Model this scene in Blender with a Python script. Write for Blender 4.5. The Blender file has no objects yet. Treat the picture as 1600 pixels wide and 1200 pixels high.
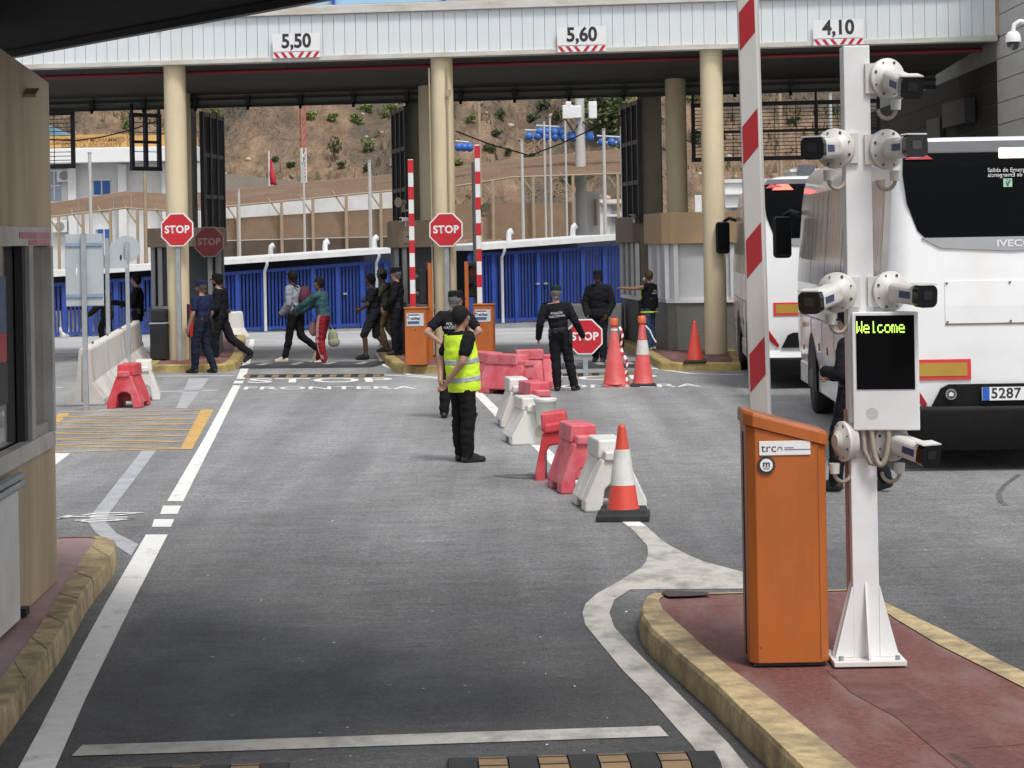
import bpy, bmesh, math, random
from mathutils import Vector, Matrix, noise
from mathutils.bvhtree import BVHTree
random.seed(11)
SC = bpy.context.scene
COL = SC.collection
R = math.radians

# ------------------------------------------------------------------ camera
F_PX, ROLL, CAM_Z, HOR = 3600.0, 0.018, 2.45, 375.0   # focal length in photo pixels, roll, height, eye line
cam_data = bpy.data.cameras.new("camera")
cam_data.sensor_width = 36.0
cam_data.lens = 36.0 * F_PX / 1600.0
cam_data.shift_y = -(600.0 - HOR) / 1600.0
cam_data.clip_start = 0.1
cam_data.clip_end = 2000.0
cam = bpy.data.objects.new("camera", cam_data)
COL.objects.link(cam)
cr, sr = math.cos(ROLL), math.sin(ROLL)
cam.matrix_world = Matrix(((cr, sr, 0, 0), (0, 0, -1, 0), (-sr, cr, 0, CAM_Z), (0, 0, 0, 1)))
SC.camera = cam

# ------------------------------------------------------------------ sky, sun, exposure
SUN_EL, SUN_AZ = R(60), R(152)            # azimuth measured clockwise from +Y
world = bpy.data.worlds.new("World")
SC.world = world
world.use_nodes = True
wn = world.node_tree.nodes
wl = world.node_tree.links
wn.clear()
w_out = wn.new("ShaderNodeOutputWorld")
w_bg = wn.new("ShaderNodeBackground")
w_sky = wn.new("ShaderNodeTexSky")
w_sky.sky_type = 'NISHITA'
w_sky.sun_disc = False
w_sky.sun_elevation = SUN_EL
w_sky.sun_rotation = SUN_AZ
w_sky.dust_density = 3.0
w_sky.ozone_density = 1.0
w_hsv = wn.new("ShaderNodeHueSaturation")   # an overcast sky is nearly colourless
w_hsv.inputs['Saturation'].default_value = 0.22
w_bg.inputs['Strength'].default_value = 0.12
wl.new(w_sky.outputs[0], w_hsv.inputs['Color'])
wl.new(w_hsv.outputs[0], w_bg.inputs['Color'])
wl.new(w_bg.outputs[0], w_out.inputs['Surface'])
sun_d = bpy.data.lights.new("sun", 'SUN')
sun_d.energy = 1.5
sun_d.angle = R(12)
sun_d.color = (1.0, 0.96, 0.91)
sun = bpy.data.objects.new("sun", sun_d)
COL.objects.link(sun)
sd = Vector((math.sin(SUN_AZ) * math.cos(SUN_EL), math.cos(SUN_AZ) * math.cos(SUN_EL), math.sin(SUN_EL)))
sun.rotation_euler = sd.to_track_quat('Z', 'Y').to_euler()
SC.view_settings.view_transform = 'Standard'
SC.view_settings.look = 'None'
SC.view_settings.exposure = 0.56
SC.view_settings.gamma = 1.0

# ------------------------------------------------------------------ survey: photo measurements to ground positions
def ray(px, py):
    xc, yc = (px - 800.0) / F_PX, (HOR - py) / F_PX
    return xc * cr + yc * sr, -xc * sr + yc * cr
def G(px, py, z=0.0):
    a, b = ray(px, py)
    Y = (z - CAM_Z) / b
    return Vector((a * Y, Y, z))
def P(px, py, Y):
    a, b = ray(px, py)
    return Vector((a * Y, Y, CAM_Z + b * Y))

# ------------------------------------------------------------------ scene graph helpers
def thing(name, label, cat, loc=(0, 0, 0), rotz=0.0, group=None):
    o = bpy.data.objects.new(name, None)
    o.empty_display_size = 0.2
    COL.objects.link(o)
    o.location = loc
    o.rotation_euler = (0, 0, rotz)
    o["label"] = label
    o["category"] = cat
    if group:
        o["group"] = group
    return o
def tag(o, label, cat, group=None):
    o["label"] = label
    o["category"] = cat
    if group:
        o["group"] = group
    return o
def struct(o):
    o["kind"] = "structure"
    return o
def dup(root, loc, rotz, label, group=None):
    def cp(o, parent):
        c = o.copy()
        COL.objects.link(c)
        c.parent = parent
        for ch in list(o.children):
            cp(ch, c)
        return c
    r = cp(root, None)
    r.location = loc
    r.rotation_euler = (0, 0, rotz)
    r["label"] = label
    if group:
        r["group"] = group
    return r

class MB:
    """collects primitive shapes; build() links them as one mesh object"""
    def __init__(self):
        self.v, self.f, self.m, self.s = [], [], [], []
        self.mi = 0
    def add(self, vs, fs, smooth=False):
        b = len(self.v)
        self.v += [tuple(x) for x in vs]
        for f in fs:
            self.f.append([b + i for i in f])
            self.m.append(self.mi)
            self.s.append(smooth)
        return self
    def box(self, c, s, rz=0.0, rx=0.0, ry=0.0):
        m = Matrix.Rotation(rz, 3, 'Z') @ Matrix.Rotation(ry, 3, 'Y') @ Matrix.Rotation(rx, 3, 'X')
        c = Vector(c)
        vs = [c + m @ Vector((sx * s[0] / 2, sy * s[1] / 2, sz * s[2] / 2)) for sz in (-1, 1) for sy in (-1, 1) for sx in (-1, 1)]
        return self.add(vs, [(0, 2, 3, 1), (4, 5, 7, 6), (0, 1, 5, 4), (2, 6, 7, 3), (0, 4, 6, 2), (1, 3, 7, 5)])
    def hexa(self, b, t):
        """b, t: four bottom and four top corners in the same ccw order"""
        return self.add(list(b) + list(t), [(3, 2, 1, 0), (4, 5, 6, 7), (0, 1, 5, 4), (1, 2, 6, 5), (2, 3, 7, 6), (3, 0, 4, 7)])
    def prism(self, poly, fn, d0, d1):
        """poly of (a,b); fn(a,b,d)->xyz"""
        n = len(poly)
        vs = [fn(a, b, d0) for a, b in poly] + [fn(a, b, d1) for a, b in poly]
        fs = [tuple(range(n))[::-1], tuple(range(n, 2 * n))] + [(i, (i + 1) % n, n + (i + 1) % n, n + i) for i in range(n)]
        return self.add(vs, fs)
    def rings(self, rings, cap=True, smooth=True, closed=False):
        n = len(rings[0])
        vs = [p for r in rings for p in r]
        fs = []
        K = len(rings)
        for k in range(K if closed else K - 1):
            a, b = k * n, ((k + 1) % K) * n
            for i in range(n):
                j = (i + 1) % n
                fs.append((a + i, a + j, b + j, b + i))
        self.add(vs, fs, smooth)
        if cap and not closed:
            self.add(rings[0], [tuple(range(n))[::-1]])
            self.add(rings[-1], [tuple(range(n))])
        return self
    def cyl(self, p0, p1, r0, r1=None, n=16, cap=True, smooth=True):
        return self.tube([p0, p1], [r0, r0 if r1 is None else r1], n, cap, smooth)
    def tube(self, pts, r, n=10, cap=True, smooth=True):
        pts = [Vector(p) for p in pts]
        if not hasattr(r, '__len__'):
            r = [r] * len(pts)
        rings = []
        prev = None
        for i, p in enumerate(pts):
            d = (pts[min(i + 1, len(pts) - 1)] - pts[max(i - 1, 0)]).normalized()
            if prev is None:
                ref = Vector((0, 0, 1)) if abs(d.z) < 0.9 else Vector((1, 0, 0))
                u = d.cross(ref).normalized()
            else:
                u = (prev - d * prev.dot(d)).normalized()
            prev = u
            w = d.cross(u)
            rings.append([p + (u * math.cos(2 * math.pi * k / n) + w * math.sin(2 * math.pi * k / n)) * r[i] for k in range(n)])
        return self.rings(rings, cap, smooth)
    def lathe(self, prof, c=(0, 0, 0), n=24, cap=True, smooth=True, axis=None):
        c = Vector(c)
        q = axis if axis is not None else Matrix.Identity(3)
        rings = [[c + q @ Vector((r * math.cos(2 * math.pi * k / n), r * math.sin(2 * math.pi * k / n), z)) for k in range(n)] for r, z in prof]
        return self.rings(rings, cap, smooth)
    def ell(self, c, r, rot=None, n=14, m=9):
        c = Vector(c)
        q = rot if rot is not None else Matrix.Identity(3)
        prof = [(max(math.sin(math.pi * i / m), 0.02), -math.cos(math.pi * i / m)) for i in range(m + 1)]
        rings = [[c + q @ Vector((r[0] * a * math.cos(2 * math.pi * k / n), r[1] * a * math.sin(2 * math.pi * k / n), r[2] * b)) for k in range(n)] for a, b in prof]
        return self.rings(rings, True, True)
    def build(self, name, mats, parent=None, bevel=0.0, seg=2, flat=False, wn=False):
        me = bpy.data.meshes.new(name)
        me.from_pydata(self.v, [], self.f)
        if not isinstance(mats, (list, tuple)):
            mats = [mats]
        for m in mats:
            me.materials.append(m)
        me.polygons.foreach_set("material_index", self.m)
        me.polygons.foreach_set("use_smooth", [False if flat else x for x in self.s])
        bm = bmesh.new()
        bm.from_mesh(me)
        bmesh.ops.recalc_face_normals(bm, faces=bm.faces)
        bm.to_mesh(me)
        bm.free()
        me.update()
        o = bpy.data.objects.new(name, me)
        COL.objects.link(o)
        if parent is not None:
            o.parent = parent
        if bevel > 0:
            b = o.modifiers.new("edge", 'BEVEL')
            b.width = bevel
            b.segments = seg
            b.limit_method = 'ANGLE'
            b.angle_limit = R(35)
        return o

def text_data(body, size, bold=0.0, extrude=0.0, sx=1.0, align='CENTER', spacing=1.0):
    cu = bpy.data.curves.new("t", 'FONT')
    cu.body = body
    cu.size = size
    cu.align_x = align
    cu.align_y = 'CENTER'
    cu.offset = bold
    cu.extrude = extrude
    cu.space_character = spacing
    cu.resolution_u = 4
    ob = bpy.data.objects.new("t", cu)
    COL.objects.link(ob)
    dg = bpy.context.evaluated_depsgraph_get()
    me = bpy.data.meshes.new_from_object(ob.evaluated_get(dg))
    bpy.data.objects.remove(ob)
    bpy.data.curves.remove(cu)
    for v in me.vertices:
        v.co.x *= sx
    return me
def text_obj(name, body, size, mat, mtx, parent=None, **kw):
    me = text_data(body, size, **kw)
    me.transform(mtx)
    me.materials.clear()
    me.materials.append(mat)
    o = bpy.data.objects.new(name, me)
    COL.objects.link(o)
    if parent is not None:
        o.parent = parent
    return o
def upright(loc, rz=0.0):
    """text plane that faces -Y (the camera side), turned by rz about Z"""
    return Matrix.Translation(loc) @ Matrix.Rotation(rz, 4, 'Z') @ Matrix.Rotation(R(90), 4, 'X')

# ------------------------------------------------------------------ materials
_M = {}
def mat(name, col, rough=0.6, var=0.12, scale=6.0, col2=None, amt2=0.5, scale2=1.5, bump=0.0, bscale=None, metal=0.0, spec=0.5,
        stretch=(1, 1, 1), stretch2=(1, 1, 1), coat=0.0, rvar=0.0, lo2=0.45, hi2=0.7, bdist=0.02):
    if name in _M:
        return _M[name]
    m = bpy.data.materials.new(name)
    m.use_nodes = True
    nt = m.node_tree
    n, l = nt.nodes, nt.links
    b = n["Principled BSDF"]
    b.inputs['Roughness'].default_value = rough
    b.inputs['Metallic'].default_value = metal
    b.inputs['Specular IOR Level'].default_value = spec
    if coat:
        b.inputs['Coat Weight'].default_value = coat
        b.inputs['Coat Roughness'].default_value = 0.08
    tc = n.new('ShaderNodeTexCoord')
    def nz(sc, st, det=6):
        mp = n.new('ShaderNodeMapping')
        mp.inputs['Scale'].default_value = st
        l.new(tc.outputs['Object'], mp.inputs['Vector'])
        t = n.new('ShaderNodeTexNoise')
        t.inputs['Scale'].default_value = sc
        t.inputs['Detail'].default_value = det
        t.inputs['Roughness'].default_value = 0.62
        l.new(mp.outputs[0], t.inputs['Vector'])
        return t
    t1 = nz(scale, stretch)
    rp = n.new('ShaderNodeValToRGB')
    rp.color_ramp.elements[0].position = 0.3
    rp.color_ramp.elements[1].position = 0.7
    rp.color_ramp.elements[0].color = [c * (1 - var) for c in col[:3]] + [1]
    rp.color_ramp.elements[1].color = [min(1, c * (1 + var)) for c in col[:3]] + [1]
    l.new(t1.outputs['Fac'], rp.inputs['Fac'])
    out = rp.outputs['Color']
    if col2:
        t2 = nz(scale2, stretch2, 8)
        r2 = n.new('ShaderNodeMapRange')
        r2.inputs['From Min'].default_value = lo2
        r2.inputs['From Max'].default_value = hi2
        r2.inputs['To Max'].default_value = amt2
        l.new(t2.outputs['Fac'], r2.inputs['Value'])
        mx = n.new('ShaderNodeMix')
        mx.data_type = 'RGBA'
        l.new(r2.outputs['Result'], mx.inputs['Factor'])
        l.new(out, mx.inputs['A'])
        mx.inputs['B'].default_value = list(col2) + [1]
        out = mx.outputs['Result']
    l.new(out, b.inputs['Base Color'])
    if rvar:
        r3 = n.new('ShaderNodeMapRange')
        r3.inputs['To Min'].default_value = max(0.02, rough - rvar)
        r3.inputs['To Max'].default_value = min(1, rough + rvar)
        l.new(t1.outputs['Fac'], r3.inputs['Value'])
        l.new(r3.outputs['Result'], b.inputs['Roughness'])
    if bump:
        tb = nz(bscale or scale * 4, (1, 1, 1), 4)
        bp = n.new('ShaderNodeBump')
        bp.inputs['Strength'].default_value = bump
        bp.inputs['Distance'].default_value = bdist
        l.new(tb.outputs['Fac'], bp.inputs['Height'])
        l.new(bp.outputs['Normal'], b.inputs['Normal'])
    _M[name] = m
    return m
def emis(name, col, strength):
    m = bpy.data.materials.new(name)
    m.use_nodes = True
    b = m.node_tree.nodes["Principled BSDF"]
    b.inputs['Base Color'].default_value = list(col) + [1]
    b.inputs['Emission Color'].default_value = list(col) + [1]
    b.inputs['Emission Strength'].default_value = strength
    return m

WHITE = mat('white_paint', (.74, .75, .76), .42, .04, 3, (.5, .48, .44), .35, 1.2, rvar=.08)
WHITE_W = mat('worn_white_paint', (.72, .71, .69), .5, .05, 4, (.42, .39, .34), .5, 1.6, rvar=.1)
BLACK = mat('black_steel', (.012, .012, .015), .5, .3, 8)
RUBBER = mat('black_rubber', (.02, .02, .021), .75, .3, 10, bump=.15)
GALV = mat('galvanised_steel', (.36, .39, .41), .5, .12, 5, (.24, .25, .26), .5, 2, metal=.35)
ALU = mat('aluminium_frame', (.42, .42, .41), .4, .08, 6, (.26, .25, .23), .5, 2, metal=.55)
RED = mat('red_reflective', (.52, .02, .03), .38, .06, 5)
SIGNWHITE = mat('sign_white', (.78, .78, .79), .4, .02, 4)
DARKTXT = mat('dark_lettering', (.025, .026, .03), .5, .1, 4)
CREAM = mat('cream_column_paint', (.65, .555, .375), .55, .05, 2.2, (.46, .32, .15), .55, .7, stretch2=(2.5, 2.5, .25), bump=.05, lo2=.5, hi2=.75)
GLASS = mat('dark_glass', (.015, .017, .02), .04, .1, 3, spec=.8)
ORANGE = mat('orange_powder_coat', (.43, .115, .020), .42, .05, 2, (.26, .075, .02), .55, 2.2, rvar=.08, bump=.03, bscale=90, stretch2=(2, 2, .6))
REDPL = mat('red_plastic', (.56, .045, .06), .42, .06, 4, (.68, .28, .30), .55, 3.0, rvar=.1)
PINKPL = mat('faded_red_plastic', (.58, .075, .10), .5, .12, 4, (.68, .30, .33), .65, 3.5, rvar=.1, lo2=.42, bump=.05)
WHITEPL = mat('white_plastic', (.68, .67, .64), .45, .05, 4, (.44, .39, .33), .55, 4.0, rvar=.1)
CONE_R = mat('cone_orange_red', (.60, .06, .035), .45, .07, 5, (.35, .05, .035), .5, 5)
CONCRETE = mat('pale_concrete', (.62, .60, .56), .8, .08, 7, (.36, .33, .29), .6, 1.8, bump=.2, bscale=30, stretch2=(1, 1, .6))
# ================================================================== GROUND, ROAD MARKINGS, ISLANDS
def asphalt_material():
    m = bpy.data.materials.new("asphalt")
    m.use_nodes = True
    n, l = m.node_tree.nodes, m.node_tree.links
    b = n["Principled BSDF"]
    tc = n.new('ShaderNodeTexCoord')
    def nz(sc, st=(1, 1, 1), det=6, ro=.6):
        mp = n.new('ShaderNodeMapping')
        mp.inputs['Scale'].default_value = st
        l.new(tc.outputs['Object'], mp.inputs['Vector'])
        t = n.new('ShaderNodeTexNoise')
        t.inputs['Scale'].default_value = sc
        t.inputs['Detail'].default_value = det
        t.inputs['Roughness'].default_value = ro
        l.new(mp.outputs[0], t.inputs['Vector'])
        return t.outputs['Fac']
    def ramp(src, a, b_, c0, c1):
        r = n.new('ShaderNodeMapRange')
        r.inputs['From Min'].default_value = a
        r.inputs['From Max'].default_value = b_
        r.inputs['To Min'].default_value = c0
        r.inputs['To Max'].default_value = c1
        l.new(src, r.inputs['Value'])
        return r.outputs['Result']
    def mul(a, b_):
        x = n.new('ShaderNodeMath')
        x.operation = 'MULTIPLY'
        l.new(a, x.inputs[0])
        l.new(b_, x.inputs[1])
        return x.outputs[0]
    g = mul(ramp(nz(60, (1, .6, 1), det=2, ro=.9), .35, .65, .55, 1.45), ramp(nz(24, (1, .5, 1), det=3, ro=.8), .35, .65, .74, 1.26))      # stone grain
    s = ramp(nz(4.0, (.5, 1.0, 1), 8, .75), .35, .65, .84, 1.14)   # blotches
    p = ramp(nz(.35, (1, .5, 1), 5), .35, .65, .82, 1.14)     # worn areas
    w = ramp(nz(.9, (1.5, .05, 1), 5, .65), .35, .65, .78, 1.16)    # wheel tracks along the lanes
    o = ramp(nz(1.1, (1, .6, 1), 3), .66, .76, 1.0, .72)       # oil stains
    f = mul(mul(mul(g, s), mul(p, w)), mul(o, ramp(nz(11, (.3, 1, 1), 6, .8), .3, .7, .74, 1.26)))
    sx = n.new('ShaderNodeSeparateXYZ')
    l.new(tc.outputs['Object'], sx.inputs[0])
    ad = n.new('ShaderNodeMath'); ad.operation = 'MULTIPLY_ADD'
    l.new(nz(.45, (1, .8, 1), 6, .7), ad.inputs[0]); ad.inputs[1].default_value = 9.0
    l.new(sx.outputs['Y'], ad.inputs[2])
    f = mul(f, ramp(ad.outputs[0], 17.5, 30.0, .21, .95))  # shade towards the camera put into the colour, its edge broken by noise
    mx = n.new('ShaderNodeMix')
    mx.data_type = 'RGBA'
    mx.blend_type = 'MULTIPLY'
    mx.inputs['Factor'].default_value = 1
    mx.inputs['A'].default_value = (.27, .275, .28, 1)
    cb = n.new('ShaderNodeCombineColor')
    for i in range(3):
        l.new(f, cb.inputs[i])
    l.new(cb.outputs[0], mx.inputs['B'])
    l.new(mx.outputs['Result'], b.inputs['Base Color'])
    b.inputs['Roughness'].default_value = .62
    l.new(ramp(nz(1.3, (1, .6, 1), 5), .3, .7, .5, .72), b.inputs['Roughness'])
    bp = n.new('ShaderNodeBump')
    bp.inputs['Strength'].default_value = .6
    bp.inputs['Distance'].default_value = .012
    l.new(nz(70, det=3), bp.inputs['Height'])
    l.new(bp.outputs['Normal'], b.inputs['Normal'])
    return m
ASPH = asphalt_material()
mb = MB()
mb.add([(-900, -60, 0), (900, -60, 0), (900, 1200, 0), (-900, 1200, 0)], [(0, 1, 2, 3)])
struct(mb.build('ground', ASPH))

mb = MB()
mb.add([(-26, 53.5, .003), (26, 53.5, .003), (26, 64, .003), (-26, 64, .003)], [(0, 1, 2, 3)])
struct(mb.build('road', mat('pale_sunlit_road', (.40, .405, .41), .75, .14, 1.4, (.26, .26, .26), .6, .5, bump=.15, bscale=40, stretch2=(.4, 1.5, 1))))  # open daylight beyond the gates put into a paler road colour
m = MB()
for pts, w in (([(420, 905), (520, 880), (640, 872), (760, 858)], .02), ([(300, 772), (420, 768), (560, 771), (690, 764)], .02), ([(1440, 760), (1500, 775), (1600, 792)], .03), ([(330, 980), (420, 1010), (430, 1060), (520, 1100)], .012)):
    pass
def worn_paint(name, col, thr):
    """road paint with patches rubbed through to the asphalt"""
    m = mat(name, col, .6, .08, 9, (.15, .15, .15), .75, 5.0, bump=.15, bscale=70, stretch2=(1, .5, 1), lo2=thr, hi2=thr + .22)
    return m
PAINT = worn_paint('white_road_paint', (.74, .74, .72), .56)
PAINT_OLD = worn_paint('scuffed_road_paint', (.46, .44, .40), .45)
PAINT_Y = worn_paint('yellow_road_paint', (.58, .36, .11), .5)
PAINT_FADE = mat('faded_road_paint', (.40, .415, .44), .65, .12, 9, (.24, .24, .245), .7, 3)

def flat_poly(mb_, pts, z):
    mb_.add([G(x, y, z) for x, y in pts], [tuple(range(len(pts)))])
def strip_pts(mb_, pts, w, z):
    """ribbon of width w along ground points (Vectors)"""
    L, Rr = [], []
    for i, p in enumerate(pts):
        d = (pts[min(i + 1, len(pts) - 1)] - pts[max(i - 1, 0)])
        d.z = 0
        d.normalize()
        nrm = Vector((-d.y, d.x, 0))
        a, b = p + nrm * w / 2, p - nrm * w / 2
        L.append((a.x, a.y, z))
        Rr.append((b.x, b.y, z))
    n = len(pts)
    mb_.add(L + Rr, [(i, i + 1, n + i + 1, n + i) for i in range(n - 1)])
def pair_strip(mb_, left, right, z):
    n = len(left)
    mb_.add([G(x, y, z) for x, y in left] + [G(x, y, z) for x, y in right], [(i, i + 1, n + i + 1, n + i) for i in range(n - 1)])

Z1 = .004
m = MB()
pair_strip(m, [(228, 835), (163, 947), (123, 1020), (63, 1137), (27, 1203), (-20, 1290)], [(262, 835), (213, 930), (180, 997), (133, 1093), (85, 1203), (40, 1300)], Z1)
flat_poly(m, [(250, 803), (277, 803), (283, 790), (255, 790)], Z1)
flat_poly(m, [(237, 823), (267, 823), (272, 811), (241, 811)], Z1)
pair_strip(m, [(261, 783), (316, 690), (364, 602)], [(286, 783), (338, 680), (376, 602)], Z1)
flat_poly(m, [(364, 599), (379, 599), (381, 595), (367, 595)], Z1)
pair_strip(m, [(369, 592), (378, 572), (391, 530)], [(382, 592), (390, 572), (398, 530)], Z1)
struct(m.build('lane_edge_line', PAINT))
m = MB()
lf = [(983, 822), (1000, 840), (1011, 852), (1013, 865), (1009, 878), (1000, 888), (967, 908), (933, 927), (915, 943), (910, 957), (915, 977), (940, 1007), (973, 1047), (1013, 1087), (1053, 1133), (1080, 1163), (1110, 1203), (1150, 1262)]
rt = [(1010, 822), (1033, 843), (1048, 853), (1062, 860), (1080, 869), (1100, 877), (1162, 894)]
rt2 = [(985, 921), (960, 937), (952, 957), (960, 980), (987, 1010), (1020, 1043), (1060, 1083), (1100, 1123), (1137, 1160), (1172, 1203), (1215, 1262)]
pair_strip(m, lf[0:6], [(1010, 822), (1033, 843), (1048, 853), (1062, 860), (1080, 869), (1100, 877)], Z1)
flat_poly(m, [(1000, 888), (1100, 877), (1162, 894), (1210, 905), (1210, 919.5), (1162, 919.5), (985, 921), (967, 908)], Z1)
pair_strip(m, lf[6:], [(985, 921)] + rt2[:] , Z1) if len(lf[6:]) == len(rt2) + 1 else None
struct(m.build('curved_lane_line', PAINT_OLD))
m = MB()
strip_pts(m, [G(x, y) for x, y in [(744, 612), (766, 634), (787, 656), (845, 700), (884, 738), (940, 783), (996, 823)]], .15, Z1)
struct(m.build('lane_divider_line', PAINT))
m = MB()
flat_poly(m, [(112, 1181), (128, 1164), (400, 1155), (720, 1144), (1030, 1134), (1045, 1150), (720, 1161), (400, 1172)], Z1)
struct(m.build('stop_line', PAINT_OLD))
m = MB()
flat_poly(m, [(314, 640), (334, 640), (300, 702), (281, 702)], Z1)
flat_poly(m, [(93, 646), (110, 646), (84, 666), (67, 666)], Z1)
ys_l = [652, 660, 668, 677, 687, 697]
ys_r = [647, 655, 663, 672, 681, 690, 700]
def yx(y, x0, x1):
    return x0 + (x1 - x0) * (y - 642) / 60.0
for i, yl in enumerate(ys_l):
    for yr in (ys_r[i], ys_r[i + 1]):
        strip_pts(m, [G(yx(yl, 100, 40), yl), G(yx(yr, 314, 281), yr)], .10, Z1 + .001 * (yr == ys_r[i]))
strip_pts(m, [G(100, 644), G(314, 641)], .12, Z1)
strip_pts(m, [G(40, 708), G(281, 701)], .12, Z1)
struct(m.build('yellow_box_marking', PAINT_Y))
m = MB()
pair_strip(m, [(222, 704), (146, 800), (137, 815), (150, 833), (205, 868)], [(244, 704), (172, 800), (165, 815), (182, 833), (216, 850)], Z1)
pair_strip(m, [(295, 591), (275, 638)], [(327, 591), (292, 638)], Z1)
struct(m.build('old_faded_line', PAINT_FADE))
m = MB()
flat_poly(m, [(60, 708), (110, 708), (86, 727), (60, 745)], Z1)
for pts in ([(128, 806), (150, 803), (190, 802), (220, 802), (190, 805), (150, 807), (133, 808)], [(92, 811), (115, 808), (150, 809), (200, 809)], [(118, 814), (150, 812), (190, 812), (210, 811), (180, 814), (140, 816), (120, 814)], [(60, 812), (92, 811), (110, 806)]):
    strip_pts(m, [G(x, y) for x, y in pts], .07, Z1 + .003)
strip_pts(m, [G(244, 612), G(300, 611), G(340, 610)], .12, Z1)
strip_pts(m, [G(245, 588), G(368, 587)], .14, Z1)
strip_pts(m, [G(75, 556), G(235, 553)], .16, Z1)
strip_pts(m, [G(75, 543), G(232, 541)], .12, Z1)
strip_pts(m, [G(60, 606), G(98, 606)], .15, Z1)
struct(m.build('lane_symbol_marking', PAINT))
m = MB()
strip_pts(m, [G(597, 586), G(640, 588), G(690, 592)], .12, Z1)
strip_pts(m, [G(590, 552), G(602, 572), G(640, 586), G(692, 591)], .10, Z1 + .002)
strip_pts(m, [G(1015, 575), G(1080, 584), G(1160, 586)], .14, Z1)
strip_pts(m, [G(880, 585), G(945, 584), G(1010, 583)], .12, Z1)
strip_pts(m, [G(430, 534), G(590, 530)], .16, Z1)
strip_pts(m, [G(790, 521), G(835, 520), G(900, 522)], .2, Z1)
struct(m.build('island_edge_line', PAINT))

def road_text(body, bl, br, tl, bold):
    me = text_data(body, 1.0, bold=bold, align='LEFT')
    xs = [v.co.x for v in me.vertices]
    ys = [v.co.y for v in me.vertices]
    x0, x1, y0, y1 = min(xs), max(xs), min(ys), max(ys)
    a, b, c = G(*bl), G(*br), G(*tl)
    for v in me.vertices:
        p = a + (b - a) * ((v.co.x - x0) / (x1 - x0)) + (c - a) * ((v.co.y - y0) / (y1 - y0))
        v.co = (p.x, p.y, Z1)
    me.materials.append(PAINT)
    o = bpy.data.objects.new('road_lettering', me)
    COL.objects.link(o)
    return struct(o)
road_text('STOP', (386, 598.5), (616, 597), (389, 591.8), .012)
road_text('FRONTERA', (380, 609), (652, 608), (383, 604.5), .012)
road_text('STOP', (800, 596.5), (1030, 592), (802, 590), .012)
road_text('FRONTERA', (818, 607), (1097, 604.5), (820, 602), .012)

# rubber marks and litter on the road
m = MB()
strip_pts(m, [G(1592, 742), G(1570, 758), G(1560, 772), G(1564, 784), G(1572, 790)], .05, Z1)
flat_poly(m, [(768, 743), (800, 740.5), (835, 741), (852, 744), (842, 748), (812, 747.5), (790, 746)], Z1)
for k in range(0):
    x_, y_ = random.uniform(300, 1500), random.uniform(640, 1120)
    w_ = random.uniform(4, 26); h_ = random.uniform(.8, 2.2)
    flat_poly(m, [(x_ - w_, y_), (x_ - w_ * .3, y_ - h_), (x_ + w_ * .5, y_ - h_ * .8), (x_ + w_, y_), (x_ + w_ * .3, y_ + h_), (x_ - w_ * .6, y_ + h_ * .7)], Z1)
struct(m.build('tyre_mark', mat('tyre_mark_rubber', (.09, .088, .085), .8, .4, 12, (.16, .16, .16), .8, 4)))
m = MB()
for i in range(120):
    x, y = random.uniform(130, 1560), 640 + 560 * random.random() ** 1.1
    p = G(x, y, .006)
    s, a = random.uniform(.005, .012), random.uniform(0, 6.28)
    m.add([p + Vector((math.cos(a + k * 1.57) * s * random.uniform(.6, 1.5), math.sin(a + k * 1.57) * s * random.uniform(.6, 1.5), random.uniform(0, .005))) for k in range(4)], [(0, 1, 2, 3)])
o = m.build('litter', mat('paper_scraps', (.55, .54, .5), .8, .3, 3))
o["kind"] = "stuff"

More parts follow.
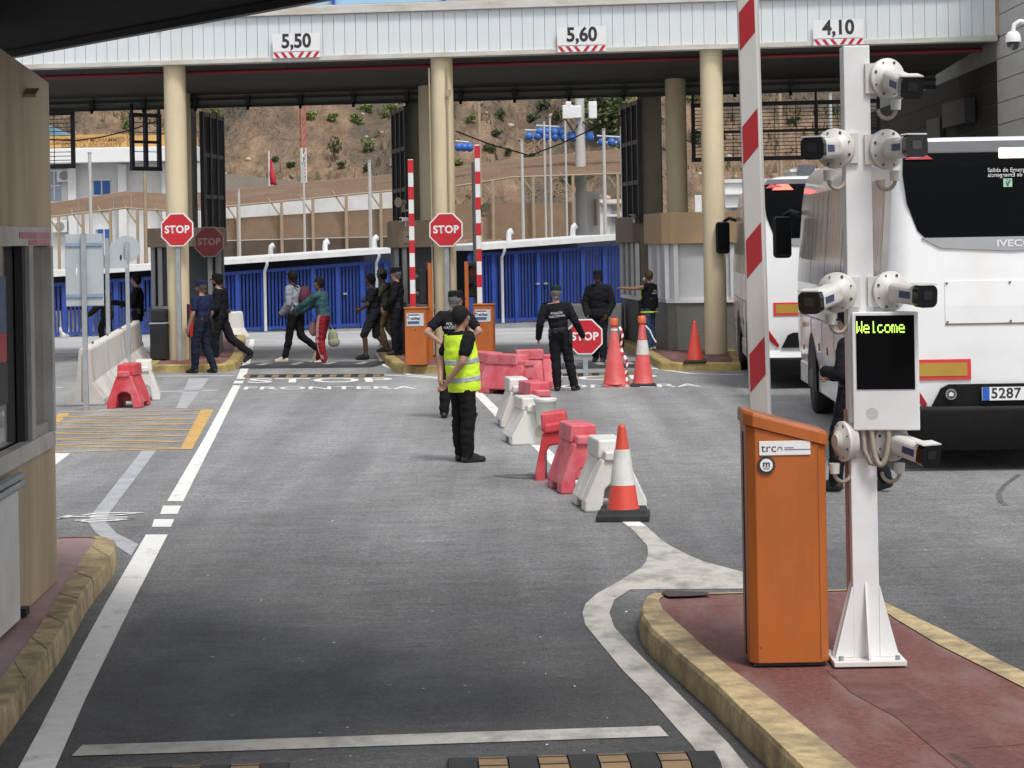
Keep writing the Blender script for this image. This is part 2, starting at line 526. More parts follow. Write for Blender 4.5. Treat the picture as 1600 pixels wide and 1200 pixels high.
# ------------------------------------------------------------------ islands
KERB_Y = mat('yellow_kerb_paint', (.44, .33, .11), .7, .12, 6, (.13, .10, .07), .75, 2.6, bump=.3, bscale=25, lo2=.44, hi2=.66)
KERB_C = mat('worn_cream_kerb', (.43, .335, .18), .8, .28, 16, (.15, .115, .075), .75, 4.0, bump=.4, bscale=30, stretch2=(1, 1, .7), lo2=.44, hi2=.64)
PAVE_R = mat('red_paving', (.15, .054, .047), .75, .4, 26, (.22, .145, .135), .7, 2.0, bump=.5, bscale=50, stretch2=(1.4, .35, 1), lo2=.46, hi2=.64, rvar=.12)
PAVE_P = mat('pinkish_paving', (.33, .22, .21), .68, .15, 4, (.13, .05, .045), .7, .8, bump=.2, bscale=40)
def island(name, outer, inner, h, kerb, pave, joints=False):
    """outer: kerb outline at road level (Vectors, ccw seen from above or not), inner: paving outline"""
    n = len(outer)
    ob = [Vector((p.x, p.y, 0)) for p in outer]
    c = sum(ob, Vector()) / n
    ot = [Vector((p.x, p.y, h)) + (c - p).normalized() * Vector((1, 1, 0)).length * .0 for p in outer]
    it = [Vector((p.x, p.y, h)) for p in inner]
    m = MB()
    # kerb blocks with a rounded arris
    ch = .025
    for i in range(n):
        pass
    oc = []
    for i in range(n):
        d = (it[i] - ot[i])
        d.z = 0
        d.normalize()
        oc.append((ob[i] + d * .015 + Vector((0, 0, h - ch)), ot[i] + d * (ch + .015)))
    rings = [ob, [a for a, b in oc], [b for a, b in oc], it]
    for k in range(3):
        a, b = rings[k], rings[k + 1]
        m.add(list(a) + list(b), [(i, (i + 1) % n, n + (i + 1) % n, n + i) for i in range(n)])
    o = m.build(name + '_kerb', kerb)
    struct(o)
    if joints:      # open joints between the kerb stones
        m = MB()
        acc = 0.0
        for i in range(n):
            j = (i + 1) % n
            L_ = (ob[j] - ob[i]).length
            while acc < L_:
                s_ = acc / L_
                u_ = (ob[j] - ob[i]).normalized() * .007
                ring_ = [r_[i].lerp(r_[j], s_) for r_ in rings]
                cc_ = (ring_[3] - ring_[0]); cc_.z = 0; cc_.normalize()
                off = [-cc_ * .003, -cc_ * .003 + Vector((0, 0, .001)), Vector((0, 0, .003)), Vector((0, 0, .003))]
                p_ = [q + o_ for q, o_ in zip(ring_, off)]
                m.add([q - u_ for q in p_] + [q + u_ for q in p_], [(k, k + 1, 5 + k, 4 + k) for k in range(3)])
                acc += random.uniform(.85, 1.05)
            acc -= L_
        struct(m.build('kerb_joint', mat('kerb_joint_dirt', (.05, .04, .03), .9, .2, 9)))
    m = MB()
    m.add([p + Vector((0, 0, -.006)) for p in it], [tuple(range(n))])
    o2 = m.build(name, pave)
    struct(o2)
    return o, o2

def dens(pts, step):
    out = []
    for i, p in enumerate(pts):
        q = pts[(i + 1) % len(pts)]
        k = max(1, int((q - p).length / step))
        out += [p.lerp(q, j / k) for j in range(k)]
    return out
# right-hand island: kerb top outline read from the photograph at kerb height
KH = .155
out_t = [(1340, 919), (1180, 923), (1060, 926), (1020, 925), (1003, 932), (997, 944), (1000, 962), (1017, 985), (1033, 998), (1077, 1036), (1117, 1070), (1153, 1105), (1200, 1148), (1247, 1196), (1300, 1255), (1420, 1400)]
in_t = [(1335, 922), (1180, 926), (1075, 929), (1037, 931), (1031, 935), (1030, 940), (1036, 952), (1055, 970), (1067, 980), (1100, 1010), (1147, 1048), (1172, 1066), (1213, 1098), (1283, 1155), (1345, 1205), (1470, 1330)]
r_out = [(1720, 1110), (1600, 1047), (1567, 1029), (1500, 993), (1440, 963), (1393, 941)]
r_in = [(1720, 1142), (1600, 1074), (1533, 1040), (1467, 1007), (1400, 967), (1362, 941)]
out_t = [(x, y + 0) for x, y in out_t]
ov = [G(x, y, KH) for x, y in out_t]
iv = [G(x, y, KH) for x, y in in_t]
ov += [Vector((2.2, 4.0, KH)), Vector((3.6, 3.0, KH)), Vector((6.8, 6.0, KH))] + [G(x, y, KH) for x, y in r_out]
iv += [Vector((2.45, 4.0, KH)), Vector((3.6, 3.3, KH)), Vector((6.5, 6.0, KH))] + [G(x, y, KH) for x, y in r_in]
island('right_island', ov, iv, KH, KERB_C, PAVE_R)
m = MB()
flat_poly(m, [(1290, 1046), (1400, 1062), (1480, 1110), (1580, 1176), (1700, 1260), (1560, 1260), (1490, 1195), (1400, 1120), (1330, 1082)], KH - .003)
struct(m.build('paving_patch', mat('dark_red_patch', (.115, .043, .038), .75, .35, 26, (.19, .115, .105), .6, 4)))
m = MB()
for a_, b_ in (((1050, 948), (1160, 945)), ((1300, 970), (1420, 975)), ((1520, 1168), (1620, 1160))):
    strip_pts(m, [G(a_[0], a_[1], KH), G(b_[0], b_[1], KH)], .006, KH - .002)
strip_pts(m, [G(1486, 1176, KH), G(1520, 1198, KH), G(1560, 1225, KH)], .03, KH - .002)
struct(m.build('paving_joint', mat('paving_joint_dirt', (.075, .042, .038), .9, .4, 14)))
m = MB()
flat_poly(m, [(1033, 926), (1040, 922), (1105, 925), (1110, 929), (1080, 931), (1045, 932)], KH + .012)
struct(m.build('drain_cover', mat('dark_drain', (.05, .035, .033), .7, .3, 9)))
# left-hand island under the booth
lo = [(186, 848), (183, 862), (143, 923), (100, 1002), (43, 1088), (0, 1160)]
lo_o = [(183, 846), (176, 868), (136, 918), (93, 993), (50, 1050), (0, 1116)]
li = [(150, 842), (146, 848), (103, 910), (62, 978), (30, 1022), (-10, 1075)]
ov = [G(x, y, KH) for x, y in lo_o] + [Vector((-2.72, 9.0, KH)), Vector((-2.5, 3.0, KH)), Vector((-9, 3.0, KH)), Vector((-9, 18.2, KH)), G(150, 836, KH), G(170, 838, KH)]
iv = [G(x, y, KH) for x, y in li] + [Vector((-2.92, 9.0, KH)), Vector((-2.8, 3.3, KH)), Vector((-8.8, 3.3, KH)), Vector((-8.8, 18.0, KH)), G(135, 839, KH), G(146, 840, KH)]
island('left_island', ov, iv, KH, KERB_C, PAVE_P, True)
# the three islands of the border gates
def far_island(name, px):
    o = [G(x, y, 0) for x, y in px]
    c = sum(o, Vector()) / len(o)
    i_ = []
    for k, p in enumerate(o):
        a, b = o[k - 1], o[(k + 1) % len(o)]
        t = (b - a).normalized()
        nrm = Vector((-t.y, t.x, 0))
        if nrm.dot(c - p) < 0:
            nrm = -nrm
        i_.append(p + nrm * .22)
    island(name, o, i_, .15, KERB_Y, PAVE_R)
far_island('gate_island', [(226, 582), (300, 581.5), (355, 581), (370, 577), (379, 567), (384, 548), (384, 532), (285, 533), (262, 548)])
far_island('gate_island', [(615, 580), (630, 583.5), (687, 584), (738, 583), (747, 576), (746, 560), (728, 532), (650, 528), (592, 545), (590, 553), (600, 568)])
far_island('gate_island', [(1032, 578), (1060, 580), (1158, 579), (1163, 573), (1130, 528), (985, 528), (974, 537), (975, 546), (1000, 558), (1018, 569)])

# ------------------------------------------------------------------ speed bumps
BUMP_Y = mat('speed_bump_yellow', (.24, .155, .08), .7, .15, 7, (.08, .06, .04), .75, 7)
def bump(p0, p1, w, h, n, label, first=0):
    t = thing('speed_bump', label, 'speed bump', (0, 0, 0), 0)
    d = (p1 - p0)
    L = d.length
    u = d.normalized()
    v = Vector((-u.y, u.x, 0))
    yb, kb = MB(), MB()
    for i in range(n):
        a, b = p0 + d * (i / n), p0 + d * ((i + 1) / n)
        dst = yb if (i % 2 == first) else kb
        prof = [(-w / 2, .0), (-w / 2, h * .25), (-w * .28, h * .9), (-w * .1, h), (w * .1, h), (w * .28, h * .9), (w / 2, h * .25), (w / 2, .0)]
        sh = .985 if dst is yb else 1.0
        dst.prism(prof, lambda x, z, s, a=a: tuple(a + u * s + v * x * sh + Vector((0, 0, max(z * sh, 0)))), .004, L / n - .004)
        if dst is yb:     # black grooves across the yellow inserts
            for gx in (-.14, .14):
                kb.box(a + u * (L / n / 2) + v * gx * w * 2 * .62 + Vector((0, 0, h * .93)), (L / n * .98, .018, h * .12), math.atan2(u.y, u.x))
    kb.build('rubber_body', RUBBER, t)
    yb.build('yellow_insert', BUMP_Y, t)
    return t
bump(G(700, 1204), G(1122, 1192), .42, .036, 9, 'black and yellow rubber speed bump ending at the curved white line, at the picture edge', 1)
bump(G(30, 1224), G(452, 1211), .42, .036, 9, 'black and yellow rubber speed bump ending short of the lane middle, beside the left kerb', 1)
bump(G(384, 589), G(597, 588), .36, .045, 19, 'low black and yellow speed bump across the road in front of the painted STOP FRONTERA', 0)
bump(G(868, 588), G(1012, 584.5), .36, .045, 13, 'low black and yellow speed bump behind the two tall cones', 0)
def spike(p0, p1, w, label):
    t = thing('spike_strip', label, 'spike strip')
    d = p1 - p0
    L = d.length
    u = d.normalized()
    v = Vector((-u.y, u.x, 0))
    m = MB()
    m.prism([(-w / 2, 0), (-w / 2 + .12, .05), (w / 2 - .12, .05), (w / 2, 0)], lambda x, z, s: tuple(p0 + u * s + v * x + Vector((0, 0, z + .001))), 0, L)
    m.build('steel_plate', mat('dark_steel_plate', (.035, .036, .04), .5, .2, 6), t)
    m = MB()
    k = int(L / .55)
    for i in range(k):
        c = p0 + u * (L * (i + .5) / k) + Vector((0, 0, .056))
        for s in (-.2, .2):
            m.add([c + v * (s - .1) , c + u * .13 + v * s, c + v * (s + .1), c - u * .13 + v * s], [(0, 1, 2, 3)])
    m.build('white_arrow', PAINT, t)
    return t
spike(G(388, 573), G(592, 571), 1.5, 'dark steel traffic spike strip with white diamonds under the two walking men')
spike(G(870, 574), G(1005, 571), 1.5, 'dark steel traffic spike strip with white diamonds behind the low stop sign')
# ================================================================== BORDER CANOPY BUILDING
PA = P(277, 574, 46.5); PA.z = 0
PB = P(1108, 565, 45.0); PB.z = 0
U = (PB - PA); U.z = 0
FAC_L = U.length
U.normalize()
V = Vector((-.089, 1, 0)).normalized()
ANG_U = math.atan2(U.y, U.x)
def FP(px, v=0.0, z=0.0, py=None):
    """point seen in photo column px on the plane parallel to the front at depth v behind it"""
    a, _ = ray(px, 570 if py is None else py)
    o = PA + V * v
    # o + U*u : X = a*Y
    u = (a * o.y - o.x) / (U.x - a * U.y)
    p = o + U * u
    return Vector((p.x, p.y, z))
def ZAT(px, py, v):
    p = FP(px, v, 0, py)
    _, b = ray(px, py)
    return CAM_Z + b * p.y
def upart(p, s, v=0.0, z=0.0):
    return p + U * s + V * v + Vector((0, 0, z))

PANEL = mat('pale_metal_panel', (.67, .71, .735), .45, .02, 1.5, (.56, .575, .56), .35, 1.6, stretch2=(3, 3, .35), lo2=.5, hi2=.8)
CAP = mat('weathered_white_trim', (.58, .57, .53), .6, .06, 4, (.36, .30, .21), .6, 2.2, stretch2=(.6, .6, 3))
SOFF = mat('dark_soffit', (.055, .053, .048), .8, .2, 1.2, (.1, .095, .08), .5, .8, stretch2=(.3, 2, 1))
BEAM = mat('grey_beam', (.16, .155, .14), .7, .1, 2)
GLBLUE = mat('pale_blue_glass', (.30, .52, .72), .12, .05, 2, spec=.6)
BLUE_ST = mat('blue_steel', (.03, .10, .42), .45, .08, 5)
PIPE_R = mat('red_pipe', (.22, .02, .03), .5, .1, 4)

bld = thing('border_canopy', 'long pale metal clad canopy on cream columns with a blue glass railing', 'canopy')
L0 = FP(-330).xyz; R0 = FP(1556, 0, 0, 40)
Z_B, Z_T, Z_C = 6.10, 7.02, 7.20
FL = (R0 - L0).length
# cladding panels with open joints
m = MB()
npan = int(FL / .222)
pw = FL / npan
for i in range(npan):
    a = L0 + U * (i * pw + .004)
    off = random.uniform(-.0015, .0015)
    m.hexa([a + V * off + Vector((0, 0, Z_B + .11)), a + U * (pw - .008) + V * off + Vector((0, 0, Z_B + .11)), a + U * (pw - .008) + V * .05 + Vector((0, 0, Z_B + .11)), a + V * .05 + Vector((0, 0, Z_B + .11))],
           [a + V * off + Vector((0, 0, Z_T)), a + U * (pw - .008) + V * off + Vector((0, 0, Z_T)), a + U * (pw - .008) + V * .05 + Vector((0, 0, Z_T)), a + V * .05 + Vector((0, 0, Z_T))])
m.build('fascia_panel', PANEL, bld)
def ubox(m_, p, lu, lv, z0, z1, v0=0.0):
    a = p + V * v0
    b = [a, a + U * lu, a + U * lu + V * lv, a + V * lv]
    m_.hexa([Vector((q.x, q.y, z0)) for q in b], [Vector((q.x, q.y, z1)) for q in b])
m = MB()
ubox(m, L0, FL, .2, Z_B + .115, Z_T - .005, .052)
m.build('fascia_backing', mat('joint_shadow_board', (.42, .43, .44), .7, .05, 3), bld)
m = MB()
ubox(m, L0, FL + .02, .32, Z_B, Z_B + .105, -.06)
ubox(m, L0, FL + .02, .45, Z_T + .005, Z_C, -.09)
m.build('fascia_trim', CAP, bld, bevel=.012)
m = MB()
ubox(m, R0, .10, .3, Z_B + .11, Z_T, -.02)
m.build('corner_trim', mat('rusty_beige_trim', (.42, .33, .21), .7, .15, 5, (.2, .12, .06), .5, 3), bld)
# roof body and soffit sloping to the gate beam
DEP = 4.3
ZB2, ZT2 = 5.47, 5.76
m = MB()
ubox(m, L0, FL, DEP + 1.4, Z_T - .35, Z_T - .02, .3)
m.build('roof_slab', CONCRETE, bld)
m = MB()
a, b = L0 + V * .26, L0 + U * FL + V * .26
c, d = L0 + U * FL + V * DEP, L0 + V * DEP
m.hexa([Vector((a.x, a.y, Z_B + .03)), Vector((b.x, b.y, Z_B + .03)), Vector((c.x, c.y, ZT2)), Vector((d.x, d.y, ZT2))],
       [Vector((a.x, a.y, Z_B + .10)), Vector((b.x, b.y, Z_B + .10)), Vector((c.x, c.y, ZT2 + .1)), Vector((d.x, d.y, ZT2 + .1))])
m.build('soffit', SOFF, bld)
m = MB()
ubox(m, L0, FL, .25, ZB2 + .08, ZT2 + .12, DEP)
ubox(m, L0, FL, .3, ZT2 + .13, Z_T - .36, DEP + .02)
m.build('gate_beam', BEAM, bld)
m = MB()
ubox(m, L0, FL, .10, ZB2, ZB2 + .07, DEP - .06)
ubox(m, L0, FL, .06, ZB2 + .17, ZB2 + .21, DEP - .06)
m.build('gate_rail', BLACK, bld)
m = MB()
for i in range(30):
    p = L0 + U * (i * 1.18 + .3) + V * (DEP - .1)
    m.box(p + Vector((0, 0, ZB2 + .14)), (.09, .1, .2), ANG_U)
    m.cyl(p + Vector((0, 0, ZB2 + .02)), p + Vector((0, -.06, -.05 + ZB2)), .035, n=8)
    m.build('rail_bracket', BLACK, bld)
    m = MB()
m = MB()
pz = Z_B - .10
m.tube([L0 + V * .9 + Vector((0, 0, pz)), L0 + U * FL + V * .9 + Vector((0, 0, pz))], .045, 10)
for i in range(24):
    p = L0 + U * (i * 1.45 + .5) + V * .9
    m.box(p + Vector((0, 0, pz + .07)), (.03, .03, .16), ANG_U)
m.build('sprinkler_pipe', PIPE_R, bld)
# glass railing on the roof edge
m = MB()
ubox(m, L0, FL, .02, Z_C + .03, Z_C + 1.0, .12)
m.build('glass_railing', GLBLUE, bld)
for px in (350, 521, 694, 866, 1038, 1210, 1382, 1550):
    m = MB()
    p = FP(px, 0.0, 0, 10)
    m.box(p + V * .05 + Vector((0, 0, Z_C + .5)), (.06, .06, 1.05), ANG_U)
    m.build('railing_post', BLUE_ST, bld)
# columns
def column(px, v, r, ztop):
    p = FP(px, v)
    m = MB()
    m.lathe([(r, .1), (r, ztop)], p, 32)
    return m.build('column', CREAM, bld)
for px in (280.5, 698, 1119):
    column(px + .5, .30, .222, Z_B + .04)
for px in (289, 677, 1063):
    column(px, DEP - .3, .222, 5.85)
# stone-grey strip piers next to the rear columns, cable boxes and conduits
m = MB()
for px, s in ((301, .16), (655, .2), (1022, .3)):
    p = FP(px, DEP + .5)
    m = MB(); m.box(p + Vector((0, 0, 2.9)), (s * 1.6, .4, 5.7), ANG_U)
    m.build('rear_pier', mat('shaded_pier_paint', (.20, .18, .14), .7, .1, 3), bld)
m = MB()
for px, v in ((706.5, .06), (678.5, .08)):
    p = FP(px, v)
    m.tube([p + Vector((0, 0, .2)), p + Vector((0, 0, 5.9))], .018, 6)
p = FP(708, .05)
m.box(p + Vector((0, 0, ZAT(709, 145, 0))), (.08, .06, .14), ANG_U)
m.build('conduit', mat('beige_conduit', (.36, .3, .2), .6, .1, 4), bld)
m = MB()
m.box(FP(262, -.04) + Vector((0, 0, ZAT(262, 36, 0))), (.09, .12, .07), ANG_U)
m.build('small_floodlight', BLACK, bld)

# ---- building on the right: profiled grey wall running along the lane
RW = thing('clad_building', 'grey clad building wall at the right end of the canopy, above the coaches', 'building')
WALL = mat('grey_beige_cladding', (.47, .46, .43), .6, .05, 2, (.33, .31, .27), .5, .7, stretch2=(1, .4, 2))
wx = R0.x + .06
m = MB()
hgt = .42
k = 0
z = 0.15
yj = R0.y + .25
m2 = MB()
while z < 9.0:
    zj = z + .25 * (62 - yj) / 28
    m.hexa([(wx, 34, z + .25), (wx + .3, 34, z + .25), (wx + .3, yj, zj), (wx, yj, zj)], [(wx, 34, z + .25 + hgt - .02), (wx + .3, 34, z + .25 + hgt - .02), (wx + .3, yj, zj + hgt - .02), (wx, yj, zj + hgt - .02)])
    if zj + hgt < 6.05:
        m2.hexa([(wx, yj, zj), (wx + .3, yj, zj), (wx + .3, 62, z), (wx, 62, z)], [(wx, yj, zj + hgt - .02), (wx + .3, yj, zj + hgt - .02), (wx + .3, 62, z + hgt - .02), (wx, 62, z + hgt - .02)])
    z += hgt
m.build('wall_cladding', WALL, RW)
m2.build('shaded_cladding', mat('canopy_shade_brown', (.036, .031, .024), .8, .1, 2, (.02, .018, .015), .6, .7, spec=.2), RW)  # same wall behind the canopy edge, roof shade put into the brown
m = MB()
m.hexa([(wx + .03, 34, 0), (wx + 8, 34, 0), (wx + 8, 62, 0), (wx + .03, 62, 0)], [(wx + .03, 34, 9.2), (wx + 8, 34, 9.2), (wx + 8, 62, 9.2), (wx + .03, 62, 9.2)])
m.build('wall', mat('joint_grey', (.25, .25, .24), .7, .1, 3), RW)
m = MB()
m.box((wx - .06, R0.y + 6.5, 3.9), (.1, 1.6, 2.1))
m.build('door', mat('dark_door_paint', (.045, .042, .038), .6, .1, 4), RW)
m = MB()
m.box((wx - .15, R0.y + 3.4, 4.9), (.22, 2.4, .5))
m.build('cable_tray', mat('tray_dark', (.03, .028, .026), .6, .1, 4), RW)

# ---- clearance signs
def clearance(px, py, txt, label):
    c = FP(px, -.10, 0, py)
    c.z = ZAT(px, py - 4, -.1)
    t = thing('clearance_sign', label, 'height sign', c, ANG_U, 'height limit signs on the canopy')
    w, h = .965, .36
    m = MB()
    m.box((0, .0, .0), (w, .02, h))
    z0 = -h / 2 - .13
    m.box((0, .0, z0 + .058), (w, .018, .116))
    m.build('sign_plate', SIGNWHITE, t)
    text_obj('sign_lettering', txt, .385, DARKTXT, upright((0, -.014, .015)), t, bold=.012, sx=.92)
    m = MB()
    for s in (-1, 1):
        for i in range(3):
            x0 = s * (.02 + i * .155)
            m.add([(x0, -.013, z0 + .005), (x0 + s * .07, -.013, z0 + .005), (x0 + s * .148, -.013, z0 + .112), (x0 + s * .078, -.013, z0 + .112)], [(0, 1, 2, 3)])
    m.build('warning_stripe', RED, t)
clearance(463, 70, '5,50', 'white height sign reading 5,50 above red chevrons on the canopy front')
clearance(909, 60, '5,60', 'white height sign reading 5,60 above red chevrons on the canopy front')
clearance(1310, 49, '4,10', 'white height sign reading 4,10 above red chevrons on the canopy front')

# ---- stop signs
def stop_sign(c, rz, rad, label, mats, post=None, group=None, stripe=None, low=None):
    t = thing('stop_sign', label, 'stop sign', c, rz, group)
    def octo(r):
        return [(r * math.cos(R(22.5 + 45 * k)) / math.cos(R(22.5)), r * math.sin(R(22.5 + 45 * k)) / math.cos(R(22.5))) for k in range(8)]
    m = MB()
    m.prism(octo(rad), lambda a, b, d: (a, d, b), -.012, .012)
    m.build('sign_plate', mats[1], t)
    m = MB()
    m.prism(octo(rad * .925), lambda a, b, d: (a, d, b), -.016, -.011)
    m.build('red_face', mats[0], t)
    text_obj('sign_lettering', 'STOP', rad * .62, mats[1], upright((0, -.019, 0)), t, bold=.007, sx=.98, spacing=1.08)
    if post:
        m = MB()
        m.box((0, .045, -c.z / 2 + post), (.085, .05, c.z + .2))
        m.build('post', GALV, t)
    return t
SR = (RED, SIGNWHITE)
stop_sign(P(277, 359, FP(277, -.1).y), ANG_U, .335, 'bright red octagonal STOP sign on the cream column behind the road sign backs', SR, post=.02)
stop_sign(P(697, 359, FP(697, -.1).y), ANG_U, .335, 'bright red octagonal STOP sign on the cream column between two orange barrier cabinets', SR, post=.02)
RED_D = mat('shaded_red_face', (.105, .010, .014), .6, .1, 5)  # sign red with the shade at the booth put into the colour
TXT_D = mat('shaded_white_lettering', (.16, .13, .115), .6, .1, 4)  # sign white darkened by the same painted shade
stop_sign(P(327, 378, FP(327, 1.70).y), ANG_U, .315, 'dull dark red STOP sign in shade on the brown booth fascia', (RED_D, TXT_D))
ps = G(915, 588)
stop_sign(Vector((ps.x, ps.y, P(917, 526, ps.y).z)), ANG_U + .05, .315, 'low red STOP sign on a short post beside the officer with his back turned', SR, post=.02)

# ---- gates: hanging mesh screens and folded leaves
def mesh_screen(name, c0, c1, z0, z1, cols, rows, wires, label, fr=.09, midz=None, sub=None):
    t = thing(name, label, 'gate screen', c0, math.atan2((c1 - c0).y, (c1 - c0).x), 'black mesh gate screens')
    L = (c1 - c0).length
    m = MB()
    m.box((L / 2, 0, z0 + fr / 2), (L, fr, fr)); m.box((L / 2, 0, z1 - fr / 2), (L, fr, fr))
    for i in range(cols + 1):
        m.box((fr / 2 + (L - fr) * i / cols, 0.002, (z0 + z1) / 2), (fr * .9, fr * .9, z1 - z0 - fr * 2))
    for j in range(1, rows):
        m.box((L / 2, .004, z0 + (z1 - z0) * j / rows), (L - fr, fr * .8, fr * .7))
    m.build('frame', sub or BLACK, t)
    m = MB()
    for j in range(1, wires):
        m.box((L / 2, 0, z0 + (z1 - z0) * j / wires), (L - fr, .014, .016))
    for i in range(1, int(L / .5) + 1):
        m.box((L * i / (int(L / .5) + 1), 0, (z0 + z1) / 2), (.014, .014, z1 - z0 - fr))
    m.build('wire_mesh', BLACK, t)
    m = MB()
    for i in range(max(2, cols + 1)):
        m.box((fr / 2 + (L - fr) * i / max(1, cols), 0, (z1 + 5.6) / 2), (.05, .05, 5.6 - z1 + .02))
    m.build('hanger', BLACK, t)
    return t
va = DEP + .2
def sc(px0, px1, py0, py1, v0, v1, *a, **k):
    p, q = FP(px0, v0, 0, (py0 + py1) / 2), FP(px1, v1, 0, (py0 + py1) / 2)
    return mesh_screen('gate_screen', p, q, ZAT((px0 + px1) / 2, py1, (v0 + v1) / 2), ZAT((px0 + px1) / 2, py0, (v0 + v1) / 2), *a, **k)
sc(20, 117, 174, 264, va, va, 1, 1, 14, 'black barred gate screen hanging beside the plywood booth corner')
sc(204, 251, 177, 267, va - .3, va + .5, 2, 2, 6, 'bluish black gate screen with four open panes hanging left of the cream column', sub=mat('blue_black_steel', (.03, .035, .05), .45, .1, 5))
sc(1080, 1376, 158, 250, va + .1, va + .1, 3, 2, 16, 'wide black mesh screen above the lane of the white coaches')
def leaf(px, v0, v1, z0, z1, label, lean=0.0):
    p, q = FP(px, v0), FP(px, v0)
    q = p + (V + U * lean).normalized() * (v1 - v0)
    t = thing('gate_leaf', label, 'gate leaf', (p.x, p.y, 0), math.atan2((q - p).y, (q - p).x), 'folded black gate leaves')
    L = (q - p).length
    m = MB()
    for i in range(4):
        m.box((L * i / 3, 0, (z0 + z1) / 2), (.1, .09, z1 - z0))
    for z in (z0 + .05, z0 + (z1 - z0) * .33, z0 + (z1 - z0) * .66, z1 - .05):
        m.box((L / 2, .002, z), (L, .07, .09))
    m.build('frame', BLACK, t)
    m = MB()
    for i in range(1, 15):
        m.box((L * i / 15, 0, (z0 + z1) / 2), (.025, .025, z1 - z0 - .06))
    m.build('bars', BLACK, t)
    return t
leaf(322, DEP + .3, DEP + 2.6, 2.62, 5.42, 'tall black folded gate leaf right of the leftmost cream column', .16)
leaf(641, DEP + .1, DEP + 2.2, 2.70, 5.42, 'tall black folded gate leaf beside the pier left of the middle column', -.10)
leaf(1005, DEP + .2, DEP + 2.4, 2.78, 5.42, 'tall black folded gate leaf beside the round rear column at the brown booth', -.02)

# ---- booths on the islands
BROWN = mat('brown_fascia_paint', (.20, .145, .10), .6, .06, 3)
TAN = mat('tan_fascia_paint', (.50, .34, .20), .6, .06, 3)
GRANITE = mat('speckled_granite', (.17, .165, .15), .5, .5, 40)
GRANITE_D = mat('dark_granite', (.035, .034, .033), .5, .5, 40)
BWHITE = mat('booth_white_frame', (.80, .81, .82), .45, .05, 4)
BGREY = mat('booth_grey_frame', (.22, .225, .23), .5, .08, 4)
BLIND = mat('booth_window_blind', (.60, .62, .64), .35, .04, 3)
DGLASS = mat('booth_window_glass', (.035, .038, .042), .12, .1, 3)
def booth(px0, px1, v0, v1, z_sill, z_head, z_top, mats, label, chamfer=.16, over=.12, icon=None):
    p0, p1 = FP(px0, v0), FP(px1, v0)
    t = thing('guard_booth', label, 'booth', (p0.x, p0.y, .15), ANG_U, 'guard booths on the gate islands')
    W = (p1 - p0).length
    D = v1 - v0
    def plan(o):
        c = chamfer
        vx, vy = V.dot(U), V.dot(Vector((-U.y, U.x, 0)))
        return [(a_ + b_ * vx, b_ * vy) for a_, b_ in [(-o + c, -o), (W + o - c, -o), (W + o, -o + c), (W + o, D + o), (-o, D + o), (-o, -o + c)]]
    f = lambda a, b, d: (a, b, d)
    m = MB(); m.prism(plan(0), f, 0, z_sill - .06); m.build('wall_base', mats[0], t)
    m = MB(); m.prism(plan(.04), f, z_sill - .058, z_sill + .02); m.build('counter_sill', mats[1], t)
    m = MB()
    pl = plan(0)
    for i in range(6):
        a, b = Vector(pl[i]), Vector(pl[(i + 1) % 6])
        m = MB(); m.box((a.x, a.y, (z_sill + z_head) / 2 + .01), (.09, .09, z_head - z_sill - .022)); m.build('window_frame', mats[1], t)
        n = max(1, int((b - a).length / .75))
        for j in range(1, n):
            c = a.lerp(b, j / n)
            m = MB(); m.box((c.x, c.y, (z_sill + z_head) / 2 + .01), (.06, .06, z_head - z_sill - .022)); m.build('window_frame', mats[1], t)
    m = MB(); m.prism(plan(-.025), f, z_sill + .021, z_head - .002); m.build('window', mats[2], t)
    m = MB(); m.prism(plan(over), f, z_head, z_top); m.build('roof_fascia', mats[3], t, bevel=.015)
    if icon is not None:
        m = MB(); m.box((icon[0], -over - .012, icon[1]), (.2, .012, .24)); pz = m.build('notice_plate', mat('faded_notice', (.26, .21, .14), .6, .1, 6), t)
        m = MB(); m.box((icon[0] + .01, -over - .021, icon[1]), (.09, .004, .03), 0, 0, .3); m.build('notice_pictogram', BLACK, pz)
    return t
booth(242, 343, 1.9, 4.2, 1.02, 2.28, 2.68, (GRANITE_D, BGREY, DGLASS, BROWN), 'dark brown topped guard booth behind the cream column with the road sign backs')
booth(624, 697, 1.6, 4.0, 1.0, 2.18, 2.74, (GRANITE_D, BGREY, DGLASS, BROWN), 'dark brown topped guard booth behind the middle column', icon=(.26, 2.4))
booth(1001, 1066, 4.9, 7.6, 1.0, 2.2, 2.76, (GRANITE_D, BWHITE, DGLASS, BROWN), 'shaded brown topped guard booth behind the pointing agent', icon=(.32, 2.42))
booth(1047, 1160, 1.7, 4.1, 1.02, 2.16, 2.80, (GRANITE, BWHITE, BLIND, TAN), 'tan topped guard booth with white window frames and a granite base')
# ================================================================== NEAR OBJECTS: booth, overhead canopy, barrier, camera pole
# ---- plywood booth on the left island
PLY = mat('stained_plywood', (.48, .375, .24), .65, .05, .7, (.19, .13, .075), .75, .9, stretch=(1, 1, .6), stretch2=(1.7, 1.7, .4), lo2=.44, hi2=.74, bump=.03)
bA, bB = G(90, 907, KH), G(22, 970, KH)
bd = (bB - bA).normalized()                # towards the camera
bn = Vector((-bd.y, bd.x, 0))
if bn.x < 0:
    bn = -bn
def WALLP(px, py, off=0.0):
    a, b = ray(px, py)
    o = bA + bn * off
    d = Vector((a, 1, b))
    t = ((o - Vector((0, 0, CAM_Z))).dot(bn)) / d.dot(bn)
    return Vector((0, 0, CAM_Z)) + d * t
bt = thing('guard_booth', 'stained tan plywood booth with a sliding window at the left edge', 'booth', (bA.x, bA.y, KH))
def loc(p):
    return p - Vector((bA.x, bA.y, KH))
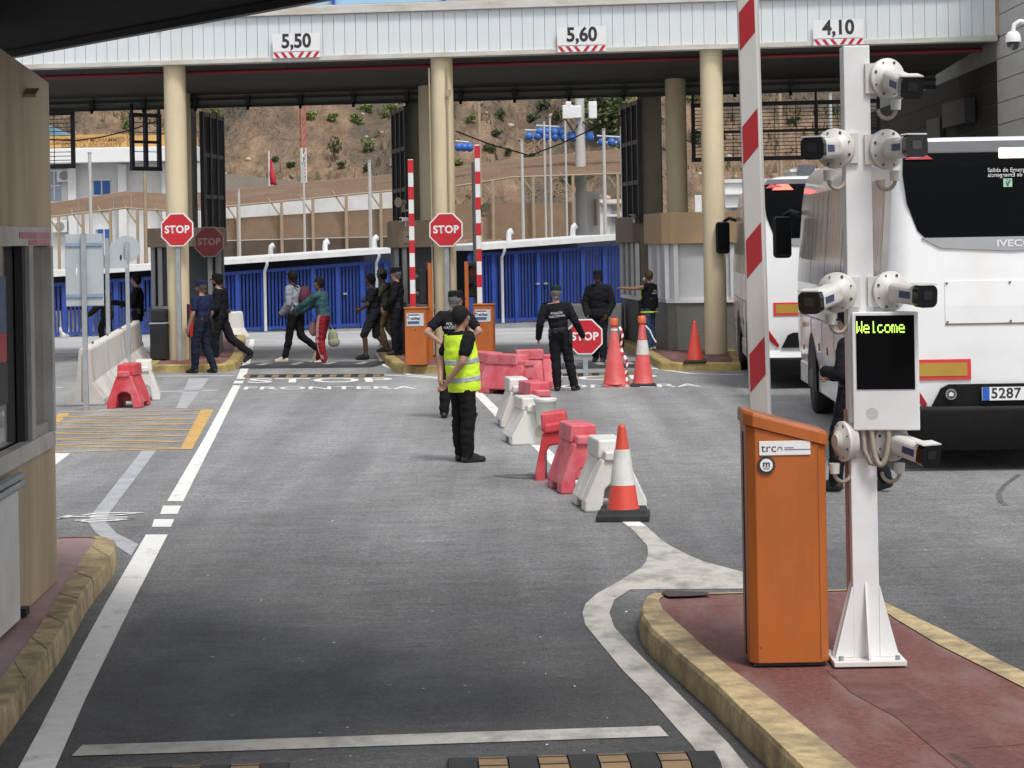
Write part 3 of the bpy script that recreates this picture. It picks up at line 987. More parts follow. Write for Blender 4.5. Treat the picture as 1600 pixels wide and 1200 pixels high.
def slab(m, quad, t):
    """quad of world points on the wall plane, extruded t along the outward normal"""
    b = [loc(q) for q in quad]
    m.hexa(b, [q + bn * t for q in b])
m = MB()
zt0, zt1 = WALLP(70, 127).z, WALLP(2, 74).z
a0 = bA - bd * .0
near = bA + bd * 7.2
topA = WALLP(71, 127)
def wall_piece(s0, s1, z0, z1, th=.12):
    # s measured from the far corner towards the camera
    q = [bA + bd * s0, bA + bd * s1, bA + bd * s1 - bn * th, bA + bd * s0 - bn * th]
    zb = lambda z, s: z if not callable(z) else z(s)
    m.hexa([loc(Vector((p.x, p.y, zb(z0, s)))) for p, s in zip(q, (s0, s1, s1, s0))], [loc(Vector((p.x, p.y, zb(z1, s)))) for p, s in zip(q, (s0, s1, s1, s0))])
ztop = lambda s: zt0 + (zt1 - zt0) * s / 2.0
# window opening from s_w0 to s_w1, between sill and head
s_w0 = (WALLP(77, 500) - bA).dot(bd)
s_w1 = 4.2
zh = WALLP(40, 360).z
zs = WALLP(50, 702).z
wall_piece(0, s_w0, KH, ztop)
wall_piece(s_w0, s_w1, zh, ztop)
wall_piece(s_w0, s_w1, KH, zs)
wall_piece(s_w1, 7.2, KH, ztop)
m.build('wall', PLY, bt)
m = MB()
q = [bA - bn * .13, bA - bn * 3.2, bA - bn * 3.2 + bd * 7.2, bA - bn * .13 + bd * 7.2]
q2 = [bA - bn * .13, bA - bn * .13 - bn * .02, ]
for (i, j) in ((0, 1), (1, 2), (2, 3)):
    a, b = q[i], q[j]
    nn = Vector((-(b - a).y, (b - a).x, 0)).normalized() * .06
    m.hexa([loc(Vector((p.x, p.y, KH))) for p in (a, b, b + nn, a + nn)], [loc(Vector((p.x, p.y, 3.58))) for p in (a, b, b + nn, a + nn)])
m.build('rear_wall', PLY, bt)
m = MB()
rf = [bA - bd * .0 + bn * .0, bA + bd * 7.2, bA + bd * 7.2 - bn * 3.25, bA - bn * 3.25]
m.hexa([loc(Vector((p.x, p.y, 3.64))) for p in rf], [loc(Vector((p.x, p.y, 3.75))) for p in rf]) if False else None
m.add([loc(Vector((p.x, p.y, 3.56))) for p in [bA - bn * .14, bA + bd * 7.1 - bn * .14, bA + bd * 7.1 - bn * 3.1, bA - bn * 3.1]], [(0, 1, 2, 3)])
m.build('roof', BEAM, bt)
def wbar(m_, s0, s1, z0, z1, off, th):
    q_ = [bA + bd * s0 + bn * off, bA + bd * s1 + bn * off, bA + bd * s1 + bn * (off + th), bA + bd * s0 + bn * (off + th)]
    m_.hexa([loc(Vector((p.x, p.y, z0))) for p in q_], [loc(Vector((p.x, p.y, z1))) for p in q_])
ALU_D = mat('tarnished_aluminium', (.52, .50, .46), .45, .12, 6, (.26, .24, .20), .6, 2.2, metal=.25)
m = MB()
wbar(m, s_w0 - .03, s_w1, zh - .10, zh + .02, -.06, .075)
wbar(m, s_w0 - .03, s_w1, zs - .05, zs + .06, -.06, .085)
wbar(m, s_w0 - .03, s_w0 + .05, zs + .061, zh - .101, -.05, .08)
m.build('window_frame', ALU_D, bt, bevel=.004)
s_m = (WALLP(46, 540) - bA).dot(bd)
s_m0 = (WALLP(52, 540) - bA).dot(bd)
m = MB()
wbar(m, s_m0, s_m, zs + .062, zh - .102, -.06, .07)
wbar(m, s_w0 + .051, s_m0 - .001, zs + .062, zs + .13, -.055, .05)
m.build('sliding_frame', ALU, bt)
m = MB()
wbar(m, s_m + .001, s_m + .10, zs + .062, zh - .102, -.07, .05)
m.build('dark_mullion', BLACK, bt)
m = MB()
wbar(m, s_w0 + .05, s_m0, zs + .13, zh - .10, -.045, .006)
m.build('window_pane', mat('smoky_window_pane', (.42, .43, .43), .05, .05, 2, metal=.85), bt)
m = MB()
wbar(m, s_m + .11, s_w1 - .01, zs + .06, zh - .10, -.085, .006)
m.build('window_pane', mat('smoky_window_pane', (.42, .43, .43), .05, .05, 2, metal=.85), bt)
# faded stickers on the frame head and posters behind the pane
PINK_S = mat('faded_pink_sticker', (.45, .16, .19), .6, .25, 9, (.42, .36, .34), .7, 5)
m = MB()
wbar(m, s_w0 + .02, s_w0 + 1.2, zh - .055, zh - .012, .016, .003)
wbar(m, s_w0 + .06, s_m0 + .2, zh - .095, zh - .062, .016, .003)
m.build('sticker', PINK_S, bt)
def poster(px0, px1, py0, py1, col, name):
    s0_, s1_ = (WALLP(px1, (py0 + py1) / 2) - bA).dot(bd), (WALLP(px0, (py0 + py1) / 2) - bA).dot(bd)
    m_ = MB()
    wbar(m_, s0_, s1_, WALLP((px0 + px1) / 2, py1).z, WALLP((px0 + px1) / 2, py0).z, -.078, .004)
    m_.build('poster', mat(name, col, .5, .25, 14), bt)
m = MB()
wbar(m, s_m + .13, s_m + .62, zs + .10, zh - .13, -.084, .004)
m.build('added_pane_backing', mat('added_pale_backing', (.45, .46, .46), .5, .15, 5, (.25, .26, .28), .6, 3), bt)  # added pale panel, bright interior and reflections put into its colour
poster(13, 28, 432, 520, (.06, .11, .20), 'poster_blue')
poster(14, 29, 521, 566, (.42, .05, .05), 'poster_red')
poster(16, 31, 568, 632, (.03, .03, .035), 'poster_dark')
poster(-6, 9, 500, 560, (.40, .05, .04), 'poster_red')
poster(-6, 10, 562, 600, (.05, .09, .35), 'poster_navy')
poster(-6, 11, 602, 690, (.30, .05, .04), 'poster_red')
m = MB()
sn0, sn1 = (WALLP(21, 850) - bA).dot(bd) + .10, 6.5
wbar(m, sn0, sn1, KH + .02, zs - .16, .004, .05)
m.build('lower_panel', WHITE_W, bt, bevel=.008)
m = MB()
wbar(m, sn0 - .05, sn1, zs - .10, zs - .07, .03, .06)
m.tube([loc(bA + bd * (sn0 - .03) + bn * .07 + Vector((0, 0, zs - .14 - KH))), loc(bA + bd * (sn0 + 1.5) + bn * .07 + Vector((0, 0, zs - .14 - KH)))], .025, 10)
m.build('counter_shelf', GALV, bt, bevel=.004)
m = MB()
p = WALLP(38, 145)
m.box(loc(p) + bn * .04, (.09, .16, .02), math.atan2(bd.y, bd.x) + 1.57, R(18))
m.build('vent_flap', PLY, bt)
m = MB()
p = WALLP(30, 968)
m.box(loc(Vector((p.x, p.y, KH + .03))) + bn * .03, (.05, .12, .05), math.atan2(bd.y, bd.x) + 1.57)
m.build('anchor_bracket', BLACK, bt)

# ---- dark canopy overhead
CZ = 3.95
e1, e2 = G(15, 79, CZ), G(430, 0, CZ)
ed = (e2 - e1).normalized()
ea, eb = e1 - ed * 10, e1 + ed * 16
t = thing('overhead_canopy', 'dark flat canopy roof overhead at the upper left corner', 'canopy', (e1.x, e1.y, CZ))
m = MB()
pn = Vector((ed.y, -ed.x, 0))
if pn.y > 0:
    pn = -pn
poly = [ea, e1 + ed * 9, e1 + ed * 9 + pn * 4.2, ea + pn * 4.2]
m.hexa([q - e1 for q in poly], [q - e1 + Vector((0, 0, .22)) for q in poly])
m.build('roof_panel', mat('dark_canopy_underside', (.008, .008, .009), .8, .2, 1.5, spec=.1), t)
m = MB()
en = Vector((-ed.y, ed.x, 0))
if en.y < 0:
    en = -en
m.hexa([ed * -10 + Vector((0, 0, -.05)) + en * .01, ed * 9 + Vector((0, 0, -.05)) + en * .01, ed * 9 + en * .08 + Vector((0, 0, -.05)), ed * -10 + en * .08 + Vector((0, 0, -.05))],
       [ed * -10 + Vector((0, 0, .3)) + en * .01, ed * 9 + Vector((0, 0, .3)) + en * .01, ed * 9 + en * .08 + Vector((0, 0, .3)), ed * -10 + en * .08 + Vector((0, 0, .3))])
m.build('edge_trim', mat('canopy_edge_trim', (.028, .028, .034), .5, .1, 3), t)
m = MB()
for x, y in ((-5.4, 12.0), (-5.4, 14.0)):
    m.cyl(Vector((x, y, 0)) - e1, Vector((x, y, CZ + .01)) - e1, .12, n=16)
m.build('support_post', BLACK, t)

# ---- near barrier: orange cabinet and raised striped arm
def stripes(m_, w, z0, z1, per, hh, slant, y, margin=.012, phase=0.0):
    z = z0 + phase
    while z + hh + slant < z1:
        m_.add([(-w / 2 + margin, y, z), (w / 2 - margin, y, z + slant), (w / 2 - margin, y, z + slant + hh), (-w / 2 + margin, y, z + hh)], [(0, 1, 2, 3)])
        z += per
cb = G(1235, 1036, KH + .02)
ct = thing('barrier_gate', 'tall orange barrier cabinet with a raised white and red arm on the red paved island', 'barrier', (cb.x, cb.y, KH), 0.0, None)
W_, D_ = .424, .34
def cab_plan(o=0.0, c=.045):
    return [(-W_ / 2 + c - o, -o), (W_ / 2 - c + o, -o), (W_ / 2 + o, c - o), (W_ / 2 + o, D_ + o), (-W_ / 2 - o, D_ + o), (-W_ / 2 - o, c - o)]
def top_z(x):
    return 1.285 + (-.115) * (x + W_ / 2) / W_
m = MB()
pl = cab_plan()
n6 = len(pl)
vs = [(x, y, .02) for x, y in pl] + [(x, y, top_z(x)) for x, y in pl]
m.add(vs, [tuple(range(n6))[::-1], tuple(range(n6, 2 * n6))] + [(i, (i + 1) % n6, n6 + (i + 1) % n6, n6 + i) for i in range(n6)])
m.build('cabinet_body', ORANGE, ct, bevel=.004)
m = MB()
pl = cab_plan(.012)
vs = [(x, y, top_z(x) + .003) for x, y in pl] + [(x, y, top_z(x) + .062) for x, y in pl]
vs2 = [(x * .97, .17 + (y - .17) * .97, top_z(x) + .078) for x, y in pl]
m.add(vs + vs2, [tuple(range(n6))[::-1], tuple(range(2 * n6, 3 * n6))] + [(k * n6 + i, k * n6 + (i + 1) % n6, (k + 1) * n6 + (i + 1) % n6, (k + 1) * n6 + i) for k in (0, 1) for i in range(n6)])
m.build('cabinet_cap', ORANGE, ct, bevel=.004)
m = MB(); m.box((0, D_ / 2, .012), (W_ - .04, D_ - .04, .02)); m.build('plinth', BLACK, ct)
m = MB(); m.box((-W_ / 2 - .002, D_ * .55, .64), (.006, .03, 1.2)); m.build('door_seam', BLACK, ct)
m = MB(); m.box((.165, -.0005, .6), (.004, .004, 1.12)); m.build('panel_joint', mat('orange_joint', (.25, .07, .01), .6, .1, 5), ct)
zl = CAM_Z - (700 - 367.5) * cb.y / 3600 - KH
st = MB(); st.box((-.01, -.004, zl), (.272, .006, .076)); stk = st.build('trc_sticker', SIGNWHITE, ct, bevel=.002)
text_obj('sticker_lettering', 'trc', .062, DARKTXT, upright((-.095, -.0085, zl)), stk, sx=1.15)
m = MB(); m.tube([(-.048, -.0085, zl - .012), (-.044, -.0085, zl + .004), (-.034, -.0085, zl + .008), (-.026, -.0085, zl + .002), (-.025, -.0085, zl - .012)], .0025, 5)
for k, wd in enumerate((.05, .14)):
    m.box((-.012 + wd / 2, -.008, zl + .002 - k * .010), (wd, .002, .0035))
m.build('sticker_mark', mat('violet_ink', (.12, .10, .30), .5, .1, 5), stk)
zr = CAM_Z - (726 - 367.5) * cb.y / 3600 - KH
m = MB(); m.cyl((-.11, .001, zr), (-.11, -.012, zr), .047, n=32); rb = m.build('round_emblem', mat('dark_emblem_rim', (.035, .033, .03), .4, .1, 5), ct)
m = MB(); m.cyl((-.11, -.0121, zr), (-.11, -.015, zr), .034, n=32); m.build('emblem_face', SIGNWHITE, rb)
text_obj('emblem_lettering', 'm', .052, DARKTXT, upright((-.11, -.017, zr + .006)), rb, bold=.001)
m = MB(); m.box((-.11, -.016, zr - .019), (.032, .002, .0035)); m.build('emblem_rule', DARKTXT, rb)
m = MB(); m.add([(-.165, -.001, .11), (-.152, -.001, .096), (-.149, -.001, .102)], [(0, 1, 2)]); m.build('paint_scratch', BLACK, ct)
# arm
ay = 12.80
ap0, ap1 = P(1188, 640, ay), P(1168, 0, ay)
lean = math.atan2(ap1.x - ap0.x, ap1.z - ap0.z)
arm = thing('x', 'x', 'x')
bpy.data.objects.remove(arm)
ARM_W = .112
def armm(m_):
    return m_
am = MB()
AL = 5.2
am.box((0, 0, AL / 2), (ARM_W, .085, AL))
ar = am.build('arm', mat('arm_white_aluminium', (.58, .57, .55), .42, .04, 2, (.40, .38, .34), .4, 1.2, stretch2=(3, 3, .5)), ct, bevel=.01, seg=3)
ar.location = (ap0.x - cb.x - math.sin(lean) * .9, ay - cb.y, ap0.z - KH - .9)
ar.rotation_euler = (0, lean, R(-16))
zst = P(1174, 613, ay).z - (ap0.z - .9)
for k in range(8):
    sm = MB()
    z_ = (zst % .632) + k * .632
    if z_ + .32 < AL:
        stripes(sm, ARM_W, z_, z_ + .33, .632, .212, .10, -.0445, .012, 0)
        sm.build('red_stripe', mat('red_arm_sheeting', (.38, .022, .03), .4, .05, 3), ar)
m = MB(); m.box((ap0.x - cb.x, ay - cb.y - .02, .98), (.16, .12, .16)); m.build('arm_hub', BLACK, ct, bevel=.01)

# ---- white camera pole
pb = G(1366, 1043, KH)
pole_t = thing('camera_pole', 'white square steel pole with a flared gusset base carrying seven cameras', 'pole', (pb.x - .018, pb.y + .19, KH))
PX, PY = pb.x - .018, pb.y + .19
PH = P(1342, 71, PY - .07).z - KH
m = MB(); m.box((0, 0, .03 + (PH - .03) / 2), (.141, .141, PH - .03)); m.build('shaft', WHITE, pole_t, bevel=.006)
m = MB(); m.box((0, 0, .018), (.385, .385, .028)); m.build('base_plate', WHITE_W, pole_t, bevel=.004)
gz = CAM_Z - (907 - 364.5) * PY / 3600 - KH
for k in range(4):
    m = MB()
    a = k * math.pi / 2
    q = Matrix.Rotation(a, 3, 'Z')
    m.prism([(.07, .032), (.175, .032), (.175, .05), (.075, gz), (.07, gz)], lambda x, z, d, q=q: tuple(q @ Vector((x, d, z))), -.006, .006)
    m.build('gusset', WHITE, pole_t)
m = MB()
for s in (-1, 1):
    m.prism([(-.07, .034), (-.17, .034), (-.075, gz - .02), (-.07, gz - .02)] if s < 0 else [(.07, .034), (.17, .034), (.075, gz - .02), (.07, gz - .02)], lambda x, z, d: (x, d, z), -.072, -.062)
m.build('flare_plate', WHITE, pole_t)
for sx in (-.15, .15):
    for sy in (-.15, .15):
        m = MB(); m.cyl((sx, sy, .032), (sx, sy, .055), .014, n=6); m.build('anchor_bolt', GALV, pole_t)
m = MB(); m.tube([(-.078, .03, .03), (-.078, .03, 1.35)], .010, 8); m.build('side_cable', mat('pinkish_conduit', (.36, .22, .18), .6, .1, 5), pole_t)

CAMW = mat('camera_housing_white', (.62, .61, .585), .42, .04, 6, (.36, .32, .27), .4, 5)
LENS = mat('camera_front_black', (.006, .006, .008), .12, .1, 4)
LENS2 = mat('camera_lens_glass', (.012, .013, .018), .03, .1, 4, spec=.9)
LABEL_B = mat('navy_camera_label', (.04, .05, .13), .5, .2, 30)
CONDUIT = mat('beige_flex_conduit', (.34, .29, .24), .6, .12, 30)
def cctv(dpx, fpx, label, L=.33, away=False):
    s = 1 if dpx[0] > 1350 else -1
    yd = PY - .02
    d0 = P(dpx[0], dpx[1], yd - .06)
    t = thing('security_camera', label, 'camera', d0, 0, 'white box cameras on the pole')
    axis = Vector((s * .42, -.9, 0)).normalized() if not away else Vector((-.95, -.3, 0)).normalized()
    zq = Vector((0, 0, 1)); xq = zq.cross(axis).normalized()
    q = Matrix((xq, zq, axis)).transposed()
    q = Matrix((xq, axis.cross(xq), axis)).transposed()
    m = MB()
    m.lathe([(.085, -.075), (.098, -.07), (.098, -.03), (.108, -.028), (.108, -.012), (.104, -.008), (.08, -.006), (.078, .002), (.06, .003), (.058, .014), (.045, .02), (.04, .03)], (0, 0, 0), 36, axis=q)
    m.box((-s * .085, .04, 0), (.09, .10, .16))
    b = m.build('junction_box', CAMW, t)
    m = MB()
    for k in range(8):
        a = R(22.5 + 45 * k)
        c = q @ Vector((.090 * math.cos(a), .090 * math.sin(a), -.006))
        m.cyl(c, c + axis * .004, .008 if k % 2 else .005, n=8)
    m.build('screws', mat('grey_screw', (.12, .12, .12), .4, .1, 5, metal=.6), b)
    # flexible conduit below
    m = MB()
    g0 = Vector((s * .03, 0, -.115))
    m.cyl(g0, g0 + Vector((0, 0, -.055)), .03, .026, n=12)
    m.build('cable_gland', CAMW, t)
    m = MB()
    pts = []
    for k in range(13):
        a = math.pi * k / 12
        pts.append(g0 + Vector((-s * .045 * (1 - math.cos(a)), .03 * k / 12, -.05 - .05 * math.sin(a))))
    m.tube(pts, .011, 8)
    m.build('conduit', CONDUIT, t)
    if away:
        return t
    f = P(fpx[0], fpx[1], d0.y)
    lat = f - d0
    dep = math.sqrt(max(.02, L * L - lat.length_squared))
    hd = Vector((lat.x, -dep, lat.z * .9)).normalized()
    # front centre must lie on the sight line through fpx
    ff = P(fpx[0], fpx[1], d0.y - dep) - d0
    hd = ff.normalized(); HL = ff.length
    r_ = hd.cross(Vector((0, 0, 1))).normalized(); u_ = r_.cross(hd)
    def H(x, z, y):
        return tuple(r_ * x + u_ * z + hd * y)
    def rr(w, h, rad, n=4):
        pts_ = []
        for cx, cz, a0 in ((w / 2 - rad, h / 2 - rad, 0), (-w / 2 + rad, h / 2 - rad, 90), (-w / 2 + rad, -h / 2 + rad, 180), (w / 2 - rad, -h / 2 + rad, 270)):
            for k in range(n + 1):
                a = R(a0 + 90 * k / n)
                pts_.append((cx + rad * math.cos(a), cz + rad * math.sin(a)))
        return pts_
    m = MB()
    m.prism(rr(.116, .108, .033), lambda x, z, d: H(x, z, d), .045, HL - .003)
    m.build('housing', CAMW, t, bevel=.004)
    m = MB()
    m.tube([Vector((0, 0, 0)), hd * .05], [.045, .042], 16)
    m.build('swivel_joint', CAMW, t)
    m = MB()
    m.prism(rr(.127, .118, .035), lambda x, z, d: H(x, z, d), HL - .035, HL + .012)
    fr = m.build('front_bezel', LENS, t)
    m = MB()
    m.prism(rr(.055, .045, .01), lambda x, z, d: H(x, z + .006, d), HL + .0125, HL + .016)
    m.build('lens_window', LENS2, fr)
    m = MB()
    m.prism([(-.060, .0585), (.060, .0585), (.054, .066), (-.054, .066)], lambda x, z, d: H(x, z, d), HL - .06, HL + .016)
    m.build('sun_hood', CAMW, t)
    m = MB()
    sd_ = 1 if H(1, 0, 0)[1] < 0 else -1
    m.prism([(-.018, HL * .48), (.018, HL * .48), (.018, HL * .80), (-.018, HL * .80)], lambda z, y, d: H(d, z, y), sd_ * .0582, sd_ * .0600)
    m.build('label', LABEL_B, t)
    return t
cctv((1390, 122), (1424, 137), 'white box camera pointing right and down, topmost on the white pole')
cctv((1303, 232), (1270, 232), 'white box camera pointing left, above the farther coach roof, upper of the two left ones')
cctv((1389, 233), (1431, 228), 'white box camera pointing right across the coach rear, second from the pole top')
cctv((1306, 457), (1266, 473), 'white box camera pointing left and down, beside the upper left edge of the Welcome display')
cctv((1394, 455), (1447, 463), 'white box camera pointing right, beside the upper right edge of the Welcome display')
cctv((1396, 690), (1453, 712), 'white box camera pointing right, just under the Welcome display')
cctv((1312, 690), None, 'white junction box camera turned away, under the left corner of the Welcome display', away=True)

# ---- LED display
lt = P(1384, 580, PY - .17)
ld = thing('led_display', 'white box display with green Welcome on a black screen, on the white pole', 'display', lt, R(-10))
sx_, sz_ = .348, .628
m = MB(); m.box((0, .075, 0), (sx_, .15, sz_)); m.build('case', WHITE, ld, bevel=.006)
m = MB(); m.box((0, -.001, .10), (.305, .006, .392)); m.build('screen', mat('led_screen_black', (.004, .004, .005), .6, .1, 8, spec=.05), ld)
LEDG = emis('led_green', (.52, .9, .12), 1.1)
GLY = {'W': ['10001', '10001', '10001', '10101', '10101', '11011', '10001'], 'e': ['00000', '00000', '01110', '10001', '11111', '10000', '01111'],
       'l': ['00100', '00100', '00100', '00100', '00100', '00100', '00110'], 'c': ['00000', '00000', '01110', '10000', '10000', '10001', '01110'],
       'o': ['00000', '00000', '01110', '10001', '10001', '10001', '01110'], 'm': ['00000', '00000', '11010', '10101', '10101', '10101', '10101']}
m = MB()
pt, x0, z0 = .0064, -.147, .262
for i, ch in enumerate('Welcome'):
    for r_i, row in enumerate(GLY[ch]):
        for c_i, b in enumerate(row):
            if b == '1':
                m.box((x0 + (i * 5.75 + c_i) * pt, -.0045, z0 - r_i * pt * 1.42), (pt * .86, .002, pt * 1.25))
m.build('led_lettering', LEDG, ld)
m = MB()
for rr_ in (.006, .014, .022, .029):
    k = int(rr_ * 900)
    for i in range(k):
        a = 2 * math.pi * i / k
        c = Vector((-.075 + rr_ * math.cos(a), -.0005, -.225 + rr_ * math.sin(a)))
        m.cyl(c, c + Vector((0, -.0012, 0)), .0016, n=6)
m.build('speaker_grille', BLACK, ld)
m = MB()
for dx in (-.10, -.04):
    pts = []
    for k in range(15):
        a = math.pi * k / 14
        pts.append(Vector((dx + .0 + .045 * (1 - math.cos(a)), .02, -.30 - .20 * math.sin(a) * (1 if dx > -.07 else .8))))
    if dx > -.07:
        m.tube([p_ + Vector((-.04, 0, 0)) for p_ in pts], .015, 8)
m.tube([(-.125, .03, -.31), (-.12, .03, -.42), (-.09, .03, -.49), (-.04, .04, -.50), (.0, .06, -.47)], .014, 8)
m.build('flex_conduit', CONDUIT, ld)

# ---- dome camera on the right, on its own white post
dp = P(1583, 62, 30)
dt = thing('dome_camera', 'white dome camera with a dark ball on a bent arm at the right edge', 'camera', (dp.x, dp.y, 0))
m = MB(); m.lathe([(.01, .16), (.06, .155), (.09, .12), (.1, .06), (.1, .02)], (0, 0, dp.z - .05), 24); m.build('cap', WHITE, dt)
m = MB(); m.ell((0, 0, dp.z - .04), (.088, .088, .10)); m.build('dark_ball', GLASS, dt)
m = MB(); m.tube([(0, 0, dp.z + .1), (.02, 0, dp.z + .2), (.09, 0, dp.z + .24), (.22, 0, dp.z + .22)], .03, 10); m.build('bent_arm', WHITE, dt)
m = MB(); m.cyl((.22, 0, 0), (.22, 0, dp.z + .5), .06, n=14); m.build('post', WHITE, dt)
# ================================================================== COACHES
COACH = mat('white_coach_paint', (.85, .855, .86), .22, .02, 2, (.58, .54, .48), .5, .7, coat=.5, stretch2=(1, 1, 1.5), lo2=.5, hi2=.8)
BUSGLASS = mat('coach_tinted_glass', (.004, .005, .006), .12, .1, 2, spec=.04)
SIDEGLASS = mat('coach_curtain_reflection_glass', (.40, .345, .29), .12, .5, 2.6, (.66, .62, .56), .85, 1.8, stretch=(4, 5, .08), stretch2=(5, 8, .05), spec=.5)  # pale streaks put curtains and reflected light into the glass colour
TAIL = mat('tail_lamp_red', (.42, .01, .02), .15, .1, 8, spec=.8)
BUMPB = mat('coach_black_plastic', (.011, .011, .012), .6, .2, 7, spec=.2)
GREYP = mat('coach_silver_trim', (.38, .39, .40), .35, .05, 3, metal=.4)
CHEVY = mat('reflector_yellow', (.44, .26, .04), .45, .05, 6)
def rrect_plan(W, L, r0, r1, n=8):
    """plan outline: rear at y=0, front at y=L, x from 0 (left) to W"""
    pts = []
    for cx, cy, a0, r in ((r0, r0, 180, r0), (W - r0, r0, 270, r0), (W - r1, L - r1, 0, r1), (r1, L - r1, 90, r1)):
        for k in range(n + 1):
            a = R(a0 + 90 * k / n)
            pts.append((cx + r * math.cos(a), cy + r * math.sin(a)))
    return pts
def coach(origin, rz, W, L, H, label, detail):
    t = thing('coach', label, 'coach', origin, rz, 'white coaches queueing in the right lane')
    # body as a stack of plan outlines, tapering towards the roof
    def ring(z, ins, r0, r1):
        pl = rrect_plan(W - 2 * ins, L - 2 * ins, r0, r1)
        return [(x + ins, y + ins, z) for x, y in pl]
    m = MB()
    prof = [(.62, .05), (.80, .012), (1.0, 0.0), (1.7, 0.0), (1.95, .012), (2.4, .05), (2.9, .085), (H - .32, .115), (H - .16, .16), (H - .06, .26), (H - .012, .42), (H, .62)]
    m.rings([ring(z, i, .22 if z < 3 else max(.22 - i * .2, .05), .35) for z, i in prof], True, True)
    m.build('body', COACH, t)
    # skirt along the sides, cut by wheel arches, and black rear bumper
    def lx(z):      # outer surface x on the left at height z
        for (z0, i0), (z1, i1) in zip(prof, prof[1:]):
            if z0 <= z <= z1:
                return i0 + (i1 - i0) * (z - z0) / (z1 - z0)
        return .05
    wy = (2.35, L - 2.35)
    for side in (0, 1):
        for ya, yb in ((.5, wy[0] - .6), (wy[0] + .6, wy[1] - .6), (wy[1] + .6, L - .3)):
            m = MB()
            x0, x1 = (.03, .12) if side == 0 else (W - .12, W - .03)
            m.box(((x0 + x1) / 2, (ya + yb) / 2, .475), (.09, yb - ya, .29))
            m.build('skirt', COACH, t, bevel=.015)
        for y in wy:
            xc = .135 if side == 0 else W - .135
            m = MB()
            q = Matrix.Rotation(R(90), 3, 'Y')
            m.lathe([(.30, -.14), (.46, -.13), (.49, -.09), (.49, .09), (.46, .13), (.30, .14)], (xc, y, .49), 28, axis=q)
            wh = m.build('wheel', RUBBER, t)
            m = MB()
            so = -.075 if side == 0 else .075
            m.lathe([(.28, 0), (.27, .03), (.16, .05), (.1, .09), (.02, .09)], (xc + so, y, .49), 24, axis=Matrix.Rotation(R(-90 if side == 0 else 90), 3, 'Y'))
            m.build('wheel_rim', mat('dusty_wheel_rim', (.11, .11, .11), .6, .2, 8), wh)
            m = MB()
            xs = -.002 if side == 0 else W + .002
            arc = [(y + .60 * math.cos(a), .50 + .60 * math.sin(a)) for a in [math.pi * k / 16 for k in range(17)]]
            m.prism(arc + [(y - .60, .33), (y + .60, .33)], lambda yy, z, d: (d, yy, z), xs, xs + (.004 if side == 0 else -.004))
            m.build('wheel_arch_shade_plate', BUMPB, t)  # flat black plate, the shade of the open arch put into its colour
    m = MB()
    m.box((W / 2, L / 2, .5), (W - .5, L - .6, .4))
    m.build('underbody', BUMPB, t)
    # side window band (left and right)
    for side in (0, 1):
        m = MB()
        zs_ = [1.78, 2.0, 2.4, 2.9, H - .42]
        off = .008
        def sx(z):
            return lx(z) - off if side == 0 else W - lx(z) + off
        ya, yb = .72, L - .42
        n = len(zs_)
        vs = [(sx(z), ya + (.05 if z > 3 else 0), z) for z in zs_] + [(sx(z), yb - (z - 1.78) * .06, z) for z in zs_]
        m.add(vs, [(i, i + 1, n + i + 1, n + i) for i in range(n - 1)])
        # return edges so the pane has depth
        b = [(x + (.02 if side == 0 else -.02), y, z) for x, y, z in vs]
        m.add(vs + b, [(0, n, 3 * n, 2 * n), (n - 1, 2 * n - 1, 4 * n - 1, 3 * n - 1)] + [(i, i + 1, 2 * n + i + 1, 2 * n + i) for i in range(n - 1)] + [(n + i, n + i + 1, 3 * n + i + 1, 3 * n + i) for i in range(n - 1)])
        m.build('side_window', SIDEGLASS, t)
        m = MB()
        for k in range(1, 5):
            y = ya + (yb - ya) * k / 5
            n = len(zs_)
            vs = [(sx(z) + (-.002 if side == 0 else .002), y - .015, z) for z in zs_] + [(sx(z) + (-.002 if side == 0 else .002), y + .015, z) for z in zs_]
            m.add(vs, [(i, i + 1, n + i + 1, n + i) for i in range(n - 1)])
        m.build('window_joint', BUMPB, t)
        m = MB()
        xs = -.003 if side == 0 else W + .003
        m.box((xs, L / 2, 1.32), (.004, L - 1.2, .012))
        for k in range(7):
            m.box((xs, .8 + (L - 1.6) * k / 6, .98), (.004, .012, .66))
        m.build('panel_seam', mat('coach_panel_gap', (.16, .15, .14), .6, .1, 5), t)
        if side == 0:
            m = MB()
            for k in range(3):
                m.cyl((xs - .003, L - 3.35 - k * 1.05, .95), (xs + .01, L - 3.35 - k * 1.05, .95), .055, n=14)
            m.build('locker_latch', mat('latch_brown', (.12, .05, .035), .4, .1, 6), t)
            m = MB()
            for z in (1.18, .86):
                m.box((xs - .006, L - 1.28, z), (.02, .10, .07))
            m.build('side_marker', mat('amber_marker', (.62, .22, .03), .3, .1, 6), t)
    # windscreen and front pieces
    m = MB()
    fr = [(x, z) for x, z in ((.2, 1.3), (W - .2, 1.3), (W - .25, 2.9), (.25, 2.9))]
    m.prism(fr, lambda x, z, d: (x, L - lx(z) + .004 + d, z), -.02, .006)
    m.build('windscreen', BUSGLASS, t)
    # mirrors reaching forward and out from the front corners
    for side in (0, 1):
        sgn = -1 if side == 0 else 1
        x0 = .08 if side == 0 else W - .08
        m = MB()
        m.tube([(x0, L - .1, 2.75), (x0 + sgn * .12, L + .10, 2.80), (x0 + sgn * .22, L + .16, 2.74)], .035, 8)
        mi = m.build('mirror', BUMPB, t)
        m = MB(); m.box((x0 + sgn * .25, L + .14, 2.42), (.27, .18, .62)); m.build('mirror_shell', BUMPB, mi, bevel=.06, seg=4)
        m = MB(); m.box((x0 + sgn * .25 + .015, L + .048, 2.44), (.215, .006, .54)); m.build('mirror_glass', BUSGLASS, mi)
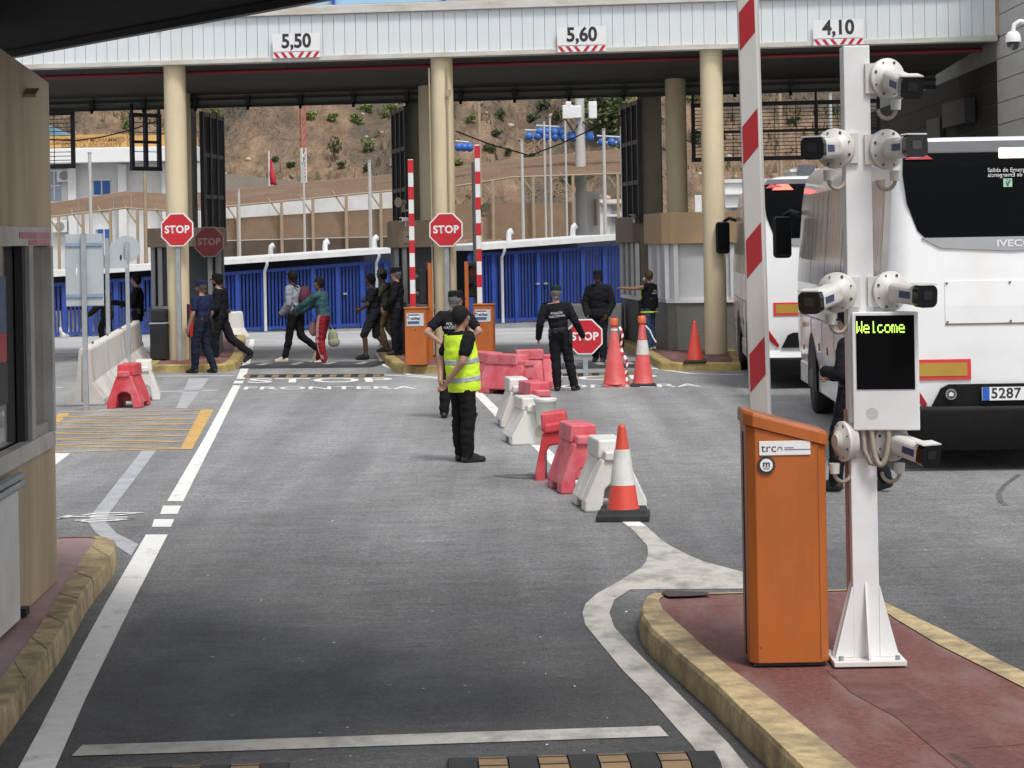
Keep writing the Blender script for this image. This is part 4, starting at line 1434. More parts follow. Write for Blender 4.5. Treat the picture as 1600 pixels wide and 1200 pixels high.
    # rear end ------------------------------------------------------
    def rp(m_, poly, th, y0=None):
        """panel on the rear face following the rake"""
        m_.prism(poly, lambda x, z, d: (x, lx(z) - d, z), -.02, th)
    def rband(half, th, name, mt, step=.05):
        # half: left outline (x, z) from bottom to top; follows the curved rear
        zs = sorted(set([z for x, z in half] + [z for z, i in prof if half[0][1] < z < half[-1][1]]))
        def xa(z):
            for (x0, z0), (x1, z1) in zip(half, half[1:]):
                if z0 <= z <= z1:
                    return x0 + (x1 - x0) * (z - z0) / max(1e-6, z1 - z0)
        m_ = MB()
        L_ = [(xa(z), lx(z) - th, z) for z in zs]
        R_ = [(W - xa(z), lx(z) - th, z) for z in zs]
        Lb = [(x, y + th + .02, z) for x, y, z in L_]; Rb = [(x, y + th + .02, z) for x, y, z in R_]
        n_ = len(zs)
        m_.add(L_ + R_, [(i, n_ + i, n_ + i + 1, i + 1) for i in range(n_ - 1)])
        m_.add(L_ + Lb, [(i, i + 1, n_ + i + 1, n_ + i) for i in range(n_ - 1)]); m_.add(R_ + Rb, [(i, i + 1, n_ + i + 1, n_ + i) for i in range(n_ - 1)])
        m_.add([L_[0], R_[0], Rb[0], Lb[0]], [(0, 1, 2, 3)]); m_.add([L_[-1], R_[-1], Rb[-1], Lb[-1]], [(0, 1, 2, 3)])
        return m_.build(name, mt, t)
    m = MB()
    wr = [(.20, 3.26), (.185, 3.05), (.22, 2.75), (.32, 2.47), (.40, 2.39), (W - .40, 2.39), (W - .32, 2.47), (W - .22, 2.75), (W - .185, 3.05), (W - .20, 3.26)]
    rband([(.40, 2.39), (.32, 2.47), (.22, 2.75), (.185, 3.05), (.20, 3.26)], .012, 'rear_window', BUSGLASS)
    rband([(.20, 3.265), (.26, H - .055)], .02, 'upper_rear_panel', mat('coach_dark_grey', (.09, .09, .10), .35, .1, 4))
    for s in (0, 1):
        def fx(x): return x if s == 0 else W - x
        m = MB(); rp(m, [(fx(x), z) for x, z in ((.21, 3.20), (.50, 3.20), (.44, 3.245), (.30, 3.265))], .03)
        m.build('upper_tail_lamp', TAIL, t)
        m = MB()
        oo = [(.03, 1.44), (.045, 1.2), (.09, 1.0), (.17, .85), (.27, .74), (.36, .665)]
        ii = [(.075, 1.42), (.11, 1.2), (.165, 1.03), (.25, .90), (.33, .79), (.385, .70)]
        def corner(x, z, d):
            c = .22 - math.sqrt(max(0, .22 ** 2 - (.22 - min(x, .22)) ** 2))
            return (fx(x), lx(z) + c - d, z)
        for k in range(5):
            q4 = [oo[k], ii[k], ii[k + 1], oo[k + 1]]
            m.hexa([corner(x, z, -.03) for x, z in q4], [corner(x, z, .014) for x, z in q4])
        m.build('tail_lamp', TAIL, t)
        m = MB(); rp(m, [(fx(x), z) for x, z in ((.27, 1.155), (.83, 1.155), (.83, .945), (.27, .945))] if detail else [(fx(x), z) for x, z in ((.30, 1.38), (.75, 1.38), (.75, 1.17), (.30, 1.17))], .014)
        rf_ = m.build('reflector_plate', mat('reflector_red', (.62, .05, .05), .4, .05, 6), t)
        m = MB(); rp(m, [(fx(x), z) for x, z in ((.27, 1.12), (.79, 1.12), (.79, .985), (.27, .985))] if detail else [(fx(x), z) for x, z in ((.34, 1.35), (.75, 1.35), (.75, 1.21), (.34, 1.21))], .018)
        m.build('reflector_centre', CHEVY, rf_)
    m = MB()
    rp(m, [(.36, 2.395), (W - .36, 2.395), (W - .55, 2.29), (W / 2, 2.25), (.55, 2.29)], .02)
    rp_o = m.build('name_trim', GREYP, t)
    if detail:
        text_obj('name_lettering', 'IVECO', .095, SIGNWHITE, upright((1.30, lx(2.33) - .027, 2.325)), rp_o, bold=.003, sx=1.35)
        text_obj('window_lettering', 'Salida de Emergencia', .060, SIGNWHITE, upright((1.05, lx(3.07) - .018, 3.075)), t, align='LEFT', bold=.0)
        mm = text_data('Salida de Emergencia', .060, bold=.0, align='RIGHT')
        for v in mm.vertices:
            v.co.x *= -1
        mm.flip_normals()
        mm.transform(upright((1.05, lx(3.03) - .018, 3.025)))
        mm.materials.clear(); mm.materials.append(SIGNWHITE)
        o = bpy.data.objects.new('window_lettering', mm); COL.objects.link(o); o.parent = t
        m = MB(); m.box((1.25, lx(2.95) - .018, 2.945), (.09, .006, .085)); ex = m.build('exit_sticker', mat('pale_green_sticker', (.45, .62, .52), .5, .1, 6), t)
        m = MB(); m.box((1.26, lx(2.95) - .023, 2.945), (.018, .003, .065), 0, 0, .5); m.box((1.243, lx(2.95) - .023, 2.935), (.012, .003, .05), 0, 0, -.5); m.ell((1.245, lx(2.95) - .023, 2.975), (.008, .002, .008)); m.build('running_figure', mat('sticker_green', (.02, .25, .12), .5, .1, 6), ex)
        m = MB(); m.box((1.47, lx(3.27) - .03, 3.25), (.60, .03, .11)); m.build('route_lamp', emis('lit_number_lamp', (1, .8, .62), 1.2), t, bevel=.03)
        m = MB()
        for xx, zz, ww, hh in ((1.4, 1.62, 1.4, .012), (1.4, 1.20, 1.4, .010)):
            pass
        rband([(.58, 1.52), (.58, 1.95)], .008, 'engine_hatch', COACH)
        m = MB()
        rp(m, [(.58, 1.518), (W - .3, 1.518), (W - .3, 1.506), (.58, 1.506)], .010)
        m.build('rust_line', mat('rust_line', (.25, .14, .06), .8, .2, 9), t)
        m = MB()
        for xx in (.60, 1.24):
            for zz in (1.93, 1.535):
                m.cyl((xx, lx(zz) - .010, zz), (xx, lx(zz) - .020, zz), .012, n=8)
        m.build('hatch_bolt', mat('rust_bolt', (.16, .10, .06), .7, .2, 9), t)
    # bumper
    m = MB()
    if not detail:
        bb = [ring(.50, .02, .22, .35), ring(.62, .05, .22, .35)]
        m.rings(bb, True, True)
        m.build('lower_rear_body', COACH, t)
        m = MB()
    rp(m, [(.42, .66), (.52, .86), (.60, .90), (W - .60, .90), (W - .52, .86), (W - .42, .66)], .03)
    m.build('plate_panel', BUMPB, t)
    m = MB()
    bp_ = rrect_plan(W - .24, 1.0, .25, .05)
    rings = []
    for z, g in ((.22, -.10), (.30, -.03), (.62 if detail else .46, .02), (.66 if detail else .49, .02), (.675 if detail else .505, -.0)):
        rings.append([(.12 + W / 2 - .12 + (x - (W - .24) / 2) * (1 + g * .5), y - g - .02, z) for x, y in bp_])
    m.rings(rings, True, True)
    m.build('rear_bumper', BUMPB, t)
    if detail:
        m = MB(); m.box((1.28, -.045, .80), (.70, .012, .135)); pl_ = m.build('number_plate', SIGNWHITE, t)
        m = MB(); m.box((.97, -.053, .80), (.07, .006, .135)); m.build('plate_band', mat('plate_blue', (.02, .10, .45), .4, .05, 5), pl_)
        text_obj('plate_lettering', '5287 L', .145, DARKTXT, upright((1.02, -.053, .80)), pl_, align='LEFT', bold=.003, spacing=1.06)
        m = MB(); m.cyl((.62, -.03, .80), (.62, -.038, .80), .056, n=24); em = m.build('round_badge', mat('badge_grey', (.30, .30, .29), .4, .2, 20), t)
        m = MB(); m.cyl((.62, -.0385, .80), (.62, -.041, .80), .045, n=24); m.build('badge_centre', mat('badge_dark', (.07, .07, .07), .4, .3, 30), em)
        m = MB(); m.box((.62, -.042, .792), (.045, .002, .018)); m.prism([(-.028, .012), (.028, .012), (0, .034)], lambda x, z, d: (.62 + x, -.041 - d, .792 + z), 0, .002); m.build('badge_mark', SIGNWHITE, em)
    else:
        m = MB(); rp(m, [(.32, 3.17), (.66, 3.17), (.58, 3.26), (.40, 3.26)], .036); m.build('brake_lamp', emis('lit_brake_lamp', (1, .10, .07), 1.5), t)
    return t
def coach_at(rl, fl, W, H, L, label, detail):
    d = (fl - rl); d.z = 0
    rz = math.atan2(d.y, d.x) - math.pi / 2
    return coach(Vector((rl.x, rl.y, 0)), rz, W, L, H, label, detail)
a, b = ray(1392, 738); r1 = Vector((a * 23.5, 23.5, 0))
a, b = ray(1246, 630); f1 = Vector((a * 34.0, 34.0, 0))
coach_at(r1, f1, 2.55, 3.44, (f1 - r1).length, 'nearer white coach with a black rear window and the number plate 5287', True)
a, b = ray(1181, 610); r2 = Vector((a * 36.6, 36.6, 0))
a, b = ray(1147, 570); f2 = Vector((a * 44.8, 44.8, 0))
coach_at(r2, f2, 2.55, 3.40, (f2 - r2).length, 'farther white coach with a lit brake lamp, between the barrier arm and the nearer coach', False)
# ================================================================== BARRIERS, CONES, SIGNS, GATE FURNITURE
# ---- concrete jersey barriers
def jersey(p0, p1, h, label, group, w=.60, mats=None):
    d = p1 - p0; L = d.length
    t = thing('concrete_barrier', label, 'concrete barrier', ((p0 + p1) / 2).xyz, math.atan2(d.y, d.x), group)
    f = h / .89
    prof = [(-w / 2, 0), (-w / 2, .09 * f), (-w * .22, .36 * f), (-w * .15, h - .04), (-w * .11, h), (w * .11, h), (w * .15, h - .04), (w * .22, .36 * f), (w / 2, .09 * f), (w / 2, 0)]
    m = MB(); m.prism(prof, lambda a, z, s: (s, a, z), -L / 2 + .03, L / 2 - .03)
    m.build('body', mats or CONCRETE, t, bevel=.02)
    m = MB()
    for s in (-1, 1):
        m.prism([(-.06, .06), (.06, .06), (.045, h - .1), (-.045, h - .1)], lambda a, z, x: (x, a, z), s * (L / 2 - .031), s * (L / 2 - .024))
    m.build('end_recess', mat('concrete_recess', (.32, .30, .26), .85, .15, 10), t)
    m = MB()
    m.tube([(-.1, 0, h - .01), (-.09, 0, h + .03), (.0, 0, h + .035), (.09, 0, h + .03), (.1, 0, h - .01)], .012, 6)
    m.build('lifting_loop', mat('rusty_loop', (.16, .09, .06), .8, .2, 10), t)
    return t
j0, j1 = G(133, 634), G(214, 566)
n = 4
labs = ['worn pale concrete barrier nearest the camera in the row behind the red plastic barrier', 'second pale concrete barrier of the row under the road sign backs',
        'third pale concrete barrier of the row under the road sign backs', 'farthest pale concrete barrier of the row, beside the officer on the left']
for i in range(n):
    jersey(j0.lerp(j1, i / n), j0.lerp(j1, (i + 1) / n), .89, labs[i], 'concrete barriers in a row')
for (xa, ya), (xb, yb), lb in (((86, 527), (122, 525), 'far pale concrete barrier at the left end of the line before the blue fence'), ((123, 525), (160, 523), 'far pale concrete barrier before the blue fence, with the red cone leaning against it'),
                               ((161, 523), (204, 521), 'far pale concrete barrier behind the person in dark green'), ((205, 521), (246, 519), 'far pale concrete barrier behind the black uniformed officer at left')):
    jersey(G(xa, ya), G(xb, yb), .72, lb, 'far concrete barriers')
jersey(G(352, 531), G(377, 529), .72, 'far pale concrete barrier end behind the striding officer', 'far concrete barriers')
jersey(G(884, 541), G(929, 541), .97, 'tall pale concrete block wall behind the low stop sign', 'concrete blocks by the booth', mats=WHITE_W)  # daylight put into the colour of both concrete blocks with paint white
jersey(G(930, 541), G(976, 541), .97, 'tall pale concrete block wall behind the officer in shade, beside the booth', 'concrete blocks by the booth', mats=WHITE_W)  # paint white again for daylight on the concrete

# ---- plastic water barriers
def water_barrier(p, rz, mt, label, h=.63, w=.52, L=.78, lean=0.0, plug=False, big=False, arch=True):
    t = thing('plastic_barrier', label, 'plastic barrier', p, rz, 'plastic water barriers')
    t.rotation_euler = (0, lean, rz)
    hs = h * .74
    m = MB()
    def profile(lift, arch):
        pr = [(-w / 2, lift), (-w / 2 + .005, .10), (-.115, hs), (.115, hs), (w / 2 - .005, .10), (w / 2, lift)]
        if arch:
            pr += [(.155, lift), (.125, .27), (.065, .36), (-.065, .36), (-.125, .27), (-.155, lift)] if big else [(.13, lift), (.10, .20), (.05, .245), (-.05, .245), (-.10, .20), (-.13, lift)]
        return pr
    f = lambda a, z, d: (a, d, z)
    e_ = min(.27, L * .3)
    m.prism(profile(0, arch), f, -L / 2, -L / 2 + e_)
    m.prism(profile(.075, arch), f, -L / 2 + e_, L / 2 - e_)
    m.prism(profile(0, arch), f, L / 2 - e_, L / 2)
    # shoulder and top rail with a lug at one end and a socket at the other
    m.prism([(-.135, hs - .005), (-.125, h), (.125, h), (.135, hs - .005)], f, -L / 2 + .16, L / 2)
    m.prism([(-.10, hs - .01), (-.09, hs + (h - hs) * .45), (.09, hs + (h - hs) * .45), (.10, hs - .01)], f, -L / 2 - .03, -L / 2 + .158)
    b = m.build('shell', mt, t, bevel=.024, seg=3)
    m = MB()
    for s in (-1, 1):
        for y in (-L * .25, L * .02, L * .28):
            x0, z0, x1, z1 = s * (w / 2 - .035), .14, s * .135, hs - .07
            dx, dz = x1 - x0, z1 - z0
            ln = math.hypot(dx, dz); nx, nz_ = s * abs(dz) / ln, abs(dx) / ln
            m.prism([(-.014, 0), (.014, 0), (.010, 1), (-.010, 1)], lambda a, k, d, y=y: (x0 + dx * k + nx * d, y + a + .10 * (k - .5), z0 + dz * k + nz_ * d), -.01, .010)
    m.build('side_rib', mt, t)
    if plug:
        m = MB()
        m.cyl((.05, -L / 2 + .002, .15), (.05, -L / 2 - .014, .15), .055, n=20)
        m.cyl((.05, -L / 2 - .0141, .15), (.05, -L / 2 - .028, .15), .028, n=14)
        m.build('drain_plug', mat('yellowed_plug', (.50, .44, .34), .5, .1, 6), t)
    return t
def wb(px, py, deg, mt, label, **k):
    g = G(px, py)
    return water_barrier(g + V * (.36 if k.get('L', .78) > .6 else .2), R(deg), mt, label, **k)
wb(766, 612, 24, PINKPL, L=1.0, label='faded red plastic barrier just right of the man in the yellow vest')
wb(800, 617, 38, PINKPL, L=1.0, label='faded red plastic barrier with a dark end, left of the officer with his back turned')
wb(838, 607, 100, PINKPL, L=.62, label='faded red plastic barrier standing broadside at the feet of the officer with his back turned')
wb(813, 668, 6, WHITEPL, 'white plastic barrier seen end on, left of the white barrier with the bucket')
wb(842, 676, 14, PINKPL, 'faded red plastic barrier mostly hidden behind the white barrier with the bucket')
wb(833, 695, 9, WHITEPL, 'dirty white plastic barrier with a round drain plug and a bucket at its top', h=.55, w=.58, plug=True, arch=False)
wb(880, 750, -4, REDPL, 'bright red plastic barrier with an open arch, leaning left', lean=R(-6), h=.68, w=.5, L=.5, big=True)
wb(913, 771, 9, PINKPL, 'faded red plastic barrier between the bright red one and the white one by the cone', h=.65)
wb(960, 799, 7, WHITEPL, 'dirty white plastic barrier standing right behind the striped cone', w=.57)
wb(223, 626, 8, WHITEPL, 'white plastic barrier behind the small red barrier at the concrete row')
wb(199, 638, -2, REDPL, 'red plastic barrier with an arched foot in front of the concrete row', h=.66, w=.53)
# bucket on the white barrier
c = G(853, 694)
t = thing('bucket', 'white round bucket hanging on the end of the dirty white barrier', 'bucket', (c.x, c.y - .16, .25))
m = MB(); m.lathe([(.105, 0), (.128, .27), (.140, .275), (.140, .295), (.118, .296), (.10, .02)], (0, 0, 0), 24); m.build('pail', WHITEPL, t)
m = MB(); m.lathe([(.142, .296), (.142, .312), (.05, .318)], (0, 0, 0), 24); m.build('lid', WHITEPL, t)

# ---- traffic cones
def cone(p, h, rb, rt, base, mats, label, bands=(), capc=None, tape=None, baseh=.05):
    t = thing('traffic_cone', label, 'cone', p, random.uniform(-.15, .15), 'traffic cones')
    rr_ = lambda z: rb + (rt - rb) * (z - baseh) / (h - baseh)
    m = MB()
    m.lathe([(rr_(baseh) * 1.08, baseh - .005), (rr_(baseh), baseh + .02), (rt, h - .03), (rt * .85, h - .005), (rt * .4, h)], (0, 0, 0), 28)
    m.build('body', mats[0], t)
    m = MB()
    b = base / 2
    rings = [[(sx * b * k, sy * b * k, z) for sx, sy in ((-1, -1), (1, -1), (1, 1), (-1, 1))] for k, z in ((.98, 0), (1, .012), (1, baseh * .55), (.9, baseh * .62), (.86, baseh))]
    m.rings(rings, True, False)
    m.build('base', mats[1], t, bevel=.008)
    for z0, z1 in bands:
        m = MB(); m.lathe([(rr_(z0) + .003, z0), (rr_(z1) + .003, z1)], (0, 0, 0), 28, cap=False); m.build('white_band', mats[2], t)
    if capc:
        m = MB(); m.lathe([(rt + .02, h - .02), (rt + .022, h + .09), (rt + .008, h + .10)], (0, 0, 0), 20); m.build('lamp_cap', capc, t)
    if tape:
        m = MB(); w2 = MB()
        for k in range(16):
            a, b2 = k / 16, (k + 1) / 16
            z0, z1 = h * (1 - a) * .93 + .02, h * (1 - b2) * .93 + .02
            x0, x1 = rr_(z0) + .02 + .03 * math.sin(k * .8), rr_(z1) + .02 + .03 * math.sin((k + 1) * .8)
            tgt = m if k % 2 else w2
            tgt.add([(x0, -.03, z0), (x0 + .035, -.01, z0 + .02), (x1 + .035, -.01, z1 + .02), (x1, -.03, z1)], [(0, 1, 2, 3)])
        m.build('hazard_tape', RED, t); w2.build('hazard_tape', SIGNWHITE, t)
    return t
CREF = mat('cone_white_band', (.66, .65, .63), .5, .06, 8, (.42, .38, .34), .6, 6)
FCONE = mat('faded_cone_red', (.60, .085, .085), .5, .08, 5, (.66, .25, .24), .5, 4)
OCAP = mat('orange_cap', (.62, .12, .03), .4, .08, 6)
cone(G(974, 811), .825, .135, .034, .46, (CONE_R, RUBBER, CREF), 'red and white cone on a thick black rubber base, nearest of the cones', bands=[(.30, .61)], baseh=.095)
cone(G(961, 604), 1.03, .19, .045, .34, (FCONE, FCONE, CREF), 'tall faded red cone with red and white tape hanging down its side', bands=[(.92, .96)], capc=OCAP, tape=True)
cone(G(1005, 603), 1.06, .165, .045, .42, (FCONE, RUBBER, CREF), 'tall faded red cone with a broad white band and an orange cap', bands=[(.52, .76)], capc=OCAP)
cp = G(1086, 566, .15)
cone(cp, .76, .15, .03, .42, (CONE_R, RUBBER, CREF), 'plain orange red cone on the kerb in front of the granite booth base')
cone(G(131, 524.5), .62, .13, .03, .3, (CONE_R, CONE_R, CREF), 'far orange red cone leaning at the concrete barriers before the blue fence')
# loose tape on the second tall cone
m = MB(); q = G(1005, 603)
w_ = [q + Vector((.05, -.1, 1.0)), q + Vector((.12, -.12, .92)), q + Vector((.17, -.1, .80)), q + Vector((.22, -.1, .72))]
m.tube(w_, .012, 6)
tag(m.build('loose_tape', SIGNWHITE), 'white ribbon of tape hanging off the broad banded tall cone', 'tape')

# ---- road signs seen from behind
def sign_back(kind, c, size, base_xy, label, rz=0.0):
    t = thing('road_sign', label, 'road sign', (base_xy.x, base_xy.y, 0), rz, 'road signs seen from behind')
    z = c.z
    m = MB()
    if kind == 'rect':
        w, h = size
        m.box((0, -.01, z), (w, .012, h)); m.box((0, .0, z), (w + .02, .02, h + .02))
    elif kind == 'tri':
        s = size[0]
        m.prism([(-s * .5, -s * .42), (s * .5, -s * .42), (0, s * .45)], lambda a, b, d: (a + size[1], d, z + b), -.014, .006)
    else:
        m.prism([(size[0] * math.cos(2 * math.pi * k / 40), size[0] * math.sin(2 * math.pi * k / 40)) for k in range(40)], lambda a, b, d: (a + size[1], d, z + b), -.014, .006)
    m.build('sign_plate', mat('sign_back_grey', (.40, .44, .47), .5, .06, 4, (.30, .31, .31), .5, 2.5), t)
    if kind == 'rect':
        for dz in (-h * .36, h * .36):
            m = MB(); m.box((0, -.028, z + dz), (w, .022, .05)); m.build('stiffener', mat('bluish_rail', (.22, .30, .42), .5, .15, 6), t)
        m = MB(); m.add([(-.12, -.0175, z + .05), (-.10, -.0175, z + .02), (-.115, -.0175, z - .10), (-.13, -.0175, z - .02)], [(0, 1, 2, 3)]); m.build('scratch', SIGNWHITE, t)
    if kind == 'tri':
        m = MB(); m.ell((size[1] + .14, -.018, z - .05), (.02, .003, .05)); m.build('sticker_spot', BLACK, t)
    m = MB(); m.box((0, -.055, (z + .52 * (size[1] if kind == 'rect' else size[0])) / 2), (.07, .05, z + .52 * (size[1] if kind == 'rect' else size[0]))); m.build('post', GALV, t)
    return t
b0 = G(136, 641)
sign_back('rect', P(130, 422, b0.y), (.55, 1.07), b0, 'grey rectangular road sign back with two rails on a post, beside the concrete row')
b1 = P(168, 395, 41.5)
sign_back('tri', P(176, 398, 41.5), (.58, .10), Vector((b1.x, b1.y, 0)), 'grey triangular road sign back on a post behind the concrete row')
b2 = P(199, 389, 43.5)
sign_back('round', P(198, 389, 43.5), (.255, -.01), Vector((b2.x, b2.y, 0)), 'grey round road sign back on a post behind the concrete row')

# ---- far barriers with small orange cabinets
def small_gate(base, rz, w, h, arm_px, arm_top, label, nst, arm_y, first):
    t = thing('barrier_gate', label, 'barrier', base, rz, 'small orange barrier gates')
    m = MB(); m.box((0, .17, h / 2 + .01), (w, .34, h - .02)); m.build('cabinet_body', ORANGE, t, bevel=.012)
    m = MB(); m.box((0, .17, h + .012), (w + .03, .37, .024)); m.build('cabinet_cap', ORANGE, t, bevel=.006)
    m = MB(); m.box((0, -.003, h - .20), (w * .80, .008, .235)); s = m.build('sticker', mat('sticker_pale_grey', (.50, .54, .58), .45, .05, 5), t)
    m = MB(); m.box((-.03, -.0095, h - .255), (w * .54, .004, .05)); m.box((-.03, -.0095, h - .115), (w * .54, .004, .022)); m.build('sticker_band', mat('sticker_blue', (.05, .11, .22), .45, .1, 5), s)
    m = MB(); m.box((-.03, -.0090, h - .175), (w * .54, .003, .09)); m.build('sticker_panel', SIGNWHITE, s)
    text_obj('sticker_lettering', 'Trablisa', .082, DARKTXT, upright((-.03, -.0125, h - .178)), s, bold=.003, sx=.92)
    m = MB(); m.cyl((.0, .001, h - .39), (0, -.008, h - .39), .012, n=10); m.build('lock', BLACK, t)
    a = P(arm_px, 480, arm_y); top = P(arm_px, arm_top, arm_y)
    az0 = base.z + .55
    m = MB(); m.box((0, 0, (top.z - az0) / 2), (.095, .05, top.z - az0)); ar_ = m.build('arm', WHITE, t, bevel=.006)
    iv = Matrix.Rotation(-rz, 3, 'Z')
    ar_.location = iv @ Vector((a.x - base.x, arm_y - base.y, 0)) + Vector((0, 0, az0 - base.z))
    for k in range(nst):
        z = top.z - az0 - first - k * .50
        m = MB(); m.box((0, 0, z), (.099, .054, .24)); m.build('red_band', RED, ar_)
    m = MB(); m.box((0, 0, (1.9 - .1) / 2), (.07, .05, 1.8)); po = m.build('support_post', ORANGE, t)
    return t, po
g1 = G(650, 572, .15)
t1, po = small_gate(Vector((g1.x, g1.y, .15)), ANG_U, .40, 1.06, 645.5, 249, 'small orange barrier cabinet with a raised banded arm left of the middle column', 6, g1.y + .45, .13)
po.location = (.42 * .55, .36, .1)
g2 = P(755.5, 556, 44.2)
t2, po = small_gate(Vector((g2.x, g2.y, .15)), ANG_U, .375, 1.06, 750, 226, 'small orange barrier cabinet with a raised banded arm behind the man in the yellow vest', 6, g2.y + .45, .14)
po.location = (-.36, .36, .1)

# ---- traffic lights
def traffic_light(p, rz, label, post_top=None):
    t = thing('traffic_light', label, 'traffic light', (p.x, p.y, .15), rz, 'gate traffic lights')
    zc = p.z - .15
    m = MB()
    m.box((0, .05, zc), (.25, .16, .70))
    m.build('housing', BLACK, t, bevel=.03, seg=3)
    for k, z in enumerate((zc + .17, zc - .17)):
        m = MB(); m.cyl((0, -.028, z), (0, -.036, z), .095, n=20); m.build('lens', mat('dull_red_lens', (.16, .03, .025), .3, .1, 6) if k == 0 else mat('dark_lens', (.02, .02, .022), .25, .1, 6), t)
        m = MB()
        n_ = 14
        in_, out_ = [], []
        for i in range(n_ + 1):
            a = R(-15 + 210 * i / n_)
            in_.append((.108 * math.cos(a), -.03, z + .108 * math.sin(a)))
            out_.append((.108 * math.cos(a), -.03 - .15 - .05 * math.sin(a), z + .108 * math.sin(a)))
        m.add(in_ + out_, [(i, i + 1, n_ + 2 + i, n_ + 1 + i) for i in range(n_)])
        m.build('visor', BLACK, t)
    m = MB(); m.cyl((.0, .17, 0), (.0, .17, post_top or zc + .5), .055, n=12); m.build('post', mat('dark_grey_post', (.08, .08, .085), .5, .1, 4), t)
    return t
traffic_light(P(657, 448, 46.2), R(-88), 'black traffic light turned sideways beside the left barrier arm')
traffic_light(P(741, 437, 45.4), ANG_U + R(-4), 'black traffic light facing the road, with a dull red lens, beside the vest wearer head', 3.25 + .6)

# ---- litter bin, red edge marker, siren
p = FP(247, -.05)
t = thing('litter_bin', 'black square bin with a grey rim beside the left cream column', 'bin', (p.x, p.y, .15), ANG_U)
m = MB(); m.box((0, .15, .37), (.33, .3, .72)); m.build('body', BLACK, t, bevel=.02)
m = MB(); m.box((0, .15, .745), (.35, .32, .03)); m.build('rim', GALV, t, bevel=.006)
m = MB(); m.box((0, .15, .90), (.30, .28, .26)); m.build('hood', BLACK, t, bevel=.03)
p = FP(299, -.1)
t = thing('edge_marker', 'narrow red and black marker board on a thin post by the left cream column', 'marker', (p.x, p.y, .15), R(60))
z0, z1 = ZAT(300, 526, -.1) - .15, ZAT(300, 475, -.1) - .15
m = MB(); m.box((0, 0, (z0 + z1) / 2), (.13, .04, z1 - z0)); m.build('board', RED, t, bevel=.008)
m = MB(); m.box((-.07, .0, (z0 + z1) / 2), (.02, .06, z1 - z0)); m.build('board_edge', BLACK, t)
m = MB(); m.cyl((0, .03, 0), (0, .03, z1 - .1), .02, n=8); m.build('post', mat('brown_post', (.18, .12, .08), .6, .1, 5), t)
def siren(px, py, v, label, rz):
    c = FP(px, v); c.z = ZAT(px, py, v)
    t = thing('horn_siren', label, 'siren', c, rz, 'horn sirens at the gates')
    m = MB(); m.lathe([(.04, .0), (.05, -.05), (.09, -.11), (.11, -.13)], (0, 0, 0), 18, axis=Matrix.Rotation(R(-90), 3, 'X')); m.lathe([(.01, .12), (.05, .10), (.06, .02), (.04, 0)], (0, 0, 0), 14, axis=Matrix.Rotation(R(-90), 3, 'X')); m.build('horn', mat('beige_horn', (.45, .40, .30), .5, .1, 5), t)
    m = MB(); m.box((0, .03, -.12), (.05, .05, .18)); m.box((.10, .06, -.18), (.2, .04, .04)); m.build('bracket', mat('beige_horn', (.45, .40, .30), .5, .1, 5), t)
    return t
siren(633, 316, DEP - .1, 'beige horn siren fixed to the gate leaf above the middle booth', R(-40))
siren(757, 324, DEP - .1, 'beige horn siren beside the right banded arm', R(40))
def mini_cam(px, py, v, label):
    c = FP(px, v); c.z = ZAT(px, py, v)
    t = thing('security_camera', label, 'camera', c, R(-30), 'small white gate cameras')
    m = MB(); m.box((0, 0, 0), (.09, .24, .09)); m.build('housing', WHITE, t, bevel=.02)
    m = MB(); m.cyl((0, -.121, 0), (0, -.126, 0), .035, n=12); m.build('lens', BLACK, t)
    m = MB(); m.box((0, .06, -.09), (.05, .05, .1)); m.build('bracket', WHITE, t)
mini_cam(635, 343, 1.45, 'small white camera on top of the middle booth fascia')
mini_cam(993, 338, 4.75, 'small white camera on top of the shaded brown booth')

# ---- cables across the gate openings
def cable(pts, label):
    m = MB()
    P3 = [P(x, y, d) for x, y, d in pts]
    out = []
    for i in range(len(P3) - 1):
        for k in range(6):
            out.append(P3[i].lerp(P3[i + 1], k / 6))
    out.append(P3[-1])
    m.tube(out, .016, 6)
    tag(m.build('hanging_cable', BLACK), label, 'cable', 'loose black cables')
cable([(712, 205, 49.4), (770, 227, 49.6), (828, 243, 49.8), (880, 223, 49.6), (940, 195, 49.4), (986, 172, 49.2)], 'sagging black cable across the gate opening under the 5,60 sign')
cable([(60, 217, 50.3), (118, 220, 50.3), (160, 214, 50.3), (205, 203, 50.2), (252, 187, 50)], 'sagging black cable between the two gate screens at left')
